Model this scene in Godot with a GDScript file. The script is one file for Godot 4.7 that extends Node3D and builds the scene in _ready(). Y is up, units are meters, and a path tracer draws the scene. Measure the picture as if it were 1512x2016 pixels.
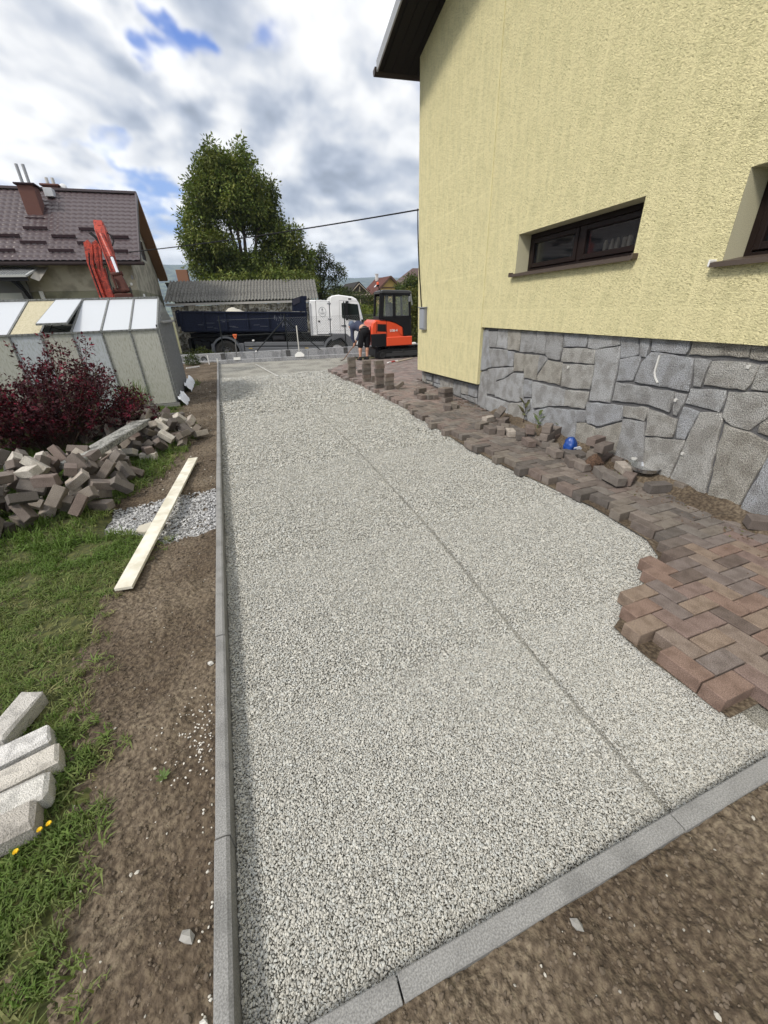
extends Node3D
# A driveway being repaved beside a yellow house. World: y up, metres, y = 0 at the top of the concrete edging, the driveway runs away along -z.

class MB:
	var v := PackedVector3Array()
	var n := PackedVector3Array()
	var c := PackedColorArray()
	var ix := PackedInt32Array()
	var xf := Transform3D()
	var col := Color(1, 1, 1)
	var tinted := false

	func at(t: Transform3D) -> MB:
		xf = t
		return self

	func paint(k: Color) -> MB:
		col = k
		tinted = true
		return self

	func vert(p: Vector3, m: Vector3) -> int:
		v.append(p)
		n.append(m)
		c.append(col)
		return v.size() - 1

	func poly(pts: Array, hint: Vector3) -> void:
		var p := []
		for q in pts:
			p.append(xf * q)
		var h := xf.basis * hint
		var fn := Vector3.ZERO
		for i in range(1, p.size() - 1):
			fn += (p[i + 1] - p[0]).cross(p[i] - p[0])
		if fn.dot(h) < 0.0:
			p.reverse()
			fn = -fn
		fn = fn.normalized()
		var s := v.size()
		for q in p:
			vert(q, fn)
		for i in range(1, p.size() - 1):
			ix.append_array([s, s + i, s + i + 1])

	func box(ce: Vector3, size: Vector3, b := 0.0) -> void:
		var h := size * 0.5
		var g := h - Vector3(b, b, b)
		for a in 3:
			var i1 := (a + 1) % 3
			var i2 := (a + 2) % 3
			for s in [-1.0, 1.0]:
				var pts := []
				for k in [[-1.0, -1.0], [1.0, -1.0], [1.0, 1.0], [-1.0, 1.0]]:
					var q := Vector3()
					q[a] = s * h[a]
					q[i1] = k[0] * g[i1]
					q[i2] = k[1] * g[i2]
					pts.append(ce + q)
				var hint := Vector3()
				hint[a] = s
				poly(pts, hint)
		if b <= 0.0:
			return
		for a in 3:
			var i1 := (a + 1) % 3
			var i2 := (a + 2) % 3
			for s1 in [-1.0, 1.0]:
				for s2 in [-1.0, 1.0]:
					var pts := []
					for e in [[-1.0, 0], [1.0, 0], [1.0, 1], [-1.0, 1]]:
						var q := Vector3()
						q[a] = e[0] * g[a]
						q[i1] = s1 * (h[i1] if e[1] == 0 else g[i1])
						q[i2] = s2 * (g[i2] if e[1] == 0 else h[i2])
						pts.append(ce + q)
					var hint := Vector3()
					hint[i1] = s1
					hint[i2] = s2
					poly(pts, hint)
		for sx in [-1.0, 1.0]:
			for sy in [-1.0, 1.0]:
				for sz in [-1.0, 1.0]:
					poly([ce + Vector3(sx * h.x, sy * g.y, sz * g.z), ce + Vector3(sx * g.x, sy * h.y, sz * g.z), ce + Vector3(sx * g.x, sy * g.y, sz * h.z)], Vector3(sx, sy, sz))

	func bar(a: Vector3, b: Vector3, w: float, h: float, up := Vector3.UP, bev := 0.0) -> void:
		# a straight bar from a to b: w across, h along «up»
		var keep := xf
		var z := (b - a).normalized()
		var x := up.cross(z)
		if x.length() < 0.01:
			x = Vector3.RIGHT
		x = x.normalized()
		var y := z.cross(x)
		xf = keep * Transform3D(Basis(x, y, z), (a + b) * 0.5)
		box(Vector3.ZERO, Vector3(w, h, a.distance_to(b)), bev)
		xf = keep

	func tube(pts: Array, r0: float, r1: float, sides := 8, caps := true) -> void:
		var rings := []
		var u := Vector3.ZERO
		for i in pts.size():
			var d: Vector3 = (pts[mini(i + 1, pts.size() - 1)] - pts[maxi(i - 1, 0)]).normalized()
			if i == 0:
				u = d.cross(Vector3.UP if absf(d.y) < 0.9 else Vector3.RIGHT).normalized()
			u = (u - d * u.dot(d)).normalized()
			var w := d.cross(u)
			var r := lerpf(r0, r1, float(i) / maxf(1.0, pts.size() - 1))
			var ring := []
			for k in sides:
				var a := TAU * k / sides
				var dir := u * cos(a) + w * sin(a)
				ring.append(vert(xf * (pts[i] + dir * r), (xf.basis * dir).normalized()))
			rings.append(ring)
		for i in rings.size() - 1:
			for k in sides:
				quad_ix(rings[i][k], rings[i + 1][k], rings[i + 1][(k + 1) % sides], rings[i][(k + 1) % sides])
		if caps:
			for e in [0, pts.size() - 1]:
				var cap := []
				for k in sides:
					cap.append(xf.affine_inverse() * v[rings[e][k]])
				var dd: Vector3 = (pts[e] - pts[1 if e == 0 else e - 1])
				poly(cap, dd)

	func quad_ix(a: int, b: int, d: int, e: int) -> void:
		var fn := (v[d] - v[a]).cross(v[b] - v[a]) + (v[e] - v[a]).cross(v[d] - v[a])
		if fn.dot(n[a] + n[b] + n[d] + n[e]) >= 0.0:
			ix.append_array([a, b, d, a, d, e])
		else:
			ix.append_array([a, d, b, a, e, d])

	func lathe(prof: Array, sides := 24) -> void:
		# prof: Vector2(radius, height) from one end to the other, walked with the outside on the left or right alike
		for i in prof.size() - 1:
			var p: Vector2 = prof[i]
			var q: Vector2 = prof[i + 1]
			var d := (q - p).normalized()
			var m := Vector2(d.y, -d.x)
			if p.is_equal_approx(q):
				continue
			var s := v.size()
			for k in sides:
				var a := TAU * k / sides
				var e := Vector3(cos(a), 0, sin(a))
				var nm := (xf.basis * (e * m.x + Vector3.UP * m.y)).normalized()
				vert(xf * (e * p.x + Vector3.UP * p.y), nm)
				vert(xf * (e * q.x + Vector3.UP * q.y), nm)
			for k in sides:
				var k2 := (k + 1) % sides
				quad_ix(s + k * 2, s + k * 2 + 1, s + k2 * 2 + 1, s + k2 * 2)

	func prism(pts: Array, depth: float, bev := 0.0) -> void:
		# polygon in local xy, from z = 0 to z = depth
		var p := PackedVector2Array(pts)
		var area := 0.0
		for i in p.size():
			area += p[i].cross(p[(i + 1) % p.size()])
		if area < 0.0:
			p.reverse()
		var tri := Geometry2D.triangulate_polygon(p)
		var inner := p
		if bev > 0.0:
			inner = PackedVector2Array()
			for i in p.size():
				var a := (p[i] - p[i - 1]).normalized()
				var b := (p[(i + 1) % p.size()] - p[i]).normalized()
				var na := Vector2(-a.y, a.x)
				var nb := Vector2(-b.y, b.x)
				var mm := (na + nb)
				mm = mm / maxf(0.3, mm.length_squared()) * 2.0
				inner.append(p[i] + mm * bev)
		for f in [[0.0, -1.0], [depth, 1.0]]:
			for t in range(0, tri.size(), 3):
				poly([V(inner[tri[t]], f[0]), V(inner[tri[t + 1]], f[0]), V(inner[tri[t + 2]], f[0])], Vector3(0, 0, f[1] * signf(depth)))
		var sd := signf(depth)
		for i in p.size():
			var j := (i + 1) % p.size()
			var e := p[j] - p[i]
			var out := Vector3(e.y, -e.x, 0)
			poly([V(p[i], bev * sd), V(p[j], bev * sd), V(p[j], depth - bev * sd), V(p[i], depth - bev * sd)], out)
			if bev > 0.0:
				for f in [[0.0, bev * sd, -1.0], [depth, depth - bev * sd, 1.0]]:
					poly([V(p[i], f[1]), V(p[j], f[1]), V(inner[j], f[0]), V(inner[i], f[0])], out.normalized() + Vector3(0, 0, f[2] * sd))

	func V(p: Vector2, z: float) -> Vector3:
		return Vector3(p.x, p.y, z)

	func grid(rows: Array, hint: Vector3) -> void:
		# a smooth sheet through rows of points
		var s := v.size()
		var w: int = rows[0].size()
		for r in rows:
			for p in r:
				vert(xf * p, Vector3.ZERO)
		var h := xf.basis * hint
		var si := ix.size()
		var a0: Vector3 = v[s]
		var fn := (v[s + w + 1] - a0).cross(v[s + 1] - a0)
		var flip := fn.dot(h) < 0.0
		for j in rows.size() - 1:
			for i in w - 1:
				var a := s + j * w + i
				if flip:
					ix.append_array([a, a + w + 1, a + 1, a, a + w, a + w + 1])
				else:
					ix.append_array([a, a + 1, a + w + 1, a, a + w + 1, a + w])
		smooth(s, si)

	func smooth(s: int, si: int) -> void:
		for t in range(si, ix.size(), 3):
			var a := ix[t]
			var b := ix[t + 1]
			var d := ix[t + 2]
			var m := (v[d] - v[a]).cross(v[b] - v[a])
			n[a] += m
			n[b] += m
			n[d] += m
		for k in range(s, v.size()):
			n[k] = n[k].normalized()

	func skin(rings: Array, hint_out := true, close := true, caps := true) -> void:
		# smooth closed surface through rings of points (each ring closed)
		var s := v.size()
		var w: int = rings[0].size()
		var ce := Vector3.ZERO
		var si := ix.size()
		for r in rings:
			for p in r:
				vert(xf * p, Vector3.ZERO)
		var flip := 0.0
		for j in rings.size() - 1:
			var mid := Vector3.ZERO
			for i in w:
				mid += v[s + j * w + i] + v[s + (j + 1) * w + i]
			mid /= 2.0 * w
			for i in w:
				var a := s + j * w + i
				var a1 := s + j * w + (i + 1) % w
				var fn := (v[a1 + w] - v[a]).cross(v[a1] - v[a])
				flip += fn.dot((v[a] + v[a1 + w]) * 0.5 - mid)
		for j in rings.size() - 1:
			for i in (w if close else w - 1):
				var a := s + j * w + i
				var a1 := s + j * w + (i + 1) % w
				if flip < 0.0:
					ix.append_array([a, a1 + w, a1, a, a + w, a1 + w])
				else:
					ix.append_array([a, a1, a1 + w, a, a1 + w, a + w])
		smooth(s, si)
		if caps:
			var inv := xf.affine_inverse()
			for e in [0, rings.size() - 1]:
				var cap := []
				var m1 := Vector3.ZERO
				var m2 := Vector3.ZERO
				for i in w:
					cap.append(rings[e][i])
					m1 += rings[e][i]
					m2 += rings[1 if e == 0 else e - 1][i]
				poly(cap, m1 - m2)

	func add(o: MB, t: Transform3D) -> void:
		var s := v.size()
		for i in o.v.size():
			v.append(t * o.v[i])
			n.append((t.basis * o.n[i]).normalized())
		if o.tinted:
			tinted = true
		c.append_array(o.c)
		for k in o.ix:
			ix.append(s + k)

	func mesh(m: Material = null) -> ArrayMesh:
		var a := []
		a.resize(Mesh.ARRAY_MAX)
		a[Mesh.ARRAY_VERTEX] = v
		a[Mesh.ARRAY_NORMAL] = n
		if tinted:
			a[Mesh.ARRAY_COLOR] = c
		a[Mesh.ARRAY_INDEX] = ix
		var am := ArrayMesh.new()
		am.add_surface_from_arrays(Mesh.PRIMITIVE_TRIANGLES, a)
		if m:
			am.surface_set_material(0, m)
		return am


var taken := {}
var M := {}
var rng := RandomNumberGenerator.new()
var house: Node3D


func numbered(called: String) -> String:
	var k: int = taken.get(called, 0)
	taken[called] = k + 1
	return called if k == 0 else "%s_%03d" % [called, k]


func tag(o: Node3D, label: String, category: String, group := "", kind := "") -> Node3D:
	if label:
		o.set_meta("label", label)
	if category:
		o.set_meta("category", category)
	if group:
		o.set_meta("group", group)
	if kind:
		o.set_meta("kind", kind)
	return o


func thing(called: String, label: String, category: String, place := Vector3.ZERO, turn := 0.0, group := "") -> Node3D:
	var o := Node3D.new()
	o.name = numbered(called)
	add_child(o)
	o.position = place
	o.rotation.y = turn
	tag(o, label, category, group)
	return o


func part(called: String, b: MB, m: Material, parent: Node3D) -> MeshInstance3D:
	var o := MeshInstance3D.new()
	o.name = called
	o.mesh = b.mesh()
	o.material_override = m
	parent.add_child(o, true)
	return o


func inst(called: String, me: Mesh, m: Material, t: Transform3D, parent: Node3D) -> MeshInstance3D:
	var o := MeshInstance3D.new()
	o.name = called
	o.mesh = me
	if m:
		o.material_override = m
	o.transform = t
	parent.add_child(o, true)
	return o


func solo(called: String, b: MB, m: Material, label: String, category: String, group := "") -> MeshInstance3D:
	var o := part(numbered(called), b, m, self)
	tag(o, label, category, group)
	return o


func struct(called: String, b: MB, m: Material) -> MeshInstance3D:
	var o := part(numbered(called), b, m, self)
	o.set_meta("kind", "structure")
	return o


func scatter(called: String, me: Mesh, m: Material, buf: PackedFloat32Array, tint: bool, parent: Node3D, kind := "stuff") -> MultiMeshInstance3D:
	var mm := MultiMesh.new()
	mm.transform_format = MultiMesh.TRANSFORM_3D
	mm.use_colors = tint
	mm.mesh = me
	mm.instance_count = buf.size() / (16 if tint else 12)
	mm.buffer = buf
	var o := MultiMeshInstance3D.new()
	o.name = called
	o.multimesh = mm
	o.material_override = m
	if kind:
		o.set_meta("kind", kind)
	parent.add_child(o, true)
	return o


func put(buf: PackedFloat32Array, b: Basis, p: Vector3) -> void:
	buf.append_array([b.x.x, b.y.x, b.z.x, p.x, b.x.y, b.y.y, b.z.y, p.y, b.x.z, b.y.z, b.z.z, p.z])


func putc(buf: PackedFloat32Array, b: Basis, p: Vector3, k: Color) -> void:
	buf.append_array([b.x.x, b.y.x, b.z.x, p.x, b.x.y, b.y.y, b.z.y, p.y, b.x.z, b.y.z, b.z.z, p.z, k.r, k.g, k.b, 1.0])


func lin(r: float, g: float, b: float) -> Color:
	return Color(r, g, b).linear_to_srgb()


func mat(r: float, g: float, b: float, rough := 0.8, metal := 0.0) -> StandardMaterial3D:
	var m := StandardMaterial3D.new()
	m.albedo_color = lin(r, g, b)
	m.roughness = rough
	m.metallic = metal
	if maxf(r, maxf(g, b)) < 0.06:
		m.metallic_specular = 0.25
	return m


func fnl(s: int, freq: float, oct := 4, kind := FastNoiseLite.TYPE_SIMPLEX_SMOOTH) -> FastNoiseLite:
	var f := FastNoiseLite.new()
	f.seed = s
	f.noise_type = kind
	f.frequency = freq
	f.fractal_octaves = oct
	f.fractal_type = FastNoiseLite.FRACTAL_FBM
	return f


func ntex(s: int, freq: float, oct: int, stops: Array, size := 512, kind := FastNoiseLite.TYPE_SIMPLEX_SMOOTH) -> NoiseTexture2D:
	var t := NoiseTexture2D.new()
	t.width = size
	t.height = size
	t.seamless = true
	t.noise = fnl(s, freq, oct, kind)
	if stops.size():
		var g := Gradient.new()
		g.offsets = PackedFloat32Array(stops.map(func(q): return q[0]))
		g.colors = PackedColorArray(stops.map(func(q): return q[1]))
		t.color_ramp = g
	return t


func gray(x: float) -> Color:
	return Color(x, x, x)


func tri(m: StandardMaterial3D, per_metre: Vector3, world := true) -> StandardMaterial3D:
	m.uv1_triplanar = true
	m.uv1_world_triplanar = world
	m.uv1_scale = per_metre
	m.uv1_triplanar_sharpness = 4.0
	return m


func textured(t: Texture2D, tint: Color, per_metre: float, rough := 0.85, height: Texture2D = null, cm := 0.0, world := true) -> StandardMaterial3D:
	var m := StandardMaterial3D.new()
	m.albedo_color = tint
	m.albedo_texture = t
	m.roughness = rough
	if height:
		m.heightmap_enabled = true
		m.heightmap_texture = height
		m.heightmap_scale = cm
	return tri(m, Vector3.ONE * per_metre, world)


func overlay(m: StandardMaterial3D, t: Texture2D, per_metre: Vector3, world := true) -> StandardMaterial3D:
	# a second, coarser pattern multiplied over the first
	m.detail_enabled = true
	m.detail_blend_mode = BaseMaterial3D.BLEND_MODE_MUL
	m.detail_albedo = t
	m.detail_uv_layer = BaseMaterial3D.DETAIL_UV_2
	m.uv2_triplanar = true
	m.uv2_world_triplanar = world
	m.uv2_scale = per_metre
	return m


func rb(yaw: float, pitch := 0.0, roll := 0.0) -> Basis:
	return Basis.from_euler(Vector3(pitch, yaw, roll))


func build_view() -> void:
	var cam := Camera3D.new()
	cam.name = "camera"
	cam.fov = 104.9
	cam.near = 0.05
	cam.far = 4000.0
	cam.transform = Transform3D(Basis(Vector3(0.935, -0.031, 0.354), Vector3(0.188, 0.888, -0.42), Vector3(-0.301, 0.46, 0.836)).orthonormalized(), Vector3(0, 1.55, 0))
	add_child(cam)
	cam.current = true
	var e := Environment.new()
	e.background_mode = Environment.BG_SKY
	var sky := Sky.new()
	var pm := PanoramaSkyMaterial.new()
	pm.panorama = ImageTexture.create_from_image(cloud_image(1792, 896))
	pm.energy_multiplier = 1.0
	sky.sky_material = pm
	e.sky = sky
	e.tonemap_mode = Environment.TONE_MAPPER_LINEAR
	e.tonemap_exposure = 1.25
	e.sdfgi_enabled = true
	e.ssao_enabled = true
	e.ssil_enabled = true
	e.fog_enabled = true
	e.fog_density = 0.00035
	e.fog_light_color = Color(0.72, 0.8, 0.9)
	var we := WorldEnvironment.new()
	we.name = "environment"
	we.environment = e
	add_child(we)
	var sun := DirectionalLight3D.new()
	sun.name = "sun"
	sun.light_color = Color(1.0, 0.97, 0.92)
	sun.light_energy = 0.85
	sun.light_angular_distance = 11.0
	sun.shadow_enabled = true
	sun.rotation_degrees = Vector3(-46, -68, 0)
	add_child(sun)


func hole(d: Vector3, c: Vector3, ax: Vector3, la: float, lb: float) -> float:
	# a soft elongated gap in the cloud cover
	var q := d - c
	var a := q.dot(ax)
	var b := (q - ax * a).length()
	return exp(-(a * a) / (la * la) - (b * b) / (lb * lb))


func cloud_image(w: int, h: int) -> Image:
	var im := Image.create(w, h, false, Image.FORMAT_RGBF)
	var f1 := fnl(11, 1.15, 7)
	f1.fractal_gain = 0.52
	var f2 := fnl(12, 3.4, 5)
	f2.fractal_gain = 0.55
	var f3 := fnl(13, 0.55, 2)
	var wq := fnl(14, 0.9, 2)
	im.fill(Color(0.36, 0.36, 0.33))
	for y in range(0, h / 2 + 8):
		var th := PI * (y + 0.5) / h
		var sy := cos(th)
		var cy := sin(th)
		var zen := maxf(sy, 0.0)
		for x in w:
			var ph := (float(x) + 0.5) / w * TAU
			var d := Vector3(cy * sin(ph), sy, -cy * cos(ph))
			var k := 1.0 / (zen + 0.20)
			var p := Vector3((d.x * 0.9 + d.z * 0.42) * k * 1.25, 0.0, (d.z * 0.9 - d.x * 0.42) * k * 1.0)
			var wx := wq.get_noise_3d(p.x, 3.0, p.z) * 0.14
			var a := f1.get_noise_3d(p.x + wx, 0.0, p.z - wx)
			var a2 := f1.get_noise_3d(p.x + wx - 0.13, 0.0, p.z - wx + 0.10)
			var b := f2.get_noise_3d(p.x * 1.1, 5.0, p.z * 1.1)
			var g := f3.get_noise_3d(p.x, 9.0, p.z)
			var cover := 0.66 + a * 0.72 + b * 0.16 + g * 0.3
			# ragged gaps in the cover
			var e := d + Vector3(b * 0.075 + (a - a2) * 0.10, b * 0.05 - (a - a2) * 0.07, 0.0)
			cover -= 0.80 * hole(e, Vector3(-0.005, 0.383, -0.922), Vector3(0.75, -0.38, 0.25).normalized(), 0.13, 0.030)
			cover -= 0.72 * hole(e, Vector3(-0.085, 0.205, -0.975), Vector3(0.62, -0.42, 0.0).normalized(), 0.11, 0.040)
			cover -= 0.34 * hole(e, Vector3(0.10, 0.40, -0.91), Vector3(1, 0.1, 0).normalized(), 0.09, 0.03)
			cover -= 0.30 * hole(e, Vector3(-0.16, 0.26, -0.95), Vector3(1, -0.2, 0).normalized(), 0.10, 0.016)
			cover += 0.25 * hole(d, Vector3(0.25, 0.22, -0.94), Vector3(1, 0, 0), 0.3, 0.16) + 0.2 * hole(d, Vector3(-0.2, 0.36, -0.91), Vector3(1, 0, 0), 0.18, 0.12)
			var dens := smoothstep(0.02, 0.56, cover)
			var thick := clampf((cover - 0.5) * 0.95 + g * 0.5, 0.0, 1.0)
			# lit flanks and grey-blue bellies
			var lum := 0.95 - 0.32 * thick + 0.80 * (a - a2) + 0.30 * b
			lum *= lerpf(1.0, 0.82, smoothstep(-0.05, 0.45, d.x + 0.35 * a) * smoothstep(0.62, 0.12, zen))
			lum = clampf(lum, 0.40, 1.08)
			var cl := Color(0.72, 0.81, 0.98).lerp(Color(1.0, 1.0, 1.0), smoothstep(0.45, 0.9, lum)) * lum
			var low := smoothstep(0.15, 0.03, zen)
			cl = cl.lerp(Color(0.86, 0.93, 1.02) * (0.78 + 0.8 * (a - a2) + 0.3 * b), low * 0.55)
			var blue := Color(0.075, 0.18, 0.58).lerp(Color(0.32, 0.5, 0.86), smoothstep(0.5, 0.05, zen))
			var o := blue.lerp(cl, dens)
			im.set_pixel(x, y, o)
	return im


func build_materials() -> void:
	var white := Color.WHITE
	# pale crushed stone
	M.gravel_bed = textured(ntex(21, 0.06, 3, [[0.22, gray(0.48)], [0.42, gray(0.65)], [0.6, gray(0.75)], [0.8, gray(0.84)]], 512), Color(0.97, 0.96, 0.91), 4.0, 0.95, ntex(21, 0.06, 3, [], 512), 1.2)
	overlay(M.gravel_bed, ntex(22, 0.01, 4, [[0.3, gray(0.88)], [0.6, gray(1.0)]], 256), Vector3.ONE * 0.45)
	M.stone_chip = mat(0.62, 0.60, 0.54, 0.9)
	M.stone_chip.vertex_color_use_as_albedo = true
	M.chip_tint = mat(1.0, 1.0, 1.0, 0.92)
	M.chip_tint.vertex_color_use_as_albedo = true
	# soil
	M.soil = textured(ntex(31, 0.03, 5, [[0.2, Color(0.29, 0.25, 0.205)], [0.5, Color(0.395, 0.35, 0.295)], [0.75, Color(0.485, 0.44, 0.375)]], 1024), white, 1.1, 0.97, ntex(32, 0.055, 3, [], 1024, FastNoiseLite.TYPE_CELLULAR), 0.7)
	overlay(M.soil, ntex(33, 0.012, 4, [[0.3, Color(0.80, 0.78, 0.76)], [0.65, white]], 256), Vector3.ONE * 0.5)
	M.lawn_soil = textured(ntex(34, 0.04, 4, [[0.3, Color(0.22, 0.24, 0.12)], [0.7, Color(0.33, 0.34, 0.18)]], 512), white, 1.0, 0.98)
	M.earth = textured(ntex(35, 0.03, 5, [[0.25, Color(0.28, 0.30, 0.17)], [0.5, Color(0.36, 0.36, 0.22)], [0.75, Color(0.46, 0.42, 0.30)]], 512), white, 0.25, 0.98)
	# concrete edging
	M.concrete = textured(ntex(41, 0.12, 3, [[0.2, gray(0.46)], [0.5, gray(0.535)], [0.8, gray(0.60)]], 512), Color(1.0, 1.0, 0.995), 2.4, 0.9, ntex(42, 0.3, 2, [], 512), 0.06)
	overlay(M.concrete, ntex(43, 0.012, 5, [[0.2, gray(0.88)], [0.45, gray(0.97)], [0.72, gray(1.0)]], 512), Vector3.ONE * 0.9)
	M.concrete_pale = textured(ntex(44, 0.05, 4, [[0.2, gray(0.50)], [0.5, gray(0.6)], [0.8, gray(0.68)]], 512), Color(0.97, 0.98, 1.0), 0.9, 0.92, ntex(42, 0.3, 2, [], 512), 0.08)
	overlay(M.concrete_pale, ntex(45, 0.02, 5, [[0.2, gray(0.84)], [0.5, gray(1.0)]], 256), Vector3(0.6, 0.35, 0.6))
	# clay-and-cement paving bricks: one grain, several tones
	var grain := ntex(51, 0.07, 5, [[0.2, gray(0.70)], [0.5, gray(0.87)], [0.8, gray(1.0)]], 512)
	var grain_h := ntex(52, 0.16, 3, [], 512)
	var blotch := ntex(53, 0.012, 2, [[0.2, Color(0.88, 0.87, 0.86)], [0.45, Color(0.96, 0.955, 0.95)], [0.7, white]], 512)
	var tones := [[0.195, 0.162, 0.145], [0.230, 0.180, 0.160], [0.225, 0.200, 0.182], [0.155, 0.136, 0.125], [0.265, 0.225, 0.200], [0.240, 0.208, 0.180]]
	var near_tones := [[0.285, 0.195, 0.158], [0.27, 0.195, 0.172], [0.235, 0.192, 0.178], [0.285, 0.225, 0.190], [0.175, 0.135, 0.118], [0.31, 0.235, 0.185], [0.245, 0.205, 0.190]]
	M.brick = []
	for t in tones:
		M.brick.append(overlay(textured(grain, lin(t[0] * 1.08, t[1] * 1.09, t[2] * 1.09), 4.0, 0.93, grain_h, 0.06), blotch, Vector3.ONE * 1.6))
	M.brick_warm = []
	for t in near_tones:
		M.brick_warm.append(overlay(textured(grain, lin(t[0] * 1.06, t[1] * 1.07, t[2] * 1.07), 4.0, 0.93, grain_h, 0.06), blotch, Vector3.ONE * 1.7))
	M.brick_pale = [overlay(textured(grain, lin(0.74, 0.70, 0.63), 4.0, 0.95, grain_h, 0.2), blotch, Vector3.ONE * 2.2), overlay(textured(grain, lin(0.6, 0.54, 0.48), 4.0, 0.95, grain_h, 0.2), blotch, Vector3.ONE * 2.4)]
	# house
	M.plaster = plaster_material()
	M.reveal = textured(ntex(62, 0.2, 3, [[0.2, gray(0.80)], [0.8, gray(0.95)]], 256), Color(0.87, 0.85, 0.73), 3.0, 0.93, ntex(62, 0.2, 3, [], 256), 0.1)
	var granite := ntex(63, 0.034, 5, [[0.2, gray(0.62)], [0.40, gray(0.78)], [0.55, gray(0.88)], [0.8, gray(0.98)]], 1024)
	var granite_h := ntex(64, 0.04, 5, [], 1024)
	M.granite = []
	for t in [[0.93, 0.95, 0.98], [0.84, 0.87, 0.93], [0.90, 0.89, 0.86], [0.80, 0.81, 0.83], [0.86, 0.83, 0.76]]:
		M.granite.append(overlay(textured(granite, lin(t[0], t[1], t[2]), 2.3, 0.9, granite_h, 3.6), ntex(65, 0.02, 4, [[0.3, Color(0.86, 0.85, 0.84)], [0.6, white]], 256), Vector3.ONE * 0.9))
	M.mortar = textured(ntex(66, 0.1, 3, [[0.2, gray(0.36)], [0.8, gray(0.48)]], 256), Color(0.98, 1.0, 1.03), 3.0, 0.95, ntex(66, 0.1, 3, [], 256), 0.4)
	M.mortar_line = textured(ntex(66, 0.1, 3, [[0.2, gray(0.31)], [0.8, gray(0.42)]], 256), Color(0.98, 0.98, 1.0), 3.0, 0.95)
	M.brown_frame = mat(0.017, 0.011, 0.010, 0.35)
	M.sill = mat(0.075, 0.055, 0.043, 0.45)
	M.black_soffit = mat(0.02, 0.017, 0.015, 0.8)
	M.gutter = mat(0.045, 0.035, 0.032, 0.4)
	M.zinc = mat(0.33, 0.34, 0.36, 0.5, 0.3)
	M.glass = glass(Color(0.85, 0.9, 0.92, 0.12))
	M.glass_dark = glass(Color(0.12, 0.14, 0.16, 0.45))
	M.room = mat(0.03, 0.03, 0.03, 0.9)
	M.black = mat(0.012, 0.012, 0.013, 0.5)
	M.rubber = mat(0.018, 0.018, 0.019, 0.85)
	M.white_paint = mat(0.78, 0.79, 0.8, 0.3)
	M.white_plain = mat(0.75, 0.75, 0.74, 0.6)
	M.grey_plastic = mat(0.24, 0.25, 0.28, 0.55)


func glass(k: Color) -> StandardMaterial3D:
	var m := StandardMaterial3D.new()
	m.albedo_color = k
	m.transparency = BaseMaterial3D.TRANSPARENCY_ALPHA
	m.roughness = 0.03
	m.metallic_specular = 0.5
	return m


func plaster_material() -> StandardMaterial3D:
	# rubbed scratch plaster: short horizontal furrows
	var s := 1024
	var f := fnl(71, 0.022, 3)
	var wv := fnl(72, 0.018, 2)
	var fine := fnl(73, 0.09, 3)
	var im := Image.create(s, s, false, Image.FORMAT_L8)
	var al := Image.create(s, s, false, Image.FORMAT_RGB8)
	var r := float(s) / TAU
	for y in s:
		for x in s:
			# blended towards the borders so that the square repeats
			var bx := smoothstep(0.0, 96.0, float(x))
			var by := smoothstep(0.0, 96.0, float(y))
			var h := furrow(f, wv, fine, x, y)
			if bx < 1.0:
				h = lerpf(furrow(f, wv, fine, x + s, y), h, bx)
			if by < 1.0:
				h = lerpf(furrow(f, wv, fine, x, y + s), h, by)
			var q := clampf(h, 0.0, 1.0)
			im.set_pixel(x, y, Color(q, q, q))
			var t := smoothstep(0.05, 0.5, q)
			al.set_pixel(x, y, Color(0.70, 0.675, 0.50).lerp(Color(0.905, 0.87, 0.685), t))
	var m := textured(ImageTexture.create_from_image(al), Color.WHITE, 2.0, 0.93, ImageTexture.create_from_image(im), 0.8)
	overlay(m, ntex(74, 0.016, 5, [[0.2, Color(0.955, 0.96, 0.95)], [0.6, Color.WHITE]], 512), Vector3(0.8, 0.3, 0.8))
	return m


func furrow(f: FastNoiseLite, wv: FastNoiseLite, fine: FastNoiseLite, x: float, y: float) -> float:
	var w := wv.get_noise_2d(x * 0.6, y) * 16.0
	var a := f.get_noise_2d(x * 0.38, (y + w) * 1.9)
	return 0.5 + 1.15 * (1.0 - absf(a) * 3.2) * 0.35 + fine.get_noise_2d(x, y) * 0.22


func lut(t: Array, z: float) -> float:
	# t: [z, value] pairs with falling z
	if z >= t[0][0]:
		return t[0][1]
	for i in t.size() - 1:
		if z >= t[i + 1][0]:
			return lerpf(t[i][1], t[i + 1][1], (z - t[i][0]) / (t[i + 1][0] - t[i][0]))
	return t[-1][1]


const LAWN := [[0.4, -0.60], [-0.56, -0.66], [-1.0, -0.70], [-1.3, -0.74], [-1.56, -0.83], [-1.9, -0.92], [-2.43, -0.95], [-2.9, -0.74], [-3.15, -0.72], [-3.3, -0.85], [-3.45, -1.25], [-4.05, -1.25], [-4.3, -1.02], [-4.8, -0.86], [-5.7, -0.68], [-7.0, -0.68], [-7.6, -0.92], [-9.0, -1.0], [-10.4, -0.95], [-11.0, -0.75], [-11.8, -0.7], [-12.3, -1.1], [-13.0, -1.5], [-17.0, -1.6]]
const EDGE := [[-0.3, 3.0], [-0.425, 3.0], [-0.44, 1.73], [-1.10, 1.69], [-1.22, 1.95], [-1.42, 2.45], [-1.6, 2.70], [-2.3, 2.78], [-3.4, 2.69], [-4.45, 2.68], [-6.6, 2.86], [-9.5, 2.86], [-12.06, 2.75], [-13.0, 3.4], [-14.2, 4.35]]
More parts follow.
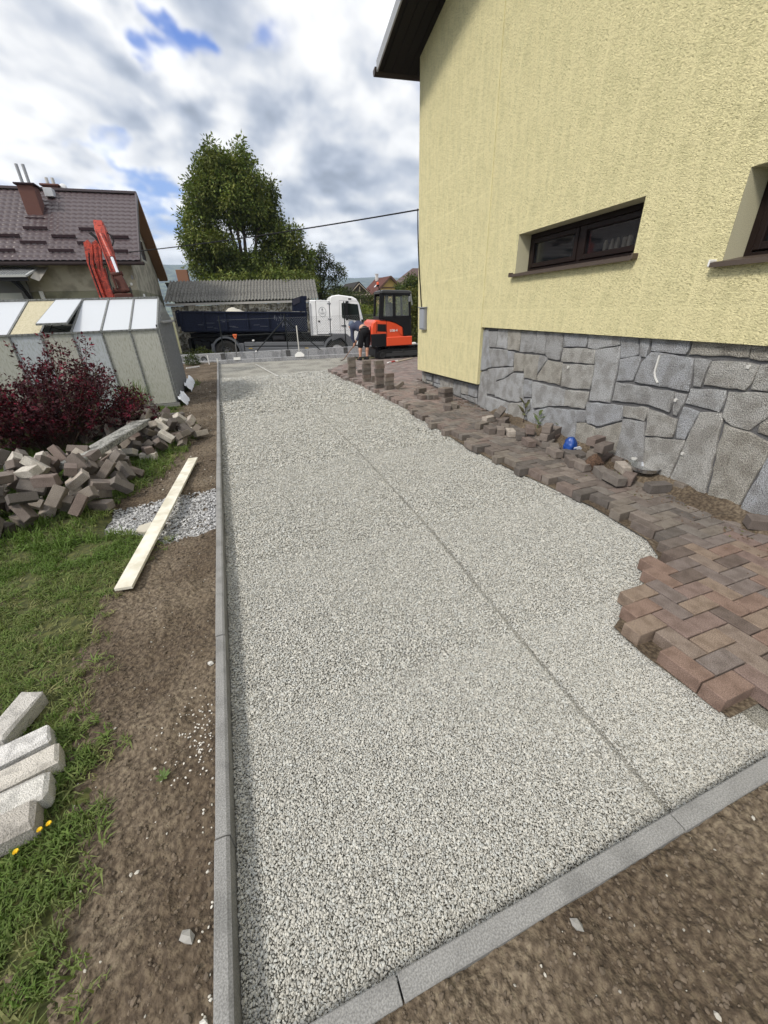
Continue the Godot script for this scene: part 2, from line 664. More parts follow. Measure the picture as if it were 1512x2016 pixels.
const GROOVE := [[-0.34, 1.19], [-0.75, 1.20], [-1.39, 1.24], [-2.53, 1.32], [-4.88, 1.39], [-8.0, 1.37], [-11.1, 1.31], [-16.5, 1.03]]


func wall_x(z: float) -> float:
	return 3.93 - 0.0939 * (z + 5.9)


var clod: FastNoiseLite
var clod2: FastNoiseLite
var grass_n: FastNoiseLite
var crack: FastNoiseLite


func soil_y(x: float, z: float) -> float:
	var y := -0.028 + clod2.get_noise_2d(x, z) * 0.028 + absf(clod.get_noise_2d(x, z)) * 0.03
	# the cut for the crossing pipe: filled with grey chippings
	if x < 0.0 and z < -3.05 and z > -4.25:
		y -= 0.06 * smoothstep(0.0, 0.12, minf(z + 4.2 + (x + 0.34) * 0.15, -3.12 - z - (x + 0.34) * 0.28))
	if x > -0.40 and x < 0.0:
		y = minf(y, -0.006)
	return y


func soil_right(x: float, z: float) -> float:
	var y := soil_y(x + 7.0, z + 3.0) + 0.004
	y -= 0.016 * smoothstep(-0.86, -0.99, -absf(crack.get_noise_2d(x + clod2.get_noise_2d(x * 4.0, z * 4.0) * 0.05, z)) - 0.0) * smoothstep(-0.25, 0.1, clod2.get_noise_2d(x, z * 1.3))
	if z < -0.22:
		y = minf(y, -0.007)
	return y


func gravel_y(x: float, z: float) -> float:
	var g := absf(x - lut(GROOVE, z))
	var y := -0.1 + clod2.get_noise_2d(x * 0.7, z * 0.7) * 0.010
	y -= 0.010 * exp(-g * g / 0.00016)
	y += 0.006 * exp(-(g - 0.045) * (g - 0.045) / 0.0006)
	return y


func sheet(called: String, x0: float, x1: float, z0: float, z1: float, sx: float, sz: float, m: Material, f: Callable) -> MeshInstance3D:
	var b := MB.new()
	var nx := int(ceil((x1 - x0) / sx))
	var nz := int(ceil((z1 - z0) / sz))
	var rows := []
	for j in nz + 1:
		var r := PackedVector3Array()
		for i in nx + 1:
			var x := lerpf(x0, x1, float(i) / nx)
			var z := lerpf(z0, z1, float(j) / nz)
			r.append(f.call(x, z))
		rows.append(r)
	b.grid(rows, Vector3.UP)
	return struct(called, b, m)


func build_ground() -> void:
	clod = fnl(81, 9.0, 4)
	clod2 = fnl(82, 2.2, 3)
	grass_n = fnl(83, 3.0, 3)
	crack = fnl(84, 5.5, 1, FastNoiseLite.TYPE_CELLULAR)
	crack.cellular_return_type = FastNoiseLite.RETURN_DISTANCE2_DIV
	var b := MB.new()
	b.poly([Vector3(-3800, -0.22, 600), Vector3(3800, -0.22, 600), Vector3(3800, -0.22, -3800), Vector3(-3800, -0.22, -3800)], Vector3.UP)
	struct("ground", b, M.earth)
	sheet("soil", -1.75, -0.325, -3.0, 0.45, 0.016, 0.016, M.soil, func(x, z): return Vector3(x, soil_y(x, z), z))
	sheet("soil", -1.75, -0.325, -16.9, -3.0, 0.035, 0.04, M.soil, func(x, z): return Vector3(x, soil_y(x, z), z))
	sheet("soil", -0.34, 3.0, -0.30, 0.6, 0.010, 0.010, M.soil, func(x, z): return Vector3(x, soil_right(x, z), z))
	sheet("lawn", -9.0, 0.0, -15.6, 0.45, 0.09, 0.09, M.lawn_soil, func(x, z):
		var e := lut(LAWN, z)
		var q := lerpf(-9.0, e, (x + 9.0) / 9.0)
		return Vector3(q + clod2.get_noise_2d(q * 2.0, z * 3.0) * 0.05, -0.012 + clod2.get_noise_2d(q, z) * 0.02 - 0.05 * smoothstep(-0.12, 0.02, q - e), z))
	sheet("gravel_bed", -0.30, 2.95, -16.9, -0.32, 0.05, 0.07, M.gravel_bed, func(x, z):
		var e := 3.2 if z > -0.75 else lut(EDGE, z) + 0.14
		var q := lerpf(-0.30, e, (x + 0.30) / 3.25)
		return Vector3(q, gravel_y(q, z) - (0.006 if z > -12.2 else -0.012), z))
	sheet("sand_bed", 0.0, 1.0, -14.8, -0.52, 0.2, 0.2, M.soil, func(x, z): return Vector3(lerpf(lut(EDGE, z) + 0.02, maxf(wall_x(z), lut(EDGE, z) + 0.5) + 0.3 if z > -9.0 else 9.0, x), -0.072, z))
	# loose soil banked against the foot of the wall
	sheet("soil", 0.0, 1.0, -5.4, -0.3, 0.05, 0.03, M.soil, func(x, z):
		var q = wall_x(z) - 0.42 + x * 0.5
		return Vector3(q, 0.052 - 0.46 * (wall_x(z) - q) + clod2.get_noise_2d(q * 2.0, z * 2.0) * 0.03 + clod.get_noise_2d(q, z) * 0.014 - 0.02 * smoothstep(-4.2, -5.4, z), z))
	scatter_gravel()
	scatter_soil()
	scatter_grass()
	build_edging()
	build_paving()


func chip_mesh(s: int, flat: float) -> ArrayMesh:
	var r := RandomNumberGenerator.new()
	r.seed = s
	var t := (1.0 + sqrt(5.0)) / 2.0
	var p := [Vector3(-1, t, 0), Vector3(1, t, 0), Vector3(-1, -t, 0), Vector3(1, -t, 0), Vector3(0, -1, t), Vector3(0, 1, t), Vector3(0, -1, -t), Vector3(0, 1, -t), Vector3(t, 0, -1), Vector3(t, 0, 1), Vector3(-t, 0, -1), Vector3(-t, 0, 1)]
	for i in p.size():
		p[i] = p[i].normalized() * Vector3(1.15, flat, 0.85) * r.randf_range(0.72, 1.15) * 0.5
	var b := MB.new()
	for f in [[0, 11, 5], [0, 5, 1], [0, 1, 7], [0, 7, 10], [0, 10, 11], [1, 5, 9], [5, 11, 4], [11, 10, 2], [10, 7, 6], [7, 1, 8], [3, 9, 4], [3, 4, 2], [3, 2, 6], [3, 6, 8], [3, 8, 9], [4, 9, 5], [2, 4, 11], [6, 2, 10], [8, 6, 7], [9, 8, 1]]:
		b.poly([p[f[0]], p[f[1]], p[f[2]]], p[f[0]] + p[f[1]] + p[f[2]])
	return b.mesh()


func chips(called: String, zs: Array, cell: float, size: float, r: RandomNumberGenerator) -> void:
	var bufs := [PackedFloat32Array(), PackedFloat32Array(), PackedFloat32Array()]
	var z: float = zs[0]
	while z > zs[1]:
		var e := lut(EDGE, z) + 0.11
		var x := -0.29
		while x < e:
			var px := x + r.randf_range(-0.6, 0.6) * cell
			var pz := z + r.randf_range(-0.6, 0.6) * cell
			x += cell
			if px < -0.286 or (pz > -0.348):
				continue
			var k := r.randf()
			var s := size * (0.62 + 0.75 * k * k)
			var g := r.randf_range(0.39, 0.58)
			var q := r.randf()
			if q < 0.10:
				g *= 0.6
			var gd := absf(px - lut(GROOVE, pz))
			if gd < 0.013:
				g *= 0.82
				s *= 0.75
			var kol := Color(g, g * 0.985, g * 0.915) if q < 0.7 else Color(g * 0.95, g * 0.97, g * 0.94)
			putc(bufs[r.randi() % 3], rb(r.randf() * TAU, r.randf_range(-0.6, 0.6), r.randf_range(-0.6, 0.6)).scaled_local(Vector3.ONE * s), Vector3(px, gravel_y(px, pz) + r.randf_range(0.0, 0.011) * size / 0.012, pz), kol)
		z -= cell
	for i in 3:
		scatter(called, chip_mesh(900 + i, [0.62, 0.72, 0.55][i]), M.chip_tint, bufs[i], true, self)


func scatter_gravel() -> void:
	var r := RandomNumberGenerator.new()
	r.seed = 5
	chips("gravel", [-0.345, -1.3], 0.0050, 0.0086, r)
	chips("gravel", [-1.3, -2.6], 0.0068, 0.0106, r)
	chips("gravel", [-2.6, -4.6], 0.0098, 0.0138, r)
	chips("gravel", [-4.6, -7.6], 0.0155, 0.0205, r)
	chips("gravel", [-7.6, -12.6], 0.028, 0.032, r)
	# grey chippings in the cut beside the edging
	var bf := PackedFloat32Array()
	for i in 9000:
		var x := r.randf_range(-1.25, -0.34)
		var z := r.randf_range(-4.2, -3.05)
		if soil_y(x, z) > clod2.get_noise_2d(x, z) * 0.028 + absf(clod.get_noise_2d(x, z)) * 0.03 - 0.028 - 0.035:
			continue
		var g := r.randf_range(0.16, 0.62)
		putc(bf, rb(r.randf() * TAU, r.randf_range(-0.6, 0.6), r.randf_range(-0.6, 0.6)).scaled_local(Vector3.ONE * r.randf_range(0.012, 0.026)), Vector3(x, soil_y(x, z) + r.randf_range(0.0, 0.012), z), Color(g * 0.97, g * 0.98, g))
	scatter("gravel", chip_mesh(905, 0.7), M.chip_tint, bf, true, self)


func scatter_soil() -> void:
	var r := RandomNumberGenerator.new()
	r.seed = 6
	var bf := PackedFloat32Array()
	for i in 15000:
		var right := i % 5 < 2
		var x := r.randf_range(-0.3, 2.7) if right else r.randf_range(-1.15, -0.34)
		var z := r.randf_range(-0.285, 0.5) if right else 0.3 - pow(r.randf(), 1.8) * 13.0
		if not right and (x < lut(LAWN, z) - 0.12 or (z < -3.1 and z > -4.15)):
			continue
		var y := soil_right(x, z) if right else soil_y(x, z)
		var s := r.randf_range(0.004, 0.011) + (0.012 * pow(r.randf(), 6.0))
		if z < -3.0:
			s *= 1.7
		var g := r.randf_range(0.7, 1.15)
		var k := Color(0.138 * g, 0.108 * g, 0.079 * g)
		if r.randf() < 0.035:
			k = Color(0.5, 0.48, 0.43) * r.randf_range(0.6, 1.1)
			s *= 0.8
		putc(bf, rb(r.randf() * TAU, r.randf_range(-0.7, 0.7), r.randf_range(-0.7, 0.7)).scaled_local(Vector3.ONE * s), Vector3(x, y + s * 0.12, z), k)
	# a spill of white chips beside the edging
	for i in 120:
		var d := absf(r.randfn(0.0, 0.10))
		var z := -1.27 + r.randfn(0.0, 0.11)
		var x := -0.345 - d
		putc(bf, rb(r.randf() * TAU, 0.3, 0.2).scaled_local(Vector3.ONE * r.randf_range(0.004, 0.0095)), Vector3(x, soil_y(x, z) + 0.002, z), Color(0.66, 0.64, 0.6) * r.randf_range(0.75, 1.1))
	for i in 56:
		var z := -r.randf_range(0.0, 1.0)
		var x := -0.345 - absf(r.randfn(0.0, 0.02)) if i % 2 else -0.285 + r.randfn(0.0, 0.002)
		if i % 2 == 0:
			z = -4.05 + r.randf_range(-0.5, 0.3)
			x = -0.35 - absf(r.randfn(0.0, 0.05))
		putc(bf, rb(r.randf() * TAU, 0.3, 0.2).scaled_local(Vector3.ONE * r.randf_range(0.005, 0.010)), Vector3(x, soil_y(x, z) + 0.003, z), Color(0.6, 0.58, 0.52) * r.randf_range(0.7, 1.1))
	scatter("soil_crumbs", chip_mesh(910, 0.75), M.chip_tint, bf, true, self)
	# single stones that lie on the soil
	var spots := [[-0.41, -0.62, 0.045, 0.32, "pale grey pebble on the soil beside the edging, lower left"], [-0.362, -1.64, 0.032, 0.5, "white pointed pebble touching the left edging"], [0.62, -0.245, 0.034, 0.26, "grey angular stone in the soil just below the front edging"], [-0.362, -0.44, 0.022, 0.6, "whitish flat pebble against the left edging, nearest the picture's lower edge"]]
	for s in spots:
		var right: bool = s[0] > -0.3
		var o := inst(numbered("pebble"), chip_mesh(920 + int(s[0] * 100.0), 0.75), mat(s[3], s[3] * 0.98, s[3] * 0.93, 0.9), Transform3D(rb(s[0] * 9.0).scaled_local(Vector3.ONE * s[2]), Vector3(s[0], (soil_right(s[0], s[1]) if right else soil_y(s[0], s[1])) + s[2] * 0.2, s[1])), self)
		tag(o, s[4], "pebble", "single stones on the soil")


func tuft_mesh(s: int, blades: int, h: float, w: float, lean: float, spread: float) -> ArrayMesh:
	var r := RandomNumberGenerator.new()
	r.seed = s
	var b := MB.new()
	for i in blades:
		var a := r.randf() * TAU
		var d := Vector3(cos(a), 0, sin(a))
		var side := Vector3(-d.z, 0, d.x) * w * r.randf_range(0.6, 1.2)
		var p := Vector3(r.randf_range(-spread, spread), 0, r.randf_range(-spread, spread))
		var hh := h * r.randf_range(0.5, 1.1)
		var l := lean * r.randf_range(0.3, 1.2) * hh
		var m := p + Vector3.UP * hh * 0.55 + d * l * 0.3
		var t := p + Vector3.UP * hh * (1.0 - 0.35 * lean) + d * l
		var nn := (Vector3.UP * 0.6 + d).normalized()
		b.poly([p - side, p + side, m + side * 0.8, m - side * 0.8], nn)
		b.poly([m - side * 0.8, m + side * 0.8, t], nn)
	return b.mesh()


func leaf_material(r: float, g: float, b: float, tinted := true) -> StandardMaterial3D:
	var m := mat(r, g, b, 0.6)
	m.vertex_color_use_as_albedo = tinted
	m.backlight_enabled = true
	m.backlight = lin(0.42, 0.46, 0.2)
	m.metallic_specular = 0.3
	return m


func scatter_grass() -> void:
	M.grass = leaf_material(1, 1, 1)
	var r := RandomNumberGenerator.new()
	r.seed = 7
	var bufs := [PackedFloat32Array(), PackedFloat32Array(), PackedFloat32Array()]
	for band in [[0.42, -1.5, -1.75, 0.0205], [-1.5, -3.4, -2.6, 0.027], [-3.3, -8.9, -4.6, 0.05], [-8.9, -14.8, -3.0, 0.10]]:
		var z: float = band[0]
		while z > band[1]:
			var e := lut(LAWN, z)
			var x: float = e + 0.10
			while x > band[2]:
				x -= band[3]
				var px: float = x + r.randf_range(-0.7, 0.7) * band[3]
				var pz: float = z + r.randf_range(-0.7, 0.7) * band[3]
				var edge := e - px + clod2.get_noise_2d(px * 2.5, pz * 2.5) * 0.16
				var nn := grass_n.get_noise_2d(px, pz)
				if edge < -0.03 or r.randf() > smoothstep(-0.06, 0.14, edge) or (nn < -0.28 and r.randf() < 0.75):
					continue
				# worn and yellowish towards the soil and where the lawn was walked on
				var worn := clampf(smoothstep(0.3, 0.0, edge) * 0.5 + smoothstep(-0.05, -0.4, nn) * 0.7 + (0.45 if pz < -1.6 and pz > -2.9 else 0.0), 0.0, 1.0)
				var g := r.randf_range(0.75, 1.25)
				var k := Color(0.098 * g, 0.165 * g, 0.034 * g).lerp(Color(0.235 * g, 0.23 * g, 0.105 * g), clampf(worn * r.randf() + 0.25 * r.randf() * r.randf(), 0.0, 1.0))
				var s := r.randf_range(0.65, 1.15) * lerpf(1.0, 0.55, worn) * (1.0 + 0.35 * nn)
				if band[3] > 0.04:
					s *= 1.35
				putc(bufs[r.randi() % 3], rb(r.randf() * TAU, r.randf_range(-0.3, 0.3), r.randf_range(-0.3, 0.3)).scaled_local(Vector3(1, s, 1) * (1.0 if band[3] < 0.04 else 1.5)), Vector3(px, -0.015 + clod2.get_noise_2d(px, pz) * 0.02, pz), k)
			z -= band[3]
	scatter("grass", tuft_mesh(301, 9, 0.055, 0.0021, 0.95, 0.016), M.grass, bufs[0], true, self)
	scatter("grass", tuft_mesh(302, 7, 0.068, 0.0025, 0.8, 0.016), M.grass, bufs[1], true, self)
	scatter("grass", tuft_mesh(303, 8, 0.045, 0.0036, 1.3, 0.018), M.grass, bufs[2], true, self)


func build_edging() -> void:
	# left row: metre-long edging stones; chamfered towards the drive
	var o := thing("concrete_edging", "long row of grey concrete edging stones along the left of the gravel", "edging")
	var sec := [Vector2(-0.339, -0.25), Vector2(-0.339, -0.003), Vector2(-0.336, 0.0), Vector2(-0.302, 0.0), Vector2(-0.291, -0.007), Vector2(-0.289, -0.25)]
	var z := 0.150
	var k := 0
	while z > -16.3:
		var b := MB.new()
		var len := 0.983
		b.at(Transform3D(rb(sin(k * 2.7) * 0.0015, sin(k * 1.9) * 0.0012), Vector3(sin(k * 1.3) * 0.0015, sin(k * 4.1) * 0.0015, z - len)))
		b.prism(sec, len, 0.0015)
		part("edging_stone", b, M.concrete, o)
		z -= 0.988
		k += 1
	o = thing("concrete_edging", "short row of grey concrete edging stones across the near end of the gravel", "edging")
	for i in 5:
		var b := MB.new()
		b.at(Transform3D(rb(-PI / 2.0 + sin(i * 3.3) * 0.001), Vector3(0.110 + 1.005 * i, sin(i * 2.2) * 0.001, 0.0)))
		var len := 1.0 if i > 0 else 0.396
		var s2 := [Vector2(-0.345, -0.25), Vector2(-0.345, -0.003), Vector2(-0.342, 0.0), Vector2(-0.294, 0.0), Vector2(-0.290, -0.004), Vector2(-0.289, -0.25)]
		b.prism(s2, len, 0.0015)
		part("edging_stone", b, M.concrete, o)


func brick_mesh(s: int, wonk := 0.0012, bev := 0.003) -> ArrayMesh:
	var r := RandomNumberGenerator.new()
	r.seed = s
	var b := MB.new()
	b.box(Vector3.ZERO, Vector3(0.1985, 0.08, 0.0985), bev)
	var moved := {}
	for i in b.v.size():
		var key := b.v[i].snapped(Vector3.ONE * 0.0001)
		if not moved.has(key):
			moved[key] = Vector3(r.randf_range(-wonk, wonk), r.randf_range(-wonk, wonk), r.randf_range(-wonk, wonk))
		b.v[i] += moved[key]
	return b.mesh()


var bricks := []


func build_paving() -> void:
	for i in 4:
		bricks.append(brick_mesh(400 + i))
	for i in 3:
		bricks.append(brick_mesh(410 + i, 0.003, 0.005))
	var o := thing("brick_paving", "", "")
	o.set_meta("kind", "structure")
	var r := RandomNumberGenerator.new()
	r.seed = 8
	var cell := 0.1032
	var x0 := 1.734
	var z0 := -0.449
	var list := []
	for j in range(-2, 150):
		for i in range(-2, 70):
			var k := posmod(i - j + 1, 4)
			var along_x := k == 0
			var along_z := k == 3
			if not along_x and not along_z:
				continue
			var cx := x0 + cell * (i + (1.0 if along_x else 0.5))
			var cz := z0 - cell * (j + (0.5 if along_x else 1.0))
			if cz > -0.46 or cz < -13.9:
				continue
			var e := lut(EDGE, cz)
			if cx < e + 0.045 + (r.randf_range(-0.06, 0.05) if cz < -1.7 else 0.0):
				continue
			var lim := wall_x(cz) - 0.02 if cz > -9.05 else 8.2
			if cx > lim:
				continue
			list.append([Vector3(cx, -0.04, cz), along_x])
	list.sort_custom(func(a, b): return a[0].distance_squared_to(Vector3(0.4, 1.55, 0)) < b[0].distance_squared_to(Vector3(0.4, 1.55, 0)))
	var rest := PackedFloat32Array()
	var n := 0
	for q in list:
		var p: Vector3 = q[0]
		var edge_gap := p.x - lut(EDGE, p.z)
		p += Vector3(r.randf_range(-0.001, 0.001), r.randf_range(-0.0025, 0.0025), r.randf_range(-0.001, 0.001))
		var yaw := (0.0 if q[1] else PI / 2.0) + r.randf_range(-0.012, 0.012)
		var tilt := r.randf_range(-0.010, 0.010)
		if edge_gap < 0.22 and p.z < -1.5:
			yaw += r.randf_range(-0.05, 0.05)
			tilt += r.randf_range(-0.04, 0.03)
			p.y += r.randf_range(-0.008, 0.004)
		var t := Transform3D(rb(yaw, r.randf_range(-0.008, 0.008), tilt), p)
		if n < 300:
			var m: Material
			if p.z > -1.9 and not (p.x > 2.6 and p.z < -1.5):
				m = M.brick_warm[r.randi() % 7]
			else:
				m = M.brick[r.randi() % 6]
			inst("brick", bricks[r.randi() % 4], m, t, o)
		else:
			var g := r.randf_range(0.8, 1.25)
			putc(rest, t.basis, p, Color(0.27 * g, 0.208 * g, 0.188 * g) if r.randf() < 0.6 else Color(0.26 * g, 0.222 * g, 0.205 * g))
		n += 1
	M.brick_tint = textured(ntex(51, 0.09, 4, [[0.2, gray(0.72)], [0.5, gray(0.86)], [0.8, gray(1.0)]], 512), Color.WHITE, 4.0, 0.93)
	M.brick_tint.vertex_color_use_as_albedo = true
	if rest.size():
		scatter("far_bricks", bricks[0], M.brick_tint, rest, true, o)
	# crumbs of soil and moss on the paving near the wall
	var bf := PackedFloat32Array()
	for i in 2600:
		var z := -r.randf_range(0.9, 8.5)
		var x := wall_x(z) - absf(r.randfn(0.0, 0.22))
		var cl := clod2.get_noise_2d(x * 2.0, z * 2.0)
		if x < lut(EDGE, z) + 0.08 or (cl < 0.06 and i % 5 > 0):
			continue
		var s := r.randf_range(0.008, 0.024)
		var g := r.randf_range(0.6, 1.2)
		var k := Color(0.13 * g, 0.085 * g, 0.055 * g)
		if i % 9 == 0:
			k = Color(0.09 * g, 0.10 * g, 0.03 * g)
		putc(bf, rb(r.randf() * TAU, 0.4, 0.2).scaled_local(Vector3(s, s * 0.6, s)), Vector3(x, 0.002, z), k)
	scatter("soil_crumbs", chip_mesh(911, 0.7), M.chip_tint, bf, true, self)


func stone(b: MB, flat: Array, proud: float, r: RandomNumberGenerator) -> void:
	# a quarried stone: outline in wall metres (x, y), face pitched unevenly
	var p := []
	for i in range(0, flat.size(), 2):
		p.append(Vector2(flat[i], flat[i + 1]))
	var ce := Vector2.ZERO
	for q in p:
		ce += q / p.size()
	var out := []
	for i in p.size():
		var a: Vector2 = p[i]
		var q: Vector2 = p[(i + 1) % p.size()]
		var nseg := maxi(1, int(round(a.distance_to(q) / 0.07)))
		for k in nseg:
			var e := a.lerp(q, float(k) / nseg)
			var j := 0.003 if k == 0 else 0.006
			out.append(e + Vector2(r.randf_range(-j, j), r.randf_range(-j, j)))
	var rings := []
	for step in [[-0.005, -0.02], [-0.004, 0.66], [0.001, 0.90], [0.014, 0.98], [0.06, 1.0]]:
		var ring := []
		for q in out:
			var d: float = q.distance_to(ce)
			var s := maxf(0.12, 1.0 - step[0] / maxf(0.01, d) * (1.0 if step[0] < 0.02 else clampf(d / 0.14, 0.3, 1.0)))
			var t: Vector2 = ce + (q - ce) * s
			ring.append(Vector3(t.x, t.y, proud * step[1] + (clod.get_noise_2d(t.x * 1.2, t.y * 1.2) * 0.008 if step[1] > 0.8 else 0.0)))
		rings.append(ring)
	var mid := []
	for q in out:
		var t: Vector2 = ce + (q - ce) * 0.33
		mid.append(Vector3(t.x, t.y, proud + clod.get_noise_2d(t.x * 1.2, t.y * 1.2) * 0.011))
	rings.append(mid)
	b.skin(rings, true, true, true)


func build_house() -> void:
	# local x runs along the wall towards the street end of the drive (nearer), z points out of the wall
	var o := thing("house", "tall yellow rendered house with granite plinth, strip windows and dark eaves", "house")
	var dx := Vector3(-0.0935, 0, 0.99562).normalized()
	o.transform = Transform3D(Basis(dx, Vector3.UP, dx.cross(Vector3.UP)), Vector3(3.93, 0, -5.9))
	house = o
	var far := -3.08
	var near := 9.0
	var top0 := 5.5
	var slope := 0.14
	# rendered wall as one thick slab with the window openings left out
	var w := MB.new()
	var th := 0.34
	var ytop := func(x): return top0 + (x - far) * slope
	var wins := [[0.735, 2.705, 1.905, 2.350], [3.57, 5.6, 1.78, 2.33]]
	var xs := [-0.105, 0.735, 2.705, 3.57, 5.6, near]
	for i in xs.size() - 1:
		var a: float = xs[i]
		var b: float = xs[i + 1]
		var hole_here := []
		for q in wins:
			if absf(q[0] - a) < 0.01:
				hole_here = q
		var parts := [[1.235, -1.0]] if hole_here.is_empty() else [[1.235, hole_here[2]], [hole_here[3], -1.0]]
		for q in parts:
			var t0: float = ytop.call(a) if q[1] < 0.0 else q[1]
			var t1: float = ytop.call(b) if q[1] < 0.0 else q[1]
			w.poly([Vector3(a, q[0], 0), Vector3(b, q[0], 0), Vector3(b, t1, 0), Vector3(a, t0, 0)], Vector3(0, 0, 1))
			w.poly([Vector3(a, q[0], -th), Vector3(b, q[0], -th), Vector3(b, t1, -th), Vector3(a, t0, -th)], Vector3(0, 0, -1))
	w.poly([Vector3(-0.105, 1.235, 0), Vector3(near, 1.235, 0), Vector3(near, 1.235, -th), Vector3(-0.105, 1.235, -th)], Vector3.DOWN)
	part("wall", w, M.plaster, o)
	# the reveals: smooth render
	w = MB.new()
	for q in wins:
		for x in [[q[0], 1.0], [q[1], -1.0]]:
			w.poly([Vector3(x[0], q[2], -0.001), Vector3(x[0], q[3], -0.001), Vector3(x[0], q[3], -th), Vector3(x[0], q[2], -th)], Vector3(x[1], 0, 0))
		w.poly([Vector3(q[0], q[3], -0.001), Vector3(q[1], q[3], -0.001), Vector3(q[1], q[3], -th), Vector3(q[0], q[3], -th)], Vector3.DOWN)
		w.poly([Vector3(q[0], q[2], -0.001), Vector3(q[1], q[2], -0.001), Vector3(q[1], q[2], -th), Vector3(q[0], q[2], -th)], Vector3.UP)
	part("reveal", w, M.reveal, o)
	# the far bay of render comes lower and stands a little proud of the rest
	w = MB.new()
	w.prism([Vector2(far, 0.235), Vector2(-0.095, 0.345), Vector2(-0.095, ytop.call(-0.095)), Vector2(far, ytop.call(far))], -th - 0.012, 0.004)
	for i in w.v.size():
		w.v[i].z += 0.012
	var bay := part("wall", w, M.plaster, o)
	bay.set_meta("label", "far bay of yellow render that reaches lower down")
	w = MB.new()
	w.box(Vector3((far + near) / 2 + 0.16, 2.65, -4.25), Vector3(near - far - 0.34, 5.4, 6.5))
	w.box(Vector3(far + 0.31, 2.9, -0.68), Vector3(0.28, 5.0, 0.66))
	part("rear_walls", w, M.reveal, o)
	# plinth: mortar wall and stones
	w = MB.new()
	w.box(Vector3((near - 0.12) / 2.0, 0.5, -0.24), Vector3(near + 0.12, 1.468, 0.35))
	w.box(Vector3((far + 0.02 - 0.121) / 2.0, 0.05, -0.28), Vector3(-far - 0.14, 0.6, 0.30))
	var pl := part("stone_plinth", w, M.mortar_line, o)
	var r := RandomNumberGenerator.new()
	r.seed = 9
	var p := []
	var q := []
	p.append([-0.117, 1.191, 0.049, 1.196, 0.093, 0.956, 0.238, 0.666, -0.130, 0.552, -0.128, 0.956])
	p.append([0.053, 1.175, 0.341, 1.185, 0.321, 0.964, 0.116, 0.954])
	p.append([0.357, 1.211, 0.610, 1.212, 0.641, 0.959, 0.346, 0.961])
	p.append([0.632, 1.212, 0.967, 1.219, 0.962, 0.960, 0.670, 0.954])
	p.append([0.984, 1.217, 1.310, 1.222, 1.334, 0.966, 0.985, 0.948])
	p.append([1.328, 1.222, 1.530, 1.221, 1.549, 0.966, 1.347, 0.961])
	p.append([1.561, 1.220, 1.855, 1.222, 1.863, 0.929, 1.637, 0.925, 1.566, 0.973])
	p.append([1.878, 1.221, 2.263, 1.227, 2.264, 1.099, 1.895, 1.077])
	p.append([2.279, 1.226, 2.724, 1.238, 2.729, 1.150, 2.440, 1.091, 2.301, 1.097])
	p.append([0.124, 0.931, 0.666, 0.947, 0.697, 0.732, 0.262, 0.661, 0.166, 0.826])
	p.append([0.682, 0.934, 0.852, 0.930, 0.854, 0.738, 0.716, 0.734])
	p.append([0.867, 0.921, 1.076, 0.926, 1.127, 0.705, 0.889, 0.676])
	p.append([1.085, 0.917, 1.442, 0.938, 1.438, 0.633, 1.178, 0.624])
	p.append([1.453, 0.939, 1.593, 0.933, 1.621, 0.906, 1.457, 0.713])
	p.append([1.634, 0.895, 1.910, 0.897, 1.931, 0.640, 1.460, 0.636, 1.478, 0.703])
	p.append([1.893, 1.062, 2.405, 1.084, 2.436, 0.943, 1.886, 0.914])
	p.append([1.932, 0.884, 2.438, 0.922, 2.441, 0.671, 1.969, 0.627])
	p.append([2.427, 1.085, 2.733, 1.137, 2.762, 1.044, 2.758, 0.799, 2.776, 0.591, 2.482, 0.557, 2.469, 0.842])
	p.append([0.140, 0.608, 0.404, 0.662, 0.418, 0.264, 0.173, 0.237])
	p.append([0.410, 0.663, 0.856, 0.728, 0.865, 0.659, 0.640, 0.543, 0.439, 0.485])
	p.append([0.428, 0.460, 0.643, 0.529, 0.888, 0.644, 1.134, 0.672, 1.209, 0.324, 1.065, 0.268, 0.849, 0.241, 0.440, 0.236])
	p.append([1.184, 0.598, 1.359, 0.606, 1.394, 0.400, 1.224, 0.372])
	p.append([1.377, 0.598, 2.046, 0.601, 2.075, 0.413, 1.783, 0.354, 1.472, 0.253, 1.411, 0.389])
	p.append([2.060, 0.598, 2.433, 0.643, 2.431, 0.453, 2.091, 0.416])
	p.append([-0.126, 0.528, 0.111, 0.581, 0.160, 0.210, 0.188, -0.030, -0.111, -0.030])
	p.append([0.163, 0.194, 0.840, 0.213, 0.871, -0.030, 0.202, -0.030])
	p.append([0.856, 0.205, 1.219, 0.283, 1.326, -0.030, 0.900, -0.030])
	p.append([1.218, 0.340, 1.400, 0.373, 1.490, 0.226, 1.614, -0.030, 1.338, -0.030])
	p.append([1.513, 0.231, 1.788, 0.335, 1.886, 0.343, 1.959, -0.030, 1.658, -0.030])
	p.append([1.897, 0.339, 2.135, 0.379, 2.193, -0.030, 1.969, -0.030])
	p.append([2.144, 0.378, 2.305, 0.406, 2.386, -0.030, 2.185, -0.030])
	p.append([2.312, 0.404, 2.450, 0.431, 2.473, 0.308, 2.343, 0.283])
	p.append([2.450, 0.528, 2.948, 0.589, 2.975, 0.450, 2.722, 0.324, 2.524, 0.303, 2.461, 0.376])
	p.append([2.356, 0.268, 2.493, 0.296, 2.635, 0.279, 2.685, -0.030, 2.392, -0.030])
	p.append([2.660, 0.274, 2.995, 0.429, 3.011, 0.268, 2.995, -0.030, 2.696, -0.030])
	p.append([2.721, 1.236, 2.925, 1.241, 2.976, 1.082, 2.778, 1.034])
	p.append([2.950, 1.237, 3.078, 1.239, 3.071, 1.067, 2.998, 1.070])
	p.append([3.097, 1.235, 3.474, 1.243, 3.463, 1.125, 3.116, 1.126])
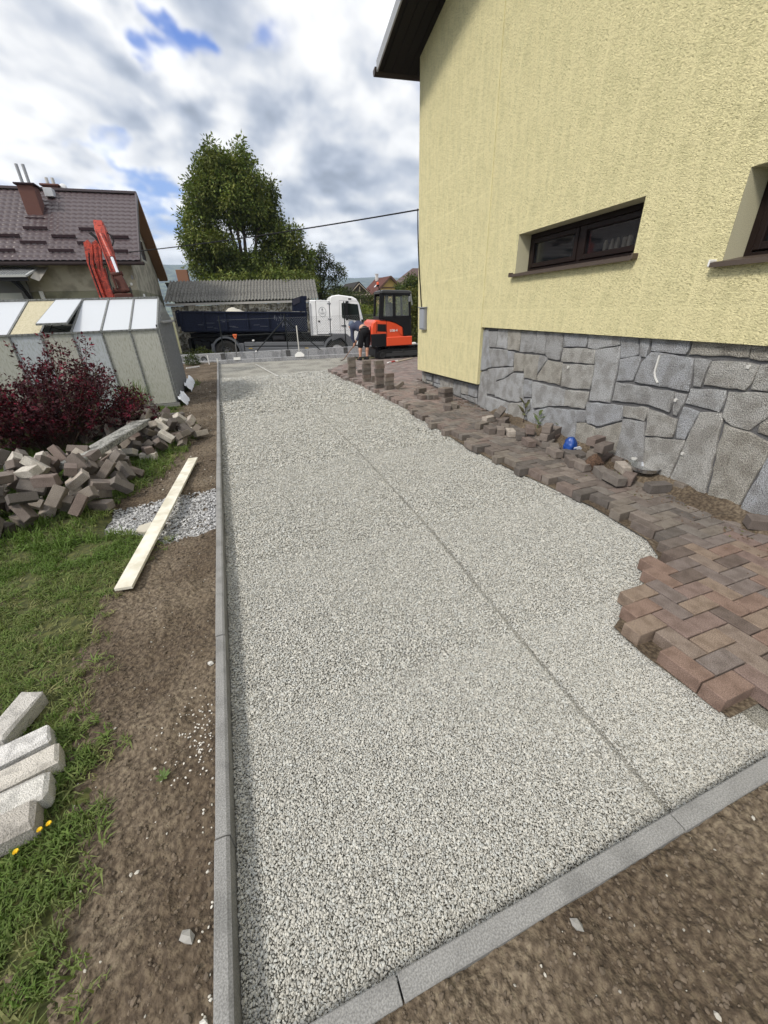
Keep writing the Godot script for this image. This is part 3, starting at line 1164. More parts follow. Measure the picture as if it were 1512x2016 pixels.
	p.append([3.490, 1.235, 3.937, 1.250, 3.947, 1.147, 3.678, 1.134, 3.495, 1.128])
	p.append([3.943, 1.247, 4.115, 1.250, 4.156, 1.142, 4.045, 1.135, 3.964, 1.141])
	p.append([2.782, 1.021, 3.006, 1.066, 3.017, 1.011, 2.988, 0.847, 2.804, 0.816])
	p.append([3.120, 1.112, 3.533, 1.101, 3.585, 0.842, 3.017, 0.837, 3.041, 1.013])
	p.append([3.552, 1.099, 3.683, 1.095, 3.675, 0.895, 3.612, 0.889])
	p.append([3.701, 1.093, 3.872, 1.107, 4.036, 1.102, 4.039, 0.978, 4.012, 0.921, 3.696, 0.911])
	p.append([4.057, 1.101, 4.163, 1.122, 4.232, 0.943, 4.052, 0.935])
	p.append([2.802, 0.800, 3.456, 0.811, 3.467, 0.638, 3.206, 0.657, 2.803, 0.615])
	p.append([3.471, 0.805, 3.574, 0.805, 3.546, 0.623, 3.508, 0.628])
	p.append([3.602, 0.862, 3.875, 0.890, 3.891, 0.845, 3.887, 0.729, 3.590, 0.746])
	p.append([3.904, 0.887, 4.181, 0.923, 4.231, 0.789, 4.174, 0.694, 4.141, 0.646, 4.016, 0.647, 3.918, 0.703])
	p.append([4.244, 0.769, 4.316, 0.807, 4.389, 0.617, 4.205, 0.651, 4.199, 0.705])
	p.append([2.959, 0.587, 3.239, 0.629, 3.241, 0.503, 2.982, 0.490])
	p.append([3.247, 0.620, 3.552, 0.591, 3.569, 0.434, 3.296, 0.373])
	p.append([3.584, 0.704, 3.723, 0.694, 3.688, 0.448, 3.606, 0.434, 3.586, 0.553])
	p.append([2.992, 0.460, 3.244, 0.494, 3.385, -0.030, 2.991, -0.030, 3.008, 0.344])
	p.append([3.299, 0.353, 3.686, 0.438, 3.649, -0.030, 3.397, -0.030])
	p.append([3.743, 0.689, 3.894, 0.722, 3.933, 0.673, 3.942, 0.555, 4.018, -0.030, 3.668, -0.030, 3.698, 0.403])
	p.append([3.963, 0.646, 4.020, 0.635, 4.146, 0.631, 4.306, 0.593, 4.318, 0.501, 4.266, -0.030, 4.051, -0.030, 3.972, 0.494])
	p.append([4.338, 0.540, 4.391, 0.595, 4.585, -0.030, 4.292, -0.030])
	q.append([-3.115, 0.180, -2.891, 0.175, -2.864, -0.030, -3.106, -0.030])
	q.append([-2.844, 0.176, -2.500, 0.184, -2.520, 0.048, -2.838, 0.045])
	q.append([-2.821, 0.005, -2.460, 0.026, -2.446, -0.030, -2.778, -0.030])
	q.append([-2.357, 0.187, -2.030, 0.206, -2.032, 0.064, -2.347, 0.053])
	q.append([-2.345, 0.022, -2.016, 0.042, -2.000, -0.030, -2.331, -0.030])
	q.append([-2.004, 0.210, -1.699, 0.217, -1.666, -0.030, -1.974, -0.030])
	q.append([-1.663, 0.218, -1.344, 0.226, -1.321, -0.030, -1.642, -0.030])
	q.append([-1.298, 0.223, -0.984, 0.242, -0.984, -0.030, -1.271, -0.030])
	q.append([-0.953, 0.242, -0.681, 0.257, -0.662, 0.060, -0.926, 0.049])
	q.append([-0.642, 0.259, -0.309, 0.277, -0.295, 0.083, -0.623, 0.063])
	q.append([-0.944, 0.019, -0.659, 0.039, -0.629, 0.036, -0.302, 0.066, -0.271, -0.030, -0.925, -0.030])
	# the stones go on past the picture's right edge
	for k in 14:
		var x := 4.61 + (k % 7) * 0.62
		var y0 := 0.0 if k < 7 else 0.63
		if k == 7:
			x += 0.03
		p.append([x, y0, x + 0.58, y0 + 0.02, x + 0.57, y0 + 0.57, x + 0.02, y0 + 0.58])
	for f in p:
		var b := MB.new()
		b.at(Transform3D(Basis(), Vector3(0, 0, -0.066)))
		stone(b, f, r.randf_range(0.019, 0.026), r)
		part("stone", b, M.granite[r.randi() % 5], pl)
	for f in q:
		var b := MB.new()
		b.at(Transform3D(Basis(), Vector3(0, 0, -0.131)))
		stone(b, f, r.randf_range(0.019, 0.026), r)
		part("stone", b, M.granite[r.randi() % 4], pl)
	# a trickle of white paint on one stone, splashes on others
	var b2 := MB.new()
	var run := [Vector2(3.225, 1.095), Vector2(3.223, 1.041), Vector2(3.22, 0.95), Vector2(3.242, 0.907), Vector2(3.281, 0.866)]
	for k in run.size() - 1:
		b2.bar(Vector3(run[k].x, run[k].y, -0.038), Vector3(run[k + 1].x, run[k + 1].y, -0.038), 0.014, 0.012, Vector3(0, 0, 1), 0.001)
	part("paint_trickle", b2, mat(0.62, 0.62, 0.6, 0.8), pl)
	for q2 in [Vector2(3.986, 1.085), Vector2(3.502, 0.752), Vector2(3.715, 0.327), Vector2(2.05, 0.86)]:
		b2 = MB.new()
		b2.at(Transform3D(Basis(), Vector3(q2.x, q2.y, -0.046)))
		b2.prism([Vector2(-0.012, -0.011), Vector2(0.009, -0.016), Vector2(0.014, 0.004), Vector2(0.002, 0.016), Vector2(-0.011, 0.009)], 0.014)
		part("paint_splash", b2, mat(0.52, 0.52, 0.5, 0.8), pl)
	# windows: dark brown frames, two sashes each
	for wi in 2:
		var s: Array = wins[wi]
		var fr := MB.new()
		var zf := -0.215
		var t := 0.055
		var cx: float = (s[0] + s[1]) * 0.5
		var cy: float = (s[2] + s[3]) * 0.5
		var ww: float = s[1] - s[0]
		var hh: float = s[3] - s[2]
		fr.box(Vector3(s[0] + t / 2 + 0.002, cy, zf), Vector3(t, hh - 0.004, 0.07), 0.004)
		fr.box(Vector3(s[1] - t / 2 - 0.002, cy, zf), Vector3(t, hh - 0.004, 0.07), 0.004)
		fr.box(Vector3(cx, s[3] - t / 2 - 0.002, zf), Vector3(ww - 2 * t - 0.004, t, 0.07), 0.004)
		fr.box(Vector3(cx, s[2] + t / 2 + 0.002, zf), Vector3(ww - 2 * t - 0.004, t, 0.07), 0.004)
		fr.box(Vector3(cx, cy, zf), Vector3(0.07, hh - 2 * t - 0.004, 0.07), 0.004)
		var wn := part("window", fr, M.brown_frame, o)
		for k in 2:
			var x0: float = s[0] + t + 0.006 if k == 0 else cx + 0.039
			var x1: float = cx - 0.039 if k == 0 else s[1] - t - 0.006
			var y0: float = s[2] + t + 0.006
			var y1: float = s[3] - t - 0.006
			var sa := MB.new()
			var st := 0.052
			for e in [[x0 + st / 2, (y0 + y1) / 2, st, y1 - y0], [x1 - st / 2, (y0 + y1) / 2, st, y1 - y0], [(x0 + x1) / 2, y0 + st / 2, x1 - x0 - 2 * st, st], [(x0 + x1) / 2, y1 - st / 2, x1 - x0 - 2 * st, st]]:
				sa.box(Vector3(e[0], e[1], zf + 0.012), Vector3(e[2], e[3], 0.075), 0.007)
			part("sash", sa, M.brown_frame, wn)
			var gl := MB.new()
			gl.poly([Vector3(x0 + st, y0 + st, zf + 0.02), Vector3(x1 - st, y0 + st, zf + 0.02), Vector3(x1 - st, y1 - st, zf + 0.02), Vector3(x0 + st, y1 - st, zf + 0.02)], Vector3(0, 0, 1))
			part("pane", gl, M.glass_dark, wn)
		# a bit of room behind the panes
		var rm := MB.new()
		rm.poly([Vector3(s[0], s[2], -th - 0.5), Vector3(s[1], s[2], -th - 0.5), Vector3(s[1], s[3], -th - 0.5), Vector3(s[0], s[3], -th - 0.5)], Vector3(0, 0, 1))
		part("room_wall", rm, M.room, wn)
		var sl := MB.new()
		var prof := [Vector2(0.06, 0.004), Vector2(0.06, -0.028), Vector2(0.052, -0.028), Vector2(0.052, -0.006), Vector2(-0.17, 0.028), Vector2(-0.17, 0.036)]
		sl.at(Transform3D(Basis(Vector3(0, 0, 1), Vector3.UP, Vector3(-1, 0, 0)), Vector3(s[1] + 0.045, s[2] - 0.004, 0)))
		sl.prism(prof, ww + 0.09)
		var sill := part("sill", sl, M.sill, o)
		for x in [s[0] - 0.052, s[1] + 0.052]:
			var cap := MB.new()
			cap.box(Vector3(x, s[2] - 0.004, 0.026), Vector3(0.014, 0.05, 0.085), 0.006)
			part("end_cap", cap, M.sill if x > s[0] or wi == 0 else M.white_plain, sill)
	# shelf with jars seen in the second pane
	var shelf := MB.new()
	for k in 7:
		shelf.at(Transform3D(Basis(), Vector3(1.95 + k * 0.085 + 0.02 * sin(k * 3.0), 2.0, -0.33)))
		shelf.lathe([Vector2(0.0, 0.0), Vector2(0.026, 0.0), Vector2(0.026, 0.10 + 0.03 * sin(k * 5.0)), Vector2(0.012, 0.13), Vector2(0.0, 0.135)], 10)
	part("jars_behind_pane", shelf, mat(0.35, 0.31, 0.24, 0.4), o)
	# roof with a deep dark soffit, zinc verge and gutter
	var g0 := far - 0.46
	var gy := func(x): return ytop.call(x)
	var rf := MB.new()
	rf.prism([Vector2(g0, gy.call(g0) + 0.0), Vector2(near, gy.call(near) + 0.0), Vector2(near, gy.call(near) + 0.10), Vector2(g0, gy.call(g0) + 0.10)], -7.9)
	for i in rf.v.size():
		rf.v[i].z += 0.66
	var roof := part("roof", rf, M.black_soffit, o)
	var vg := MB.new()
	vg.prism([Vector2(g0, gy.call(g0) - 0.02), Vector2(near, gy.call(near) - 0.02), Vector2(near, gy.call(near) + 0.13), Vector2(g0, gy.call(g0) + 0.13)], 0.025)
	for i in vg.v.size():
		vg.v[i].z += 0.663
	part("verge_trim", vg, M.zinc, roof)
	var gt := MB.new()
	var gpts := []
	for k in 9:
		gpts.append(Vector2(g0 - 0.075 + 0.07 * cos(PI + PI * k / 8.0), gy.call(g0) + 0.02 + 0.08 * sin(PI + PI * k / 8.0)))
	gpts.append(Vector2(g0 - 0.005, gy.call(g0) + 0.05))
	gpts.append(Vector2(g0 - 0.145, gy.call(g0) + 0.04))
	gt.prism(gpts, -7.9)
	for i in gt.v.size():
		gt.v[i].z += 0.72
	part("gutter", gt, M.gutter, roof)
	# soffit board under the far eave
	var sf := MB.new()
	for k in 6:
		sf.bar(Vector3(g0 + 0.01, gy.call(g0) - 0.012, 0.5 - k * 0.16), Vector3(near, gy.call(near) - 0.012, 0.5 - k * 0.16), 0.15, 0.02)
	part("soffit_boards", sf, M.black_soffit, roof)
	# meter box with its cable
	var mb := MB.new()
	mb.box(Vector3(-2.66, 1.325, 0.045), Vector3(0.30, 0.42, 0.065), 0.008)
	var bx := part("meter_box", mb, M.grey_plastic, o)
	mb = MB.new()
	mb.box(Vector3(-2.66, 1.325, 0.081), Vector3(0.255, 0.37, 0.010), 0.003)
	part("door", mb, mat(0.30, 0.32, 0.36, 0.5), bx)
	mb = MB.new()
	mb.box(Vector3(-2.66, 1.545, 0.055), Vector3(0.33, 0.02, 0.10), 0.003)
	part("hood", mb, M.grey_plastic, bx)
	mb = MB.new()
	var cb := []
	for k in 15:
		var f := k / 14.0
		cb.append(Vector3(far - 0.01 + 0.32 * f * f, 3.32 - 1.80 * f + 0.0, 0.03 - 0.0 * f) if f < 0.8 else Vector3(lerpf(far + 0.195, -2.80, (f - 0.8) / 0.2), lerpf(1.88, 1.52, pow((f - 0.8) / 0.2, 0.7)), 0.03))
	mb.tube(cb, 0.011, 0.011, 6)
	part("cable", mb, M.black, bx)


func frame_of(origin: Vector3, xdir: Vector3) -> Transform3D:
	var x := xdir.normalized()
	return Transform3D(Basis(x, Vector3.UP, x.cross(Vector3.UP)), origin)


func build_greenhouse() -> void:
	var o := thing("greenhouse", "low pale greenhouse with one roof vent propped open and a ribbed grey end wall", "greenhouse")
	var x1 := -1.05
	var p := 0.434
	var zf := -8.66
	var zr := -10.03
	var zb := -11.4
	var ye := 1.35
	var yr := 1.87
	M.alu = mat(0.30, 0.30, 0.30, 0.5, 0.4)
	M.frame_grey = textured(ntex(101, 0.05, 3, [[0.3, gray(0.36)], [0.7, gray(0.52)]], 256), Color(0.98, 1.0, 1.0), 2.0, 0.8)
	var streak := ntex(102, 0.03, 4, [[0.2, Color(0.90, 0.90, 0.87)], [0.42, Color(0.97, 0.97, 0.96)], [0.6, Color.WHITE]], 512)
	var mould := ntex(103, 0.05, 4, [[0.12, Color(0.70, 0.70, 0.64)], [0.24, Color(0.95, 0.95, 0.93)], [0.4, Color.WHITE]], 512)
	var panes := []
	for t in [[0.66, 0.67, 0.62], [0.63, 0.64, 0.59], [0.66, 0.71, 0.77], [0.62, 0.62, 0.57], [0.64, 0.69, 0.76], [0.61, 0.62, 0.57]]:
		panes.append(overlay(textured(streak, lin(t[0] * 0.66, t[1] * 0.66, t[2] * 0.66), 1.0, 0.6), mould, Vector3(3.0, 0.55, 3.0)))
	for m in panes:
		m.uv1_scale = Vector3(2.4, 0.5, 2.4)
	var film := mat(0.50, 0.53, 0.57, 0.4)
	var osb := overlay(textured(ntex(104, 0.06, 3, [[0.2, Color(0.50, 0.48, 0.38)], [0.32, Color(0.70, 0.67, 0.57)], [0.7, Color(0.76, 0.73, 0.63)]], 512), Color.WHITE, 1.6, 0.8), streak, Vector3.ONE)
	for i in 9:
		var a := x1 - p * (i + 1)
		var b := x1 - p * i
		var w := MB.new()
		w.box(Vector3((a + b) / 2, (ye + 0.06) / 2, zf), Vector3(p - 0.026, ye - 0.08, 0.012), 0.002)
		part("wall_panel", w, panes[i % 6], o)
		if i == 3:
			continue
		w = MB.new()
		w.at(Transform3D(Basis(Vector3.RIGHT, atan2(yr - ye, zf - zr)), Vector3((a + b) / 2, (ye + yr) / 2, (zf + zr) / 2)))
		w.box(Vector3.ZERO, Vector3(p - 0.03, 0.012, Vector2(zf - zr, yr - ye).length() - 0.05), 0.002)
		part("roof_panel", w, osb if i == 4 else film, o)
	# the open vent, hinged at the ridge and propped on two stays
	var v := MB.new()
	var a3 := x1 - p * 3 - p / 2
	var top := Vector3(a3, yr + 0.015, zr)
	var bot := Vector3(a3, 1.505, -8.62)
	v.bar(top, bot, p - 0.02, 0.014, Vector3.UP, 0.003)
	var vent := part("roof_vent", v, film, o)
	v = MB.new()
	for s in [-0.5, 0.5]:
		v.bar(top + Vector3(s * (p - 0.02), -0.012, 0), bot + Vector3(s * (p - 0.02), -0.012, 0), 0.018, 0.03)
	v.bar(bot + Vector3(-p / 2, -0.012, 0), bot + Vector3(p / 2, -0.012, 0), 0.02, 0.03)
	part("vent_frame", v, M.frame_grey, vent)
	v = MB.new()
	v.bar(Vector3(a3 - 0.12, 1.37, -8.75), Vector3(a3 - 0.02, 1.49, -8.72), 0.012, 0.012)
	v.bar(Vector3(a3 - 0.10, 1.47, -8.70), Vector3(a3 + 0.14, 1.36, -8.80), 0.012, 0.012)
	v.bar(Vector3(a3 + 0.12, 1.60, -9.1), Vector3(a3 + 0.2, 1.48, -8.9), 0.014, 0.02)
	part("stay", v, M.black, vent)
	var f := MB.new()
	for i in 10:
		var x := x1 - p * i
		f.box(Vector3(x, ye / 2 + 0.01, zf + 0.004), Vector3(0.024, ye, 0.034), 0.003)
	part("posts", f, M.frame_grey, o)
	f = MB.new()
	for i in 10:
		var x := x1 - p * i
		f.bar(Vector3(x, ye + 0.004, zf), Vector3(x, yr + 0.004, zr), 0.028, 0.03)
		f.bar(Vector3(x, 1.45, zb), Vector3(x, yr, zr), 0.028, 0.03)
	part("rafters", f, M.frame_grey, o)
	f = MB.new()
	f.bar(Vector3(x1 + 0.01, yr + 0.02, zr), Vector3(x1 - p * 9, yr + 0.02, zr), 0.06, 0.03)
	part("ridge_bar", f, M.frame_grey, o)
	f = MB.new()
	f.bar(Vector3(x1 + 0.01, ye, zf + 0.012), Vector3(x1 - p * 9, ye, zf + 0.012), 0.03, 0.028)
	part("eave_bar", f, M.frame_grey, o)
	f = MB.new()
	f.bar(Vector3(x1 + 0.05, 0.03, zf + 0.01), Vector3(x1 - p * 9, 0.03, zf + 0.01), 0.07, 0.06)
	part("base_rail", f, M.alu, o)
	f = MB.new()
	f.at(Transform3D(Basis(Vector3.RIGHT, -atan2(yr - 1.45, zr - zb)), Vector3(x1 - p * 4.5, (1.45 + yr) / 2, (zr + zb) / 2)))
	f.box(Vector3.ZERO, Vector3(p * 9, 0.012, 1.4))
	part("rear_roof", f, film, o)
	f = MB.new()
	f.box(Vector3(x1 - p * 4.5, 0.73, zb), Vector3(p * 9, 1.44, 0.012))
	part("rear_wall", f, panes[0], o)
	f = MB.new()
	f.box(Vector3(x1 - p * 9, 0.7, (zf + zb) / 2), Vector3(0.012, 1.35, zf - zb))
	part("far_end_wall", f, panes[0], o)
	# ribbed sheet-metal end wall: each sheet a folded profile
	var ribs := textured(ntex(105, 0.05, 4, [[0.2, gray(0.54)], [0.5, gray(0.60)], [0.8, gray(0.66)]], 256), Color(0.97, 0.99, 1.0), 0.7, 0.5)
	ribs.metallic = 0.25
	var rib_shade := mat(0.075, 0.08, 0.09, 0.7)  # dark strips painted in as the shade between the ribs
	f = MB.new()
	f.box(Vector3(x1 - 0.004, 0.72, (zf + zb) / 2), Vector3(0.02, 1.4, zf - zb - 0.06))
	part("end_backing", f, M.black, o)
	for s in 16:
		var w := MB.new()
		w.box(Vector3(x1 + 0.014, 0.73, zf - 0.10 - s * 0.169), Vector3(0.014, 1.40, 0.140), 0.003)
		part("ribbed_sheet", w, ribs, o)
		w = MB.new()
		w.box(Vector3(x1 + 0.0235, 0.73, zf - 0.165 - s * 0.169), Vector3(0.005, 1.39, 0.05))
		part("rib_shade", w, rib_shade, o)
	f = MB.new()
	for k in 12:
		var za := zr + 1.30 - k * 0.225
		var zc := za - 0.20
		var y0 := 1.44
		var ya := (lerpf(yr, ye, (za - zr) / (zf - zr)) if za > zr else lerpf(yr, 1.47, (zr - za) / (zr - zb))) - 0.01
		var yb := (lerpf(yr, ye, (zc - zr) / (zf - zr)) if zc > zr else lerpf(yr, 1.47, (zr - zc) / (zr - zb))) - 0.01
		if ya < y0 + 0.005 or yb < y0 + 0.005:
			continue
		f.poly([Vector3(x1 + 0.015, y0, za), Vector3(x1 + 0.015, y0, zc), Vector3(x1 + 0.015, yb, zc), Vector3(x1 + 0.015, ya, za)], Vector3.RIGHT)
		f.box(Vector3(x1 + 0.02, (y0 + minf(ya, yb)) / 2, zc - 0.012), Vector3(0.02, minf(ya, yb) - y0, 0.024))
	part("gable_sheet", f, ribs, o)
	f = MB.new()
	f.box(Vector3(x1 + 0.035, 1.45, (zf - 0.55 + zb) / 2), Vector3(0.08, 0.04, zf - 0.5 - zb), 0.005)
	part("gable_rail", f, M.alu, o)
	# torn white sheeting wrapped round the foot of the end wall
	var r := RandomNumberGenerator.new()
	r.seed = 12
	for q in [[-8.56, -9.28, "nearer strip of white sheeting at the foot of the ribbed wall"], [-10.2, -11.75, "farther strip of white sheeting at the foot of the ribbed wall"]]:
		var w := MB.new()
		var rows := []
		for j in 9:
			var row := PackedVector3Array()
			for i in 7:
				var u := i / 6.0
				var z := lerpf(q[0], q[1], j / 8.0)
				row.append(Vector3(x1 + 0.045 + u * 0.13 + r.randf_range(-0.01, 0.01), 0.15 - u * u * 0.15 + r.randf_range(-0.012, 0.012) + 0.03 * sin(j * 1.7), z))
			rows.append(row)
		w.grid(rows, Vector3(1, 1, 0))
		solo("plastic_sheeting", w, mat(0.74, 0.77, 0.82, 0.35), q[2], "plastic sheet", "sheeting at the greenhouse foot")


func build_neighbour_house() -> void:
	var o := thing("neighbour_house", "beige house with brown metal tile roof behind the greenhouse", "house")
	o.transform = frame_of(Vector3(-2.05, 0, -17.1), Vector3(1, 0, 0.03))
	var ye := 3.17
	var yr := 5.56
	var zr := -3.1
	var xl := -9.5
	var wallm := overlay(textured(ntex(111, 0.1, 3, [[0.2, gray(0.82)], [0.8, gray(0.95)]], 256), lin(0.47, 0.44, 0.345), 2.0, 0.95), ntex(112, 0.02, 4, [[0.3, gray(0.82)], [0.6, gray(1.0)]], 256), Vector3.ONE * 0.3)
	var band := overlay(textured(ntex(111, 0.1, 3, [[0.2, gray(0.82)], [0.8, gray(0.95)]], 256), lin(0.30, 0.295, 0.205), 2.0, 0.95), ntex(112, 0.02, 4, [[0.3, gray(0.82)], [0.6, gray(1.0)]], 256), Vector3.ONE * 0.3)
	var w := MB.new()
	w.box(Vector3((xl - 0.35) / 2, 2.745, -3.15), Vector3(-xl - 0.35, 0.73, 5.5))
	var gx := -0.35
	w.at(Transform3D(Basis(Vector3(0, 0, -1), Vector3.UP, Vector3.RIGHT), Vector3(gx - 0.3, 0, 0)))
	w.prism([Vector2(0.4, 3.112), Vector2(5.9, 3.112), Vector2(5.9, 3.16), Vector2(3.15, yr - 0.22), Vector2(0.4, 3.16)], 0.3)
	part("wall", w, wallm, o)
	w = MB.new()
	w.box(Vector3((xl - 0.35) / 2, 1.18, -3.15), Vector3(-xl - 0.33, 2.39, 5.52))
	part("plinth_wall", w, band, o)
	# roof: pressed metal tiles
	var tile := mat(0.062, 0.042, 0.046, 0.38, 0.0)
	tile.clearcoat_enabled = true
	tile.clearcoat = 0.25
	tile.clearcoat_roughness = 0.3
	var rf := MB.new()
	var rows := []
	var nrow := 17
	for j in nrow:
		for k in [0.0, 0.03, 0.97]:
			if k == 0.0 and j == 0:
				continue
			var v: float = (j + (k if k > 0.0 else 0.0)) / nrow
			var row := PackedVector3Array()
			var step: float = 0.035 * (1.0 - k) if k > 0.0 else 0.0
			for i in 301:
				var x: float = lerpf(xl, 0.0, i / 300.0)
				var ph := fposmod(x / 0.185, 1.0)
				var wave := 0.026 * (1.0 - pow(absf(ph * 2.0 - 1.0), 3.0))
				row.append(Vector3(x, lerpf(ye, yr, v) + step + wave - 0.016, lerpf(0.0, zr, v)))
			rows.append(row)
	rf.grid(rows, Vector3(0, 1, 1))
	var roof := part("roof", rf, tile, o)
	rf = MB.new()
	rf.bar(Vector3((xl) / 2, 3.1, -6.2), Vector3(xl / 2, yr - 0.04, zr), -xl, 0.04)
	rf.bar(Vector3((xl) / 2, ye - 0.07, 0.0), Vector3(xl / 2, yr - 0.07, zr), -xl, 0.03)
	part("rear_roof", rf, tile, roof)
	rf = MB.new()
	rf.bar(Vector3(xl, yr + 0.03, zr), Vector3(0.02, yr + 0.03, zr), 0.22, 0.07)
	part("ridge_cap", rf, tile, roof)
	var timber := mat(0.20, 0.105, 0.05, 0.7)
	rf = MB.new()
	rf.bar(Vector3(0.0, ye - 0.02, 0.02), Vector3(0.0, yr + 0.0, zr), 0.05, 0.16)
	part("verge_trim", rf, tile, roof)
	rf = MB.new()
	rf.bar(Vector3(0.0, 3.07, -6.22), Vector3(0.0, yr - 0.02, zr), 0.05, 0.17)
	rf.bar(Vector3(-0.18, 3.0, -6.22), Vector3(-0.18, yr - 0.10, zr), 0.34, 0.03)
	part("verge_board", rf, timber, roof)
	rf = MB.new()
	rf.bar(Vector3(xl, ye - 0.06, 0.05), Vector3(0.13, ye - 0.06, 0.05), 0.12, 0.09, Vector3.UP, 0.02)
	part("gutter", rf, mat(0.035, 0.025, 0.025, 0.4), roof)
	var dark := mat(0.035, 0.02, 0.024, 0.5)
	var inv := o.transform.affine_inverse()
	for g in [[-5.95, -5.40, 3.45], [-4.54, -3.85, 3.45], [-2.82, -2.31, 3.45], [-5.31, -4.61, 3.70], [-3.77, -3.45, 3.70], [-5.95, -5.34, 3.91], [-4.49, -3.82, 3.91], [-2.82, -2.28, 3.91], [-5.28, -4.62, 4.16], [-3.74, -3.3, 4.16]]:
		var t: float = (g[2] - ye) / (yr - ye)
		var z := lerpf(0.0, zr, t)
		var b := MB.new()
		var la: float = g[0] + 2.0
		var lb: float = g[1] + 2.0
		b.box(Vector3((la + lb) / 2, g[2] + 0.045, z + 0.05), Vector3(lb - la, 0.085, 0.03), 0.004)
		for k in 4:
			b.box(Vector3(lerpf(la, lb, (k + 0.5) / 4.0), g[2] + 0.02, z), Vector3(0.03, 0.03, 0.12))
		part("snow_guard", b, dark, roof)
	# chimneys
	var br := textured(ntex(113, 0.08, 3, [[0.2, Color(0.35, 0.235, 0.21)], [0.8, Color(0.44, 0.30, 0.27)]], 256), Color.WHITE, 2.0, 0.9)
	w = MB.new()
	w.box(Vector3(-3.02, 4.95, -2.15), Vector3(0.44, 1.0, 0.5), 0.006)
	var ch := part("chimney", w, br, roof)
	w = MB.new()
	w.box(Vector3(-3.02, 5.47, -2.15), Vector3(0.58, 0.05, 0.62), 0.01)
	part("chimney_cap", w, dark, ch)
	w = MB.new()
	w.box(Vector3(-3.02, 4.52, -1.85), Vector3(0.52, 0.10, 0.25), 0.01)
	part("flashing", w, dark, ch)
	w = MB.new()
	for x in [-3.13, -2.95]:
		w.tube([Vector3(x, 5.45, -2.15), Vector3(x, 6.02, -2.15)], 0.045, 0.045, 10)
	part("flues", w, M.zinc, ch)
	w = MB.new()
	w.box(Vector3(-2.68, 5.45, -3.5), Vector3(0.46, 0.55, 0.5), 0.006)
	ch = part("chimney", w, br, roof)
	w = MB.new()
	w.box(Vector3(-2.68, 5.75, -3.5), Vector3(0.58, 0.06, 0.6), 0.012)
	part("chimney_cap", w, br, ch)
	w = MB.new()
	for x in [-2.78, -2.6]:
		w.tube([Vector3(x, 5.77, -3.5), Vector3(x, 6.0, -3.5)], 0.05, 0.05, 10)
	part("flues", w, mat(0.5, 0.5, 0.48, 0.8), ch)
	w = MB.new()
	w.box(Vector3(-2.62, 5.42, -2.75), Vector3(0.26, 0.24, 0.3), 0.01)
	part("roof_hatch", w, mat(0.55, 0.57, 0.6, 0.5), roof)
	w = MB.new()
	w.at(Transform3D(Basis(Vector3.RIGHT, PI / 2.4), Vector3(-2.33, 5.72, -3.4)))
	w.lathe([Vector2(0.0, 0.05), Vector2(0.08, 0.035), Vector2(0.13, 0.0), Vector2(0.12, 0.0), Vector2(0.0, 0.03)], 16)
	w.at(Transform3D())
	w.bar(Vector3(-2.43, 5.6, -3.4), Vector3(-2.33, 5.72, -3.4), 0.02, 0.02)
	part("satellite_dish", w, mat(0.62, 0.63, 0.64, 0.5), roof)
	# gable window, wall lamp, vents
	w = MB.new()
	w.box(Vector3(gx + 0.005, 3.85, -3.35), Vector3(0.04, 0.78, 1.0), 0.006)
	var win := part("window", w, mat(0.5, 0.48, 0.43, 0.6), o)
	for z in [-3.12, -3.58]:
		w = MB.new()
		w.box(Vector3(gx + 0.027, 3.85, z), Vector3(0.012, 0.66, 0.4))
		part("pane", w, mat(0.03, 0.035, 0.04, 0.1), win)
	w = MB.new()
	w.box(Vector3(-0.5, 2.55, -0.36), Vector3(0.07, 0.09, 0.07), 0.02)
	part("wall_lamp", w, M.white_plain, o)
	w = MB.new()
	w.box(Vector3(-0.42, 2.75, -0.36), Vector3(0.05, 0.12, 0.05), 0.01)
	part("junction_box", w, M.grey_plastic, o)
	w = MB.new()
	w.box(Vector3(-0.36, 2.24, -1.2), Vector3(0.06, 0.10, 0.32), 0.01)
	part("vent_cover", w, M.white_plain, o)
	# glazed canopy over the side door and the glazed porch below it
	var cn := MB.new()
	var ch_z := 0.75
	for i in 3:
		var x := -4.05 + i * 0.52
		cn.bar(Vector3(x, 3.02, -0.36), Vector3(x, 2.74, ch_z), 0.035, 0.045)
	cn.bar(Vector3(-4.6, 3.02, -0.36), Vector3(-3.01, 3.02, -0.36), 0.04, 0.04)
	cn.bar(Vector3(-4.6, 2.74, ch_z), Vector3(-3.01, 2.74, ch_z), 0.05, 0.06)
	var can := part("canopy", cn, mat(0.42, 0.43, 0.42, 0.5), o)
	for i in 3:
		cn = MB.new()
		var x := -4.31 + i * 0.52
		cn.bar(Vector3(x, 3.035, -0.36), Vector3(x, 2.755, ch_z), 0.48, 0.008)
		part("canopy_pane", cn, mat(0.55, 0.58, 0.58, 0.25), can)
	cn = MB.new()
	for i in 22:
		var x := -4.55 + i * 0.07
		cn.bar(Vector3(x, 3.05, -0.3), Vector3(x, 2.78, ch_z - 0.05), 0.014, 0.012)
	for k in 3:
		cn.bar(Vector3(-4.6, 2.83 + k * 0.08, ch_z - 0.3 - k * 0.32), Vector3(-3.03, 2.83 + k * 0.08, ch_z - 0.3 - k * 0.32), 0.02, 0.015)
	part("canopy_grille", cn, mat(0.12, 0.12, 0.12, 0.6), can)
	cn = MB.new()
	cn.bar(Vector3(-4.6, 2.66, ch_z - 0.02), Vector3(-3.0, 2.66, ch_z - 0.02), 0.05, 0.10)
	cn.bar(Vector3(-3.3, 2.62, ch_z - 0.05), Vector3(-3.16, 1.9, 0.35), 0.05, 0.09, Vector3.RIGHT)
	cn.bar(Vector3(-3.42, 2.62, ch_z - 0.05), Vector3(-3.24, 2.36, ch_z - 0.1), 0.05, 0.06, Vector3.RIGHT)
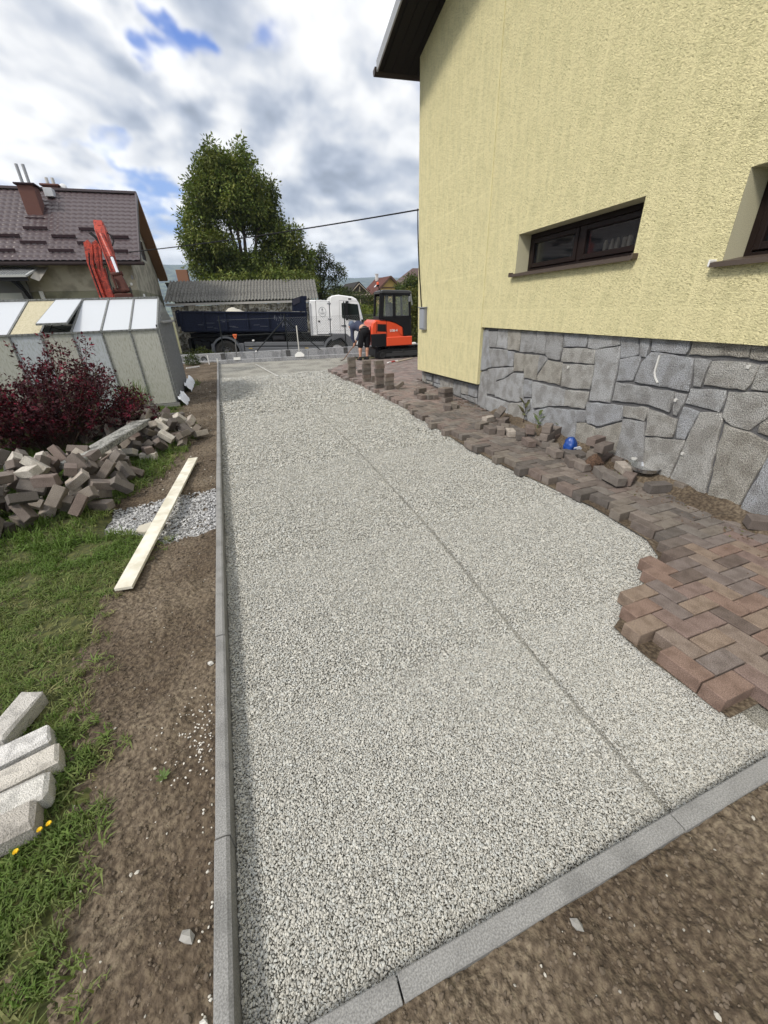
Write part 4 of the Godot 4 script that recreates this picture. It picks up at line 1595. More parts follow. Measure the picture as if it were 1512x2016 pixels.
	part("canopy_bracket", cn, M.black, can)
	cn = MB.new()
	cn.poly([Vector3(-3.0, 3.05, -0.36), Vector3(-2.7, 3.05, -0.36), Vector3(-2.85, 2.62, 0.4), Vector3(-2.98, 2.7, 0.6)], Vector3(1, 0, 1))
	part("canopy_cheek", cn, mat(0.33, 0.31, 0.27, 0.7), can)
	cn = MB.new()
	cn.box(Vector3(-4.3, 1.95, -0.3), Vector3(1.75, 1.5, 0.08))
	var pw := part("porch_window", cn, mat(0.10, 0.10, 0.10, 0.5), o)
	for i in 2:
		for j in 2:
			cn = MB.new()
			cn.box(Vector3(-4.62 + i * 0.66, 1.62 + j * 0.5, -0.252), Vector3(0.62, 0.46, 0.02))
			part("pane", cn, mat(0.33, 0.34, 0.31, 0.15), pw)
	cn = MB.new()
	cn.box(Vector3(-3.16, 2.25, -0.36), Vector3(0.10, 0.28, 0.08), 0.01)
	part("letter_box", cn, M.white_plain, o)


func build_digger_arm() -> void:
	var o := thing("excavator", "red digger whose raised arm shows above the greenhouse in front of the beige house", "excavator")
	var red := overlay(textured(ntex(121, 0.05, 4, [[0.25, gray(0.62)], [0.5, gray(0.92)], [0.8, gray(1.0)]], 256), lin(0.56, 0.060, 0.028), 2.0, 0.45), ntex(122, 0.02, 4, [[0.3, Color(0.7, 0.62, 0.6)], [0.6, Color.WHITE]], 256), Vector3.ONE)
	var rust := textured(ntex(123, 0.09, 4, [[0.2, Color(0.13, 0.08, 0.06)], [0.5, Color(0.30, 0.13, 0.09)], [0.8, Color(0.42, 0.22, 0.16)]], 256), Color.WHITE, 4.0, 0.8)
	var b := MB.new()
	# boom: two bent cheeks with an open web between them
	for s in [0.0, 0.20]:
		b.at(Transform3D(Basis(Vector3(0.96, 0, 0.28), Vector3.UP, Vector3(-0.28, 0, 0.96)), Vector3(-2.74 + s * 0.98, 0, -14.0 + s * 0.2)))
		b.prism([Vector2(-0.10, 1.0), Vector2(0.06, 1.0), Vector2(0.02, 2.0), Vector2(-0.03, 2.75), Vector2(0.10, 3.22), Vector2(0.02, 3.34), Vector2(-0.10, 3.28), Vector2(-0.17, 2.88), Vector2(-0.13, 2.0)], 0.05, 0.004)
	b.at(Transform3D())
	b.bar(Vector3(-2.60, 1.0, -14.05), Vector3(-2.66, 2.72, -14.05), 0.22, 0.04, Vector3(0, 0, 1))
	b.bar(Vector3(-2.68, 2.72, -14.02), Vector3(-2.55, 3.28, -14.0), 0.2, 0.05, Vector3(1, 0, 0))
	part("boom", b, red, o)
	b = MB.new()
	b.at(Transform3D())
	var rings := []
	for q in [[Vector3(-2.37, 3.74, -13.95), 0.09, 0.10], [Vector3(-2.345, 3.5, -13.85), 0.115, 0.16], [Vector3(-2.29, 3.05, -13.65), 0.10, 0.15], [Vector3(-2.245, 2.52, -13.42), 0.075, 0.10]]:
		var c: Vector3 = q[0]
		rings.append([c + Vector3(-q[1], 0, q[2]), c + Vector3(q[1], 0.0, q[2]), c + Vector3(q[1], 0, -q[2]), c + Vector3(-q[1], 0, -q[2])])
	for j in 3:
		for k in 4:
			var k2 := (k + 1) % 4
			var mid: Vector3 = (rings[j][k] + rings[j][k2]) / 2 - (rings[j][0] + rings[j][2]) / 2
			b.poly([rings[j][k], rings[j][k2], rings[j + 1][k2], rings[j + 1][k]], mid)
	b.poly(rings[0], Vector3.UP)
	b.poly(rings[3], Vector3.DOWN)
	part("stick", b, red, o)
	b = MB.new()
	for s in [-1.0, 1.0]:
		b.bar(Vector3(-2.345 + s * 0.1, 3.50, -13.67), Vector3(-2.25 + s * 0.065, 2.6, -13.31), 0.016, 0.035, Vector3(0, 0, 1))
	b.bar(Vector3(-2.33, 3.62, -13.78), Vector3(-2.33, 3.72, -13.82), 0.12, 0.03)
	part("stick_ribs", b, mat(0.42, 0.045, 0.025, 0.5), o)
	b = MB.new()
	b.tube([Vector3(-2.205, 2.90, -13.33), Vector3(-2.15, 2.56, -13.2)], 0.035, 0.035, 10)
	part("cylinder_rod", b, mat(0.75, 0.76, 0.78, 0.18, 0.9), o)
	b = MB.new()
	b.tube([Vector3(-2.33, 3.42, -13.62), Vector3(-2.205, 2.90, -13.33)], 0.05, 0.05, 10)
	part("cylinder", b, red, o)
	b = MB.new()
	b.bar(Vector3(-2.21, 2.54, -13.35), Vector3(-2.10, 2.12, -13.2), 0.20, 0.14, Vector3(0, 0, 1), 0.02)
	b.tube([Vector3(-2.33, 2.52, -13.3), Vector3(-2.06, 2.55, -13.3)], 0.055, 0.055, 10)
	b.tube([Vector3(-2.36, 2.16, -13.2), Vector3(-1.98, 2.18, -13.2)], 0.06, 0.06, 10)
	b.bar(Vector3(-2.30, 2.5, -13.2), Vector3(-2.26, 2.2, -13.12), 0.04, 0.07, Vector3(0, 0, 1), 0.01)
	b.bar(Vector3(-2.09, 2.5, -13.2), Vector3(-1.99, 2.15, -13.12), 0.04, 0.07, Vector3(0, 0, 1), 0.01)
	b.box(Vector3(-2.16, 2.05, -13.2), Vector3(0.40, 0.10, 0.2), 0.02)
	var q := part("quick_coupler", b, rust, o)
	b = MB.new()
	for x in [-2.36, -1.97]:
		b.tube([Vector3(x - 0.012, 2.17, -13.2), Vector3(x + 0.012, 2.17, -13.2)], 0.085, 0.085, 14)
	part("pins", b, mat(0.05, 0.045, 0.04, 0.6), q)
	b = MB.new()
	b.tube([Vector3(-2.60, 3.45, -13.75), Vector3(-2.5, 3.36, -13.66), Vector3(-2.42, 3.2, -13.6), Vector3(-2.36, 2.9, -13.5), Vector3(-2.33, 2.66, -13.4)], 0.02, 0.02, 6)
	b.tube([Vector3(-2.56, 3.46, -13.72), Vector3(-2.45, 3.34, -13.62), Vector3(-2.39, 3.1, -13.55), Vector3(-2.37, 2.8, -13.5)], 0.018, 0.018, 6)
	b.tube([Vector3(-2.21, 3.46, -13.7), Vector3(-2.13, 3.4, -13.68), Vector3(-2.10, 3.27, -13.6), Vector3(-2.15, 3.17, -13.55)], 0.016, 0.016, 6)
	b.tube([Vector3(-2.47, 2.72, -13.8), Vector3(-2.46, 2.45, -13.6), Vector3(-2.42, 2.2, -13.4), Vector3(-2.34, 2.06, -13.3), Vector3(-2.26, 2.08, -13.2)], 0.016, 0.016, 6)
	b.tube([Vector3(-2.78, 3.05, -13.9), Vector3(-2.84, 2.8, -13.86), Vector3(-2.82, 2.4, -13.86), Vector3(-2.80, 2.0, -13.88)], 0.018, 0.018, 6)
	part("hoses", b, M.rubber, o)
	b = MB.new()
	b.box(Vector3(-3.0, 0.85, -14.9), Vector3(1.1, 0.7, 1.4), 0.12)
	part("upper_body", b, red, o)
	for s in [-0.5, 0.5]:
		b = MB.new()
		b.at(Transform3D(rb(-PI / 2), Vector3(-3.0 + s + 0.12, 0, -14.9)))
		b.prism([Vector2(-0.8, 0.02), Vector2(0.8, 0.02), Vector2(0.95, 0.2), Vector2(0.8, 0.4), Vector2(-0.8, 0.4), Vector2(-0.95, 0.2)], 0.26, 0.01)
		part("track", b, M.rubber, o)


func build_shed() -> void:
	var o := thing("shed", "low shed with mossy corrugated roof behind the tipper truck", "shed")
	o.transform = frame_of(Vector3(-2.0, 0, -20.5), Vector3(1, 0, 0.05))
	var cor := overlay(textured(ntex(131, 0.09, 4, [[0.2, gray(0.28)], [0.5, gray(0.46)], [0.8, gray(0.66)]], 512), Color(1.0, 0.99, 0.96), 1.6, 0.95), ntex(132, 0.06, 4, [[0.3, Color(0.55, 0.55, 0.5)], [0.5, Color.WHITE]], 256), Vector3.ONE * 0.7)
	var n := 46
	for course in 2:
		for s in 6:
			var b := MB.new()
			var rows := []
			for j in 2:
				var v := lerpf(0.0 if course == 0 else 0.36, 0.40 if course == 0 else 1.0, j)
				var row := PackedVector3Array()
				for i in 61:
					var x := lerpf(0.02 + s * 1.07, 0.02 + (s + 1) * 1.07 + 0.02, i / 60.0)
					row.append(Vector3(x + (0.2 * v if course >= 0 else 0.0), lerpf(2.06, 2.9, v) + 0.028 * sin(x * TAU / 0.142) + course * 0.02 + 0.01 * sin(s * 2.3), lerpf(0.0, -1.8, v)))
				rows.append(row)
			b.grid(rows, Vector3(0, 1, 1))
			part("corrugated_sheet", b, cor, o)
	var b := MB.new()
	b.bar(Vector3(3.3, 2.0, -3.6), Vector3(3.3, 2.86, -1.8), 6.6, 0.03)
	part("rear_roof", b, cor, o)
	b = MB.new()
	b.box(Vector3(3.35, 0.95, -1.9), Vector3(6.3, 1.9, 3.2))
	part("wall", b, overlay(textured(ntex(133, 0.04, 4, [[0.25, Color(0.5, 0.46, 0.38)], [0.45, Color(0.76, 0.74, 0.68)], [0.7, Color(0.85, 0.84, 0.8)]], 256), Color.WHITE, 0.8, 0.95), ntex(134, 0.02, 3, [[0.3, gray(0.6)], [0.6, gray(1.0)]], 256), Vector3.ONE * 0.4), o)
	b = MB.new()
	b.bar(Vector3(0.05, 1.96, -0.03), Vector3(6.6, 1.96, -0.03), 0.03, 0.09)
	part("eave_board", b, mat(0.36, 0.35, 0.33, 0.8), o)
	b = MB.new()
	b.box(Vector3(0.6, 2.35, -3.8), Vector3(0.5, 2.3, 0.5), 0.01)
	part("chimney", b, mat(0.26, 0.13, 0.08, 0.9), o)


func spray_mesh(s: int, leaves: int, size: float, ll: float, lw: float, hang := 0.3) -> ArrayMesh:
	var r := RandomNumberGenerator.new()
	r.seed = s
	var b := MB.new()
	for i in leaves:
		var p := Vector3(r.randfn(0, 0.5), r.randfn(0, 0.42), r.randfn(0, 0.5)) * size * 0.5
		var d := (p.normalized() + Vector3(r.randf_range(-0.8, 0.8), -hang + r.randf_range(-0.6, 0.6), r.randf_range(-0.8, 0.8))).normalized()
		var up := Vector3(r.randf_range(-0.6, 0.6), 1, r.randf_range(-0.6, 0.6)).normalized()
		var sd := d.cross(up).normalized() * lw * 0.5
		var l := ll * r.randf_range(0.65, 1.2)
		var nn := sd.cross(d).normalized()
		if nn.y < 0:
			nn = -nn
		b.poly([p, p + d * l * 0.5 + sd, p + d * l, p + d * l * 0.5 - sd], nn)
	return b.mesh()


func crown(o: Node3D, called: String, lobes: Array, per: float, me: Array, m: Material, base: Color, var_k: float, s: int, scale := 1.0, shell := 0.55) -> void:
	# lobes: [x, y, z, rx, ry, rz]; sprays gather towards each lobe's outside
	var r := RandomNumberGenerator.new()
	r.seed = s
	var bufs := []
	for i in me.size():
		bufs.append(PackedFloat32Array())
	for l in lobes:
		var cnt := int(per * (l[3] * l[4] + l[4] * l[5] + l[3] * l[5]) / 3.0)
		var lobe_k := r.randf_range(0.8, 1.2)
		for i in cnt:
			var d := Vector3(r.randfn(0, 1), r.randfn(0, 1), r.randfn(0, 1)).normalized() * lerpf(shell, 1.06, sqrt(r.randf()))
			var p := Vector3(l[0], l[1], l[2]) + d * Vector3(l[3], l[4], l[5])
			var g := lobe_k * r.randf_range(1.0 - var_k, 1.0 + var_k)
			var yel := r.randf_range(0.0, 0.35)
			putc(bufs[r.randi() % me.size()], rb(r.randf() * TAU, r.randf_range(-0.5, 0.5), r.randf_range(-0.5, 0.5)).scaled_local(Vector3.ONE * scale * r.randf_range(0.7, 1.2)), p, Color(base.r * g * (1.0 + yel), base.g * g, base.b * g))
	for i in me.size():
		scatter(called, me[i], m, bufs[i], true, o, "stuff")


func limbs(o: Node3D, called: String, root: Vector3, tips: Array, fork: float, r0: float, m: Material) -> void:
	var b := MB.new()
	var f := root + Vector3.UP * fork
	b.tube([root, root + Vector3(0.02, fork * 0.5, 0.02), f], r0, r0 * 0.75, 9, false)
	for t in tips:
		var e: Vector3 = t
		var mid := f.lerp(e, 0.5) + Vector3(0.0, (e.y - f.y) * 0.08, 0.0)
		b.tube([f - Vector3.UP * r0 * 0.3, f.lerp(mid, 0.5) + Vector3(0.05, 0.05, 0), mid, e], r0 * 0.55, r0 * 0.12, 6, false)
	part(called, b, m, o)


func build_trees() -> void:
	M.leaf = leaf_material(1, 1, 1)
	M.bark = mat(0.07, 0.055, 0.042, 0.95)
	var o := thing("tree", "tall dense green tree with two-pointed crown behind the shed", "tree", Vector3(1.7, 0, -25.0))
	var lobes := []
	for l in [[1.15, 8.15, 0.42, 0.85], [0.75, 8.3, 0.3, 0.5], [2.42, 8.3, 0.42, 0.85], [1.85, 8.3, 0.42, 0.7], [1.6, 8.0, 0.6, 0.6], [0.9, 7.2, 0.7, 0.8], [0.5, 7.55, 0.42, 0.75], [1.6, 7.5, 0.8, 0.9], [2.6, 7.5, 0.52, 0.85], [0.25, 6.5, 0.62, 0.8], [1.4, 6.5, 0.9, 0.85], [2.6, 6.5, 0.7, 0.8], [3.55, 6.95, 0.36, 0.72], [3.55, 6.1, 0.55, 0.75], [0.0, 5.5, 0.82, 0.75], [2.35, 5.75, 0.7, 0.45], [-0.35, 4.7, 0.75, 0.65], [0.65, 4.6, 0.75, 0.6], [3.5, 5.1, 0.8, 0.75], [4.35, 4.85, 0.52, 0.55], [0.0, 3.75, 0.85, 0.65], [1.2, 3.6, 1.0, 0.8], [2.4, 3.65, 0.95, 0.75], [3.6, 4.0, 1.0, 0.75], [4.75, 3.95, 0.7, 0.65], [5.2, 3.3, 0.5, 0.5], [1.0, 2.7, 1.5, 0.7], [3.5, 2.8, 1.8, 0.7]]:
		lobes.append([(l[0] - 1.7) * 0.96, l[1] if l[1] < 6.0 else 6.0 + (l[1] - 6.0) * 0.72, sin(l[0] * 5.0 + l[1]) * 0.6, l[2], l[3], l[2] * 1.15 + 0.2])
	limbs(o, "trunk", Vector3.ZERO, [Vector3(-0.6, 7.3, 0.1), Vector3(0.7, 7.5, -0.1), Vector3(1.8, 6.8, 0.3), Vector3(-1.5, 6.0, 0.2), Vector3(2.4, 5.0, -0.4), Vector3(-1.9, 4.6, 0.4), Vector3(0.0, 7.2, 0.5), Vector3(2.9, 4.0, 0.4)], 2.4, 0.26, M.bark)
	var sp := [spray_mesh(501, 26, 0.5, 0.17, 0.075), spray_mesh(502, 26, 0.5, 0.15, 0.065), spray_mesh(503, 22, 0.6, 0.19, 0.08)]
	crown(o, "crown", lobes, 225.0, sp, M.leaf, Color(0.115, 0.165, 0.042), 0.4, 31)
	o = thing("tree", "smaller dark tree with loose crown at the right end of the shed", "tree", Vector3(6.3, 0, -26.5))
	limbs(o, "trunk", Vector3(-0.4, 0, 0), [Vector3(0.0, 4.6, 0), Vector3(0.9, 3.6, 0.1), Vector3(-0.7, 4.2, 0.2), Vector3(0.5, 4.2, -0.2), Vector3(1.1, 3.2, 0.2)], 2.0, 0.12, M.bark)
	crown(o, "crown", [[0.0, 4.5, 0, 0.22, 0.42, 0.3], [-0.5, 4.1, 0.1, 0.4, 0.45, 0.4], [0.3, 4.1, 0, 0.25, 0.35, 0.3], [-0.2, 3.5, 0, 0.5, 0.4, 0.5], [0.75, 3.7, 0, 0.32, 0.28, 0.3], [1.1, 3.4, 0.1, 0.2, 0.2, 0.25], [0.5, 3.2, 0, 0.3, 0.22, 0.3], [-0.6, 2.9, 0.1, 0.5, 0.5, 0.5], [0.5, 2.4, 0, 0.9, 0.42, 0.5], [1.2, 2.4, 0, 0.6, 0.3, 0.5]], 260.0, [spray_mesh(511, 20, 0.42, 0.14, 0.07), spray_mesh(512, 20, 0.42, 0.13, 0.06)], M.leaf, Color(0.060, 0.085, 0.032), 0.35, 32)
	# hedges
	var hd := [spray_mesh(521, 30, 0.4, 0.10, 0.05, 0.0), spray_mesh(522, 30, 0.4, 0.09, 0.05, 0.0)]
	o = thing("hedge", "dark tall hedge between the tree and the orange excavator", "hedge", Vector3(7.4, 0, -22.4))
	crown(o, "foliage", [[-1.4, 1.4, 0, 0.9, 1.0, 0.5], [-0.3, 1.3, 0, 0.9, 0.95, 0.5], [0.8, 1.25, 0, 0.9, 0.9, 0.5], [2.0, 1.2, 0, 0.9, 0.95, 0.5]], 330.0, hd, M.leaf, Color(0.05, 0.075, 0.024), 0.3, 33, 1.0, 0.75)
	o = thing("hedge", "lighter green bushy hedge in front of the dark hedge, right of the white cab", "hedge", Vector3(7.4, 0, -20.6))
	crown(o, "foliage", [[-1.2, 0.8, 0, 0.8, 0.85, 0.5], [-0.3, 0.75, 0.1, 0.8, 0.9, 0.5], [0.7, 0.8, 0, 0.9, 0.85, 0.5], [1.8, 0.8, 0, 0.9, 0.95, 0.5]], 330.0, hd, M.leaf, Color(0.13, 0.18, 0.038), 0.35, 34, 1.0, 0.75)
	o = thing("hedge", "green bush against the corner of the yellow house, behind the excavator", "shrub", Vector3(9.3, 0, -19.8))
	crown(o, "foliage", [[-0.5, 1.0, 0, 0.6, 1.2, 0.5], [0.4, 1.2, 0, 0.7, 1.3, 0.6], [1.2, 1.0, 0, 0.7, 1.2, 0.5]], 330.0, hd, M.leaf, Color(0.10, 0.125, 0.028), 0.35, 35, 1.0, 0.75)
	o = thing("shrub", "green treetop beside the brown-roofed house", "shrub", Vector3(17.4, 0, -38.0))
	crown(o, "foliage", [[-1.0, 2.4, 0, 0.8, 1.2, 0.8], [0.0, 2.9, 0, 0.8, 1.1, 0.8], [0.9, 2.5, 0, 0.9, 1.0, 0.8], [0.0, 1.4, 0, 1.6, 1.2, 0.9]], 130.0, [spray_mesh(531, 30, 0.7, 0.2, 0.1)], M.leaf, Color(0.075, 0.11, 0.026), 0.3, 36)
	# young plants: weeds at the truck and at the kerb
	o = thing("weeds", "low green weeds under the rear of the tipper truck", "weeds", Vector3(-0.9, -0.1, -17.9))
	crown(o, "foliage", [[0.0, 0.15, 0, 0.6, 0.3, 0.25], [0.9, 0.1, 0.1, 0.4, 0.2, 0.2]], 900.0, [spray_mesh(541, 16, 0.25, 0.09, 0.04, -0.2)], M.leaf, Color(0.07, 0.10, 0.03), 0.4, 37, 0.8)
	o = thing("weeds", "small green weed at the left end of the concrete kerb wall", "weeds", Vector3(-1.15, 0.0, -16.3))
	crown(o, "foliage", [[0.0, 0.1, 0, 0.25, 0.2, 0.2]], 1500.0, [spray_mesh(542, 16, 0.2, 0.08, 0.04, -0.2)], M.leaf, Color(0.06, 0.10, 0.03), 0.4, 38, 0.7)


func gable_house(o: Node3D, half: float, depth: float, ye: float, yr: float, over: float, wm: Material, rm: Material) -> Node3D:
	# local: gable faces +z at z = 0, ridge runs to -z
	var b := MB.new()
	b.prism([Vector2(-half + over, 0), Vector2(half - over, 0), Vector2(half - over, ye + (yr - ye) * over / half - 0.05), Vector2(0, yr - 0.12), Vector2(-half + over, ye + (yr - ye) * over / half - 0.05)], -depth)
	for i in b.v.size():
		b.v[i].z -= over
	part("wall", b, wm, o)
	var keep: MeshInstance3D
	for s in [-1.0, 1.0]:
		b = MB.new()
		b.bar(Vector3(s * half * 0.5, (ye + yr) / 2, 0), Vector3(s * half * 0.5, (ye + yr) / 2, -depth - over), Vector2(half, yr - ye).length(), 0.12, Vector3(s * (yr - ye), half, 0).normalized())
		keep = part("roof", b, rm, o)
	return keep


func build_far() -> void:
	# hills
	var b := MB.new()
	var hn := fnl(141, 0.0035, 4)
	var rows := []
	for j in 14:
		var row := PackedVector3Array()
		for i in 141:
			var x := -3000.0 + i * 46.0
			var t := j / 13.0
			var top := lerpf(205.0, 135.0, smoothstep(-160.0, 1000.0, x)) + hn.get_noise_2d(x * 0.5, 0.0) * 28.0
			row.append(Vector3(x, -4.0 + (top + 4.0) * sin(t * PI * 0.5), -1150.0 - 1150.0 * t))
		rows.append(row)
	b.grid(rows, Vector3(0, 1, 1))
	struct("hills", b, overlay(textured(ntex(142, 0.03, 4, [[0.35, Color(0.15, 0.20, 0.14)], [0.52, Color(0.19, 0.25, 0.17)], [0.58, Color(0.46, 0.50, 0.36)], [0.75, Color(0.40, 0.44, 0.32)]], 512), Color.WHITE, 0.002, 1.0), ntex(143, 0.05, 3, [[0.3, gray(0.7)], [0.6, gray(1.0)]], 256), Vector3.ONE * 0.01))
	# houses down the road
	var o := thing("house", "distant house with black gable roof and pale posts, beyond the white truck cab", "house", Vector3(15.95, 0, -50.0), 0.1)
	var black_tile := mat(0.035, 0.032, 0.03, 0.8)
	gable_house(o, 1.45, 4.0, 3.05, 4.35, 0.25, mat(0.06, 0.045, 0.035, 0.9), black_tile)
	b = MB.new()
	for x in [-0.9, 0.05, 0.95]:
		b.box(Vector3(x, 2.9, 0.0), Vector3(0.06, 1.1 + 0.9 * (1.0 - absf(x)), 0.06))
	b.bar(Vector3(-1.3, 3.1, 0.02), Vector3(0, 4.2, 0.02), 0.05, 0.07)
	b.bar(Vector3(1.3, 3.1, 0.02), Vector3(0, 4.2, 0.02), 0.05, 0.07)
	b.bar(Vector3(-1.3, 3.06, 0.02), Vector3(1.3, 3.06, 0.02), 0.05, 0.1)
	part("gable_posts", b, mat(0.45, 0.38, 0.3, 0.8), o)
	o = thing("house", "distant house with rust-brown roof, skylight and yellow gable", "house", Vector3(19.89, 0, -50.0), 0.06)
	var brown := overlay(textured(ntex(144, 0.1, 3, [[0.2, Color(0.30, 0.14, 0.10)], [0.8, Color(0.40, 0.20, 0.14)]], 256), Color.WHITE, 1.0, 0.8), ntex(145, 0.05, 3, [[0.3, gray(0.75)], [0.6, gray(1.0)]], 256), Vector3.ONE)
	var rf := gable_house(o, 2.3, 4.2, 3.0, 4.89, 0.35, mat(0.52, 0.36, 0.12, 0.9), brown)
	b = MB.new()
	b.bar(Vector3(-1.38, 3.87, -1.8), Vector3(-1.05, 4.14, -1.8), 0.28, 0.05, Vector3(-0.64, 0.77, 0))
	part("skylight", b, mat(0.7, 0.72, 0.74, 0.3), rf)
	b = MB.new()
	b.box(Vector3(-0.4, 4.95, -3.2), Vector3(0.3, 0.7, 0.3), 0.02)
	b.box(Vector3(-0.4, 5.33, -3.2), Vector3(0.4, 0.06, 0.4), 0.01)
	part("chimney", b, mat(0.62, 0.60, 0.58, 0.9), rf)
	b = MB.new()
	b.bar(Vector3(-2.3, 2.95, 0.03), Vector3(0, 4.86, 0.03), 0.04, 0.22)
	b.bar(Vector3(2.3, 2.95, 0.03), Vector3(0, 4.86, 0.03), 0.04, 0.22)
	b.bar(Vector3(-1.2, 3.75, -0.3), Vector3(1.2, 3.75, -0.3), 0.06, 0.12)
	part("barge_boards", b, mat(0.10, 0.05, 0.03, 0.8), rf)
	b = MB.new()
	b.box(Vector3(-0.7, 3.2, -0.33), Vector3(0.6, 0.5, 0.08), 0.01)
	part("window", b, mat(0.6, 0.6, 0.6, 0.5), o)
	o = thing("house", "distant red-walled house with brown hipped roof beside the yellow corner", "house", Vector3(24.6, 0, -50.0), 0.0)
	b = MB.new()
	b.box(Vector3(0, 2.1, -2.5), Vector3(5.4, 4.4, 5.0))
	part("wall", b, mat(0.24, 0.065, 0.045, 0.9), o)
	b = MB.new()
	for q in [[[-3.2, 3.9, 0.4], [3.2, 3.9, 0.4], [0.6, 5.9, -2.5], [-0.8, 5.9, -2.5]], [[-3.2, 3.9, 0.4], [-3.2, 3.9, -5.4], [-0.8, 5.9, -2.5]], [[3.2, 3.9, 0.4], [3.2, 3.9, -5.4], [0.6, 5.9, -2.5]], [[-3.2, 3.9, -5.4], [3.2, 3.9, -5.4], [0.6, 5.9, -2.5], [-0.8, 5.9, -2.5]], [[-3.2, 3.88, 0.4], [3.2, 3.88, 0.4], [3.2, 3.88, -5.4], [-3.2, 3.88, -5.4]]]:
		var pts := []
		for e in q:
			pts.append(Vector3(e[0], e[1], e[2]))
		b.poly(pts, Vector3(pts[0].x, 1.0 if pts[2].y > 4.0 else -1.0, pts[0].z + 2.5))
	part("roof", b, mat(0.09, 0.055, 0.05, 0.7), o)
	b = MB.new()
	b.box(Vector3(-1.95, 3.35, 0.02), Vector3(0.5, 1.05, 0.1), 0.01)
	var wn := part("window", b, mat(0.62, 0.55, 0.5, 0.6), o)
	b = MB.new()
	b.box(Vector3(-1.95, 3.35, 0.06), Vector3(0.3, 0.85, 0.06))
	part("pane", b, mat(0.06, 0.05, 0.05, 0.2), wn)
	# overhead cable from the house to the street pole outside the picture
	b = MB.new()
	var pts := []
	for k in 41:
		var t := k / 40.0
		var p := Vector3(4.26, 3.32, -9.05).lerp(Vector3(-9.0, 4.06, -26.0), t)
		p.y -= 0.22 * 4.0 * t * (1.0 - t)
		pts.append(p)
	b.tube(pts, 0.014, 0.014, 6)
	solo("power_cable", b, M.black, "black overhead cable sagging from the yellow house across the sky", "cable")


func build_kerb_wall() -> void:
	var o := thing("concrete_kerb_wall", "low wall of concrete kerb blocks along the street at the far end of the drive", "kerb wall")
	o.transform = frame_of(Vector3(-1.54, 0, -17.01), Vector3(0.984, 0, 0.176))
	for i in 10:
		var b := MB.new()
		b.box(Vector3(-0.4 + i * 1.0 + 0.5, 0.06, -0.06), Vector3(0.992, 0.43, 0.12), 0.01)
		part("kerb_block", b, M.concrete_pale, o)
	for i in 10:
		var b := MB.new()
		b.box(Vector3(-0.4 + i * 1.0 + 0.5, -0.03, 0.10), Vector3(0.994, 0.14, 0.18), 0.01)
		part("kerb_foot", b, M.concrete_pale, o)
	var b := MB.new()
	for x in [1.47, 3.84, 6.03]:
		b.box(Vector3(x, 0.13, 0.004), Vector3(0.16, 0.27, 0.012), 0.003)
	part("damp_patches", b, textured(ntex(151, 0.08, 3, [[0.2, gray(0.24)], [0.8, gray(0.34)]], 128), Color.WHITE, 2.0, 0.9), o)
	b = MB.new()
	b.at(Transform3D(Basis(Vector3.RIGHT, PI / 2), Vector3(0.78, 0.10, 0.01)))
	b.lathe([Vector2(0.09, -0.02), Vector2(0.09, 0.03), Vector2(0.075, 0.03), Vector2(0.075, -0.02)], 16)
	part("pipe_end", b, M.black, o)
	# street behind it, a step lower
	b = MB.new()
	b.at(frame_of(Vector3(-1.54, 0, -17.01), Vector3(0.984, 0, 0.176)))
	b.box(Vector3(2.0, -0.155, -3.2), Vector3(60.0, 0.05, 5.0))
	struct("street", b, textured(ntex(152, 0.1, 3, [[0.2, gray(0.22)], [0.8, gray(0.34)]], 256), Color(1, 0.99, 0.96), 1.0, 0.95))
	# fence being put up on the wall
	o = thing("chain_link_fence", "dark chain-link fence with thin posts and slanting braces on the kerb wall", "fence")
	o.transform = frame_of(Vector3(-1.54, 0, -17.01), Vector3(0.984, 0, 0.176))
	var fm := mat(0.018, 0.021, 0.022, 0.5)
	for x in [1.5, 3.84, 6.05]:
		b = MB.new()
		b.tube([Vector3(x, -0.05, -0.05), Vector3(x + (0.08 if x < 2.0 else 0.04), 1.5 if x < 6.0 else 1.83, -0.05)], 0.021, 0.021, 8)
		part("post", b, fm, o)
	for q in [[Vector3(3.9, 1.34, -0.05), Vector3(2.69, 0.27, 0.0)], [Vector3(3.88, 1.32, -0.05), Vector3(5.06, 0.22, 0.0)]]:
		b = MB.new()
		b.tube([q[0], q[1]], 0.019, 0.019, 8)
		part("brace", b, fm, o)
	b = MB.new()
	b.box(Vector3(2.68, 0.275, 0.0), Vector3(0.06, 0.05, 0.05), 0.008)
	part("brace_foot", b, M.white_plain, o)
	b = MB.new()
	var y0 := 0.33
	var y1 := 1.36
	var x0 := 3.86
	var x1 := 8.2
	var k := x0 - 1.2
	while k < x1:
		for s in [0.0, 1.0]:
			var a := Vector3(k, lerpf(y0, y1, s), -0.05)
			var e := Vector3(k + (y1 - y0), lerpf(y1, y0, s), -0.05)
			# clip to the bay
			if a.x < x0:
				a = a.lerp(e, (x0 - a.x) / (e.x - a.x))
			if e.x > x1:
				e = a.lerp(e, (x1 - a.x) / (e.x - a.x))
			if e.x > a.x + 0.02:
				b.tube([a, e], 0.0021, 0.0021, 3, false)
		k += 0.085
	for y in [y0, 0.85, y1]:
		b.tube([Vector3(x0, y, -0.048), Vector3(x1, y, -0.048)], 0.0026, 0.0026, 4, false)
	for y in [0.85, y1]:
		b.tube([Vector3(1.5, y, -0.048), Vector3(x0, y, -0.048)], 0.0026, 0.0026, 4, false)
	part("wire_mesh", b, mat(0.16, 0.17, 0.17, 0.5), o)


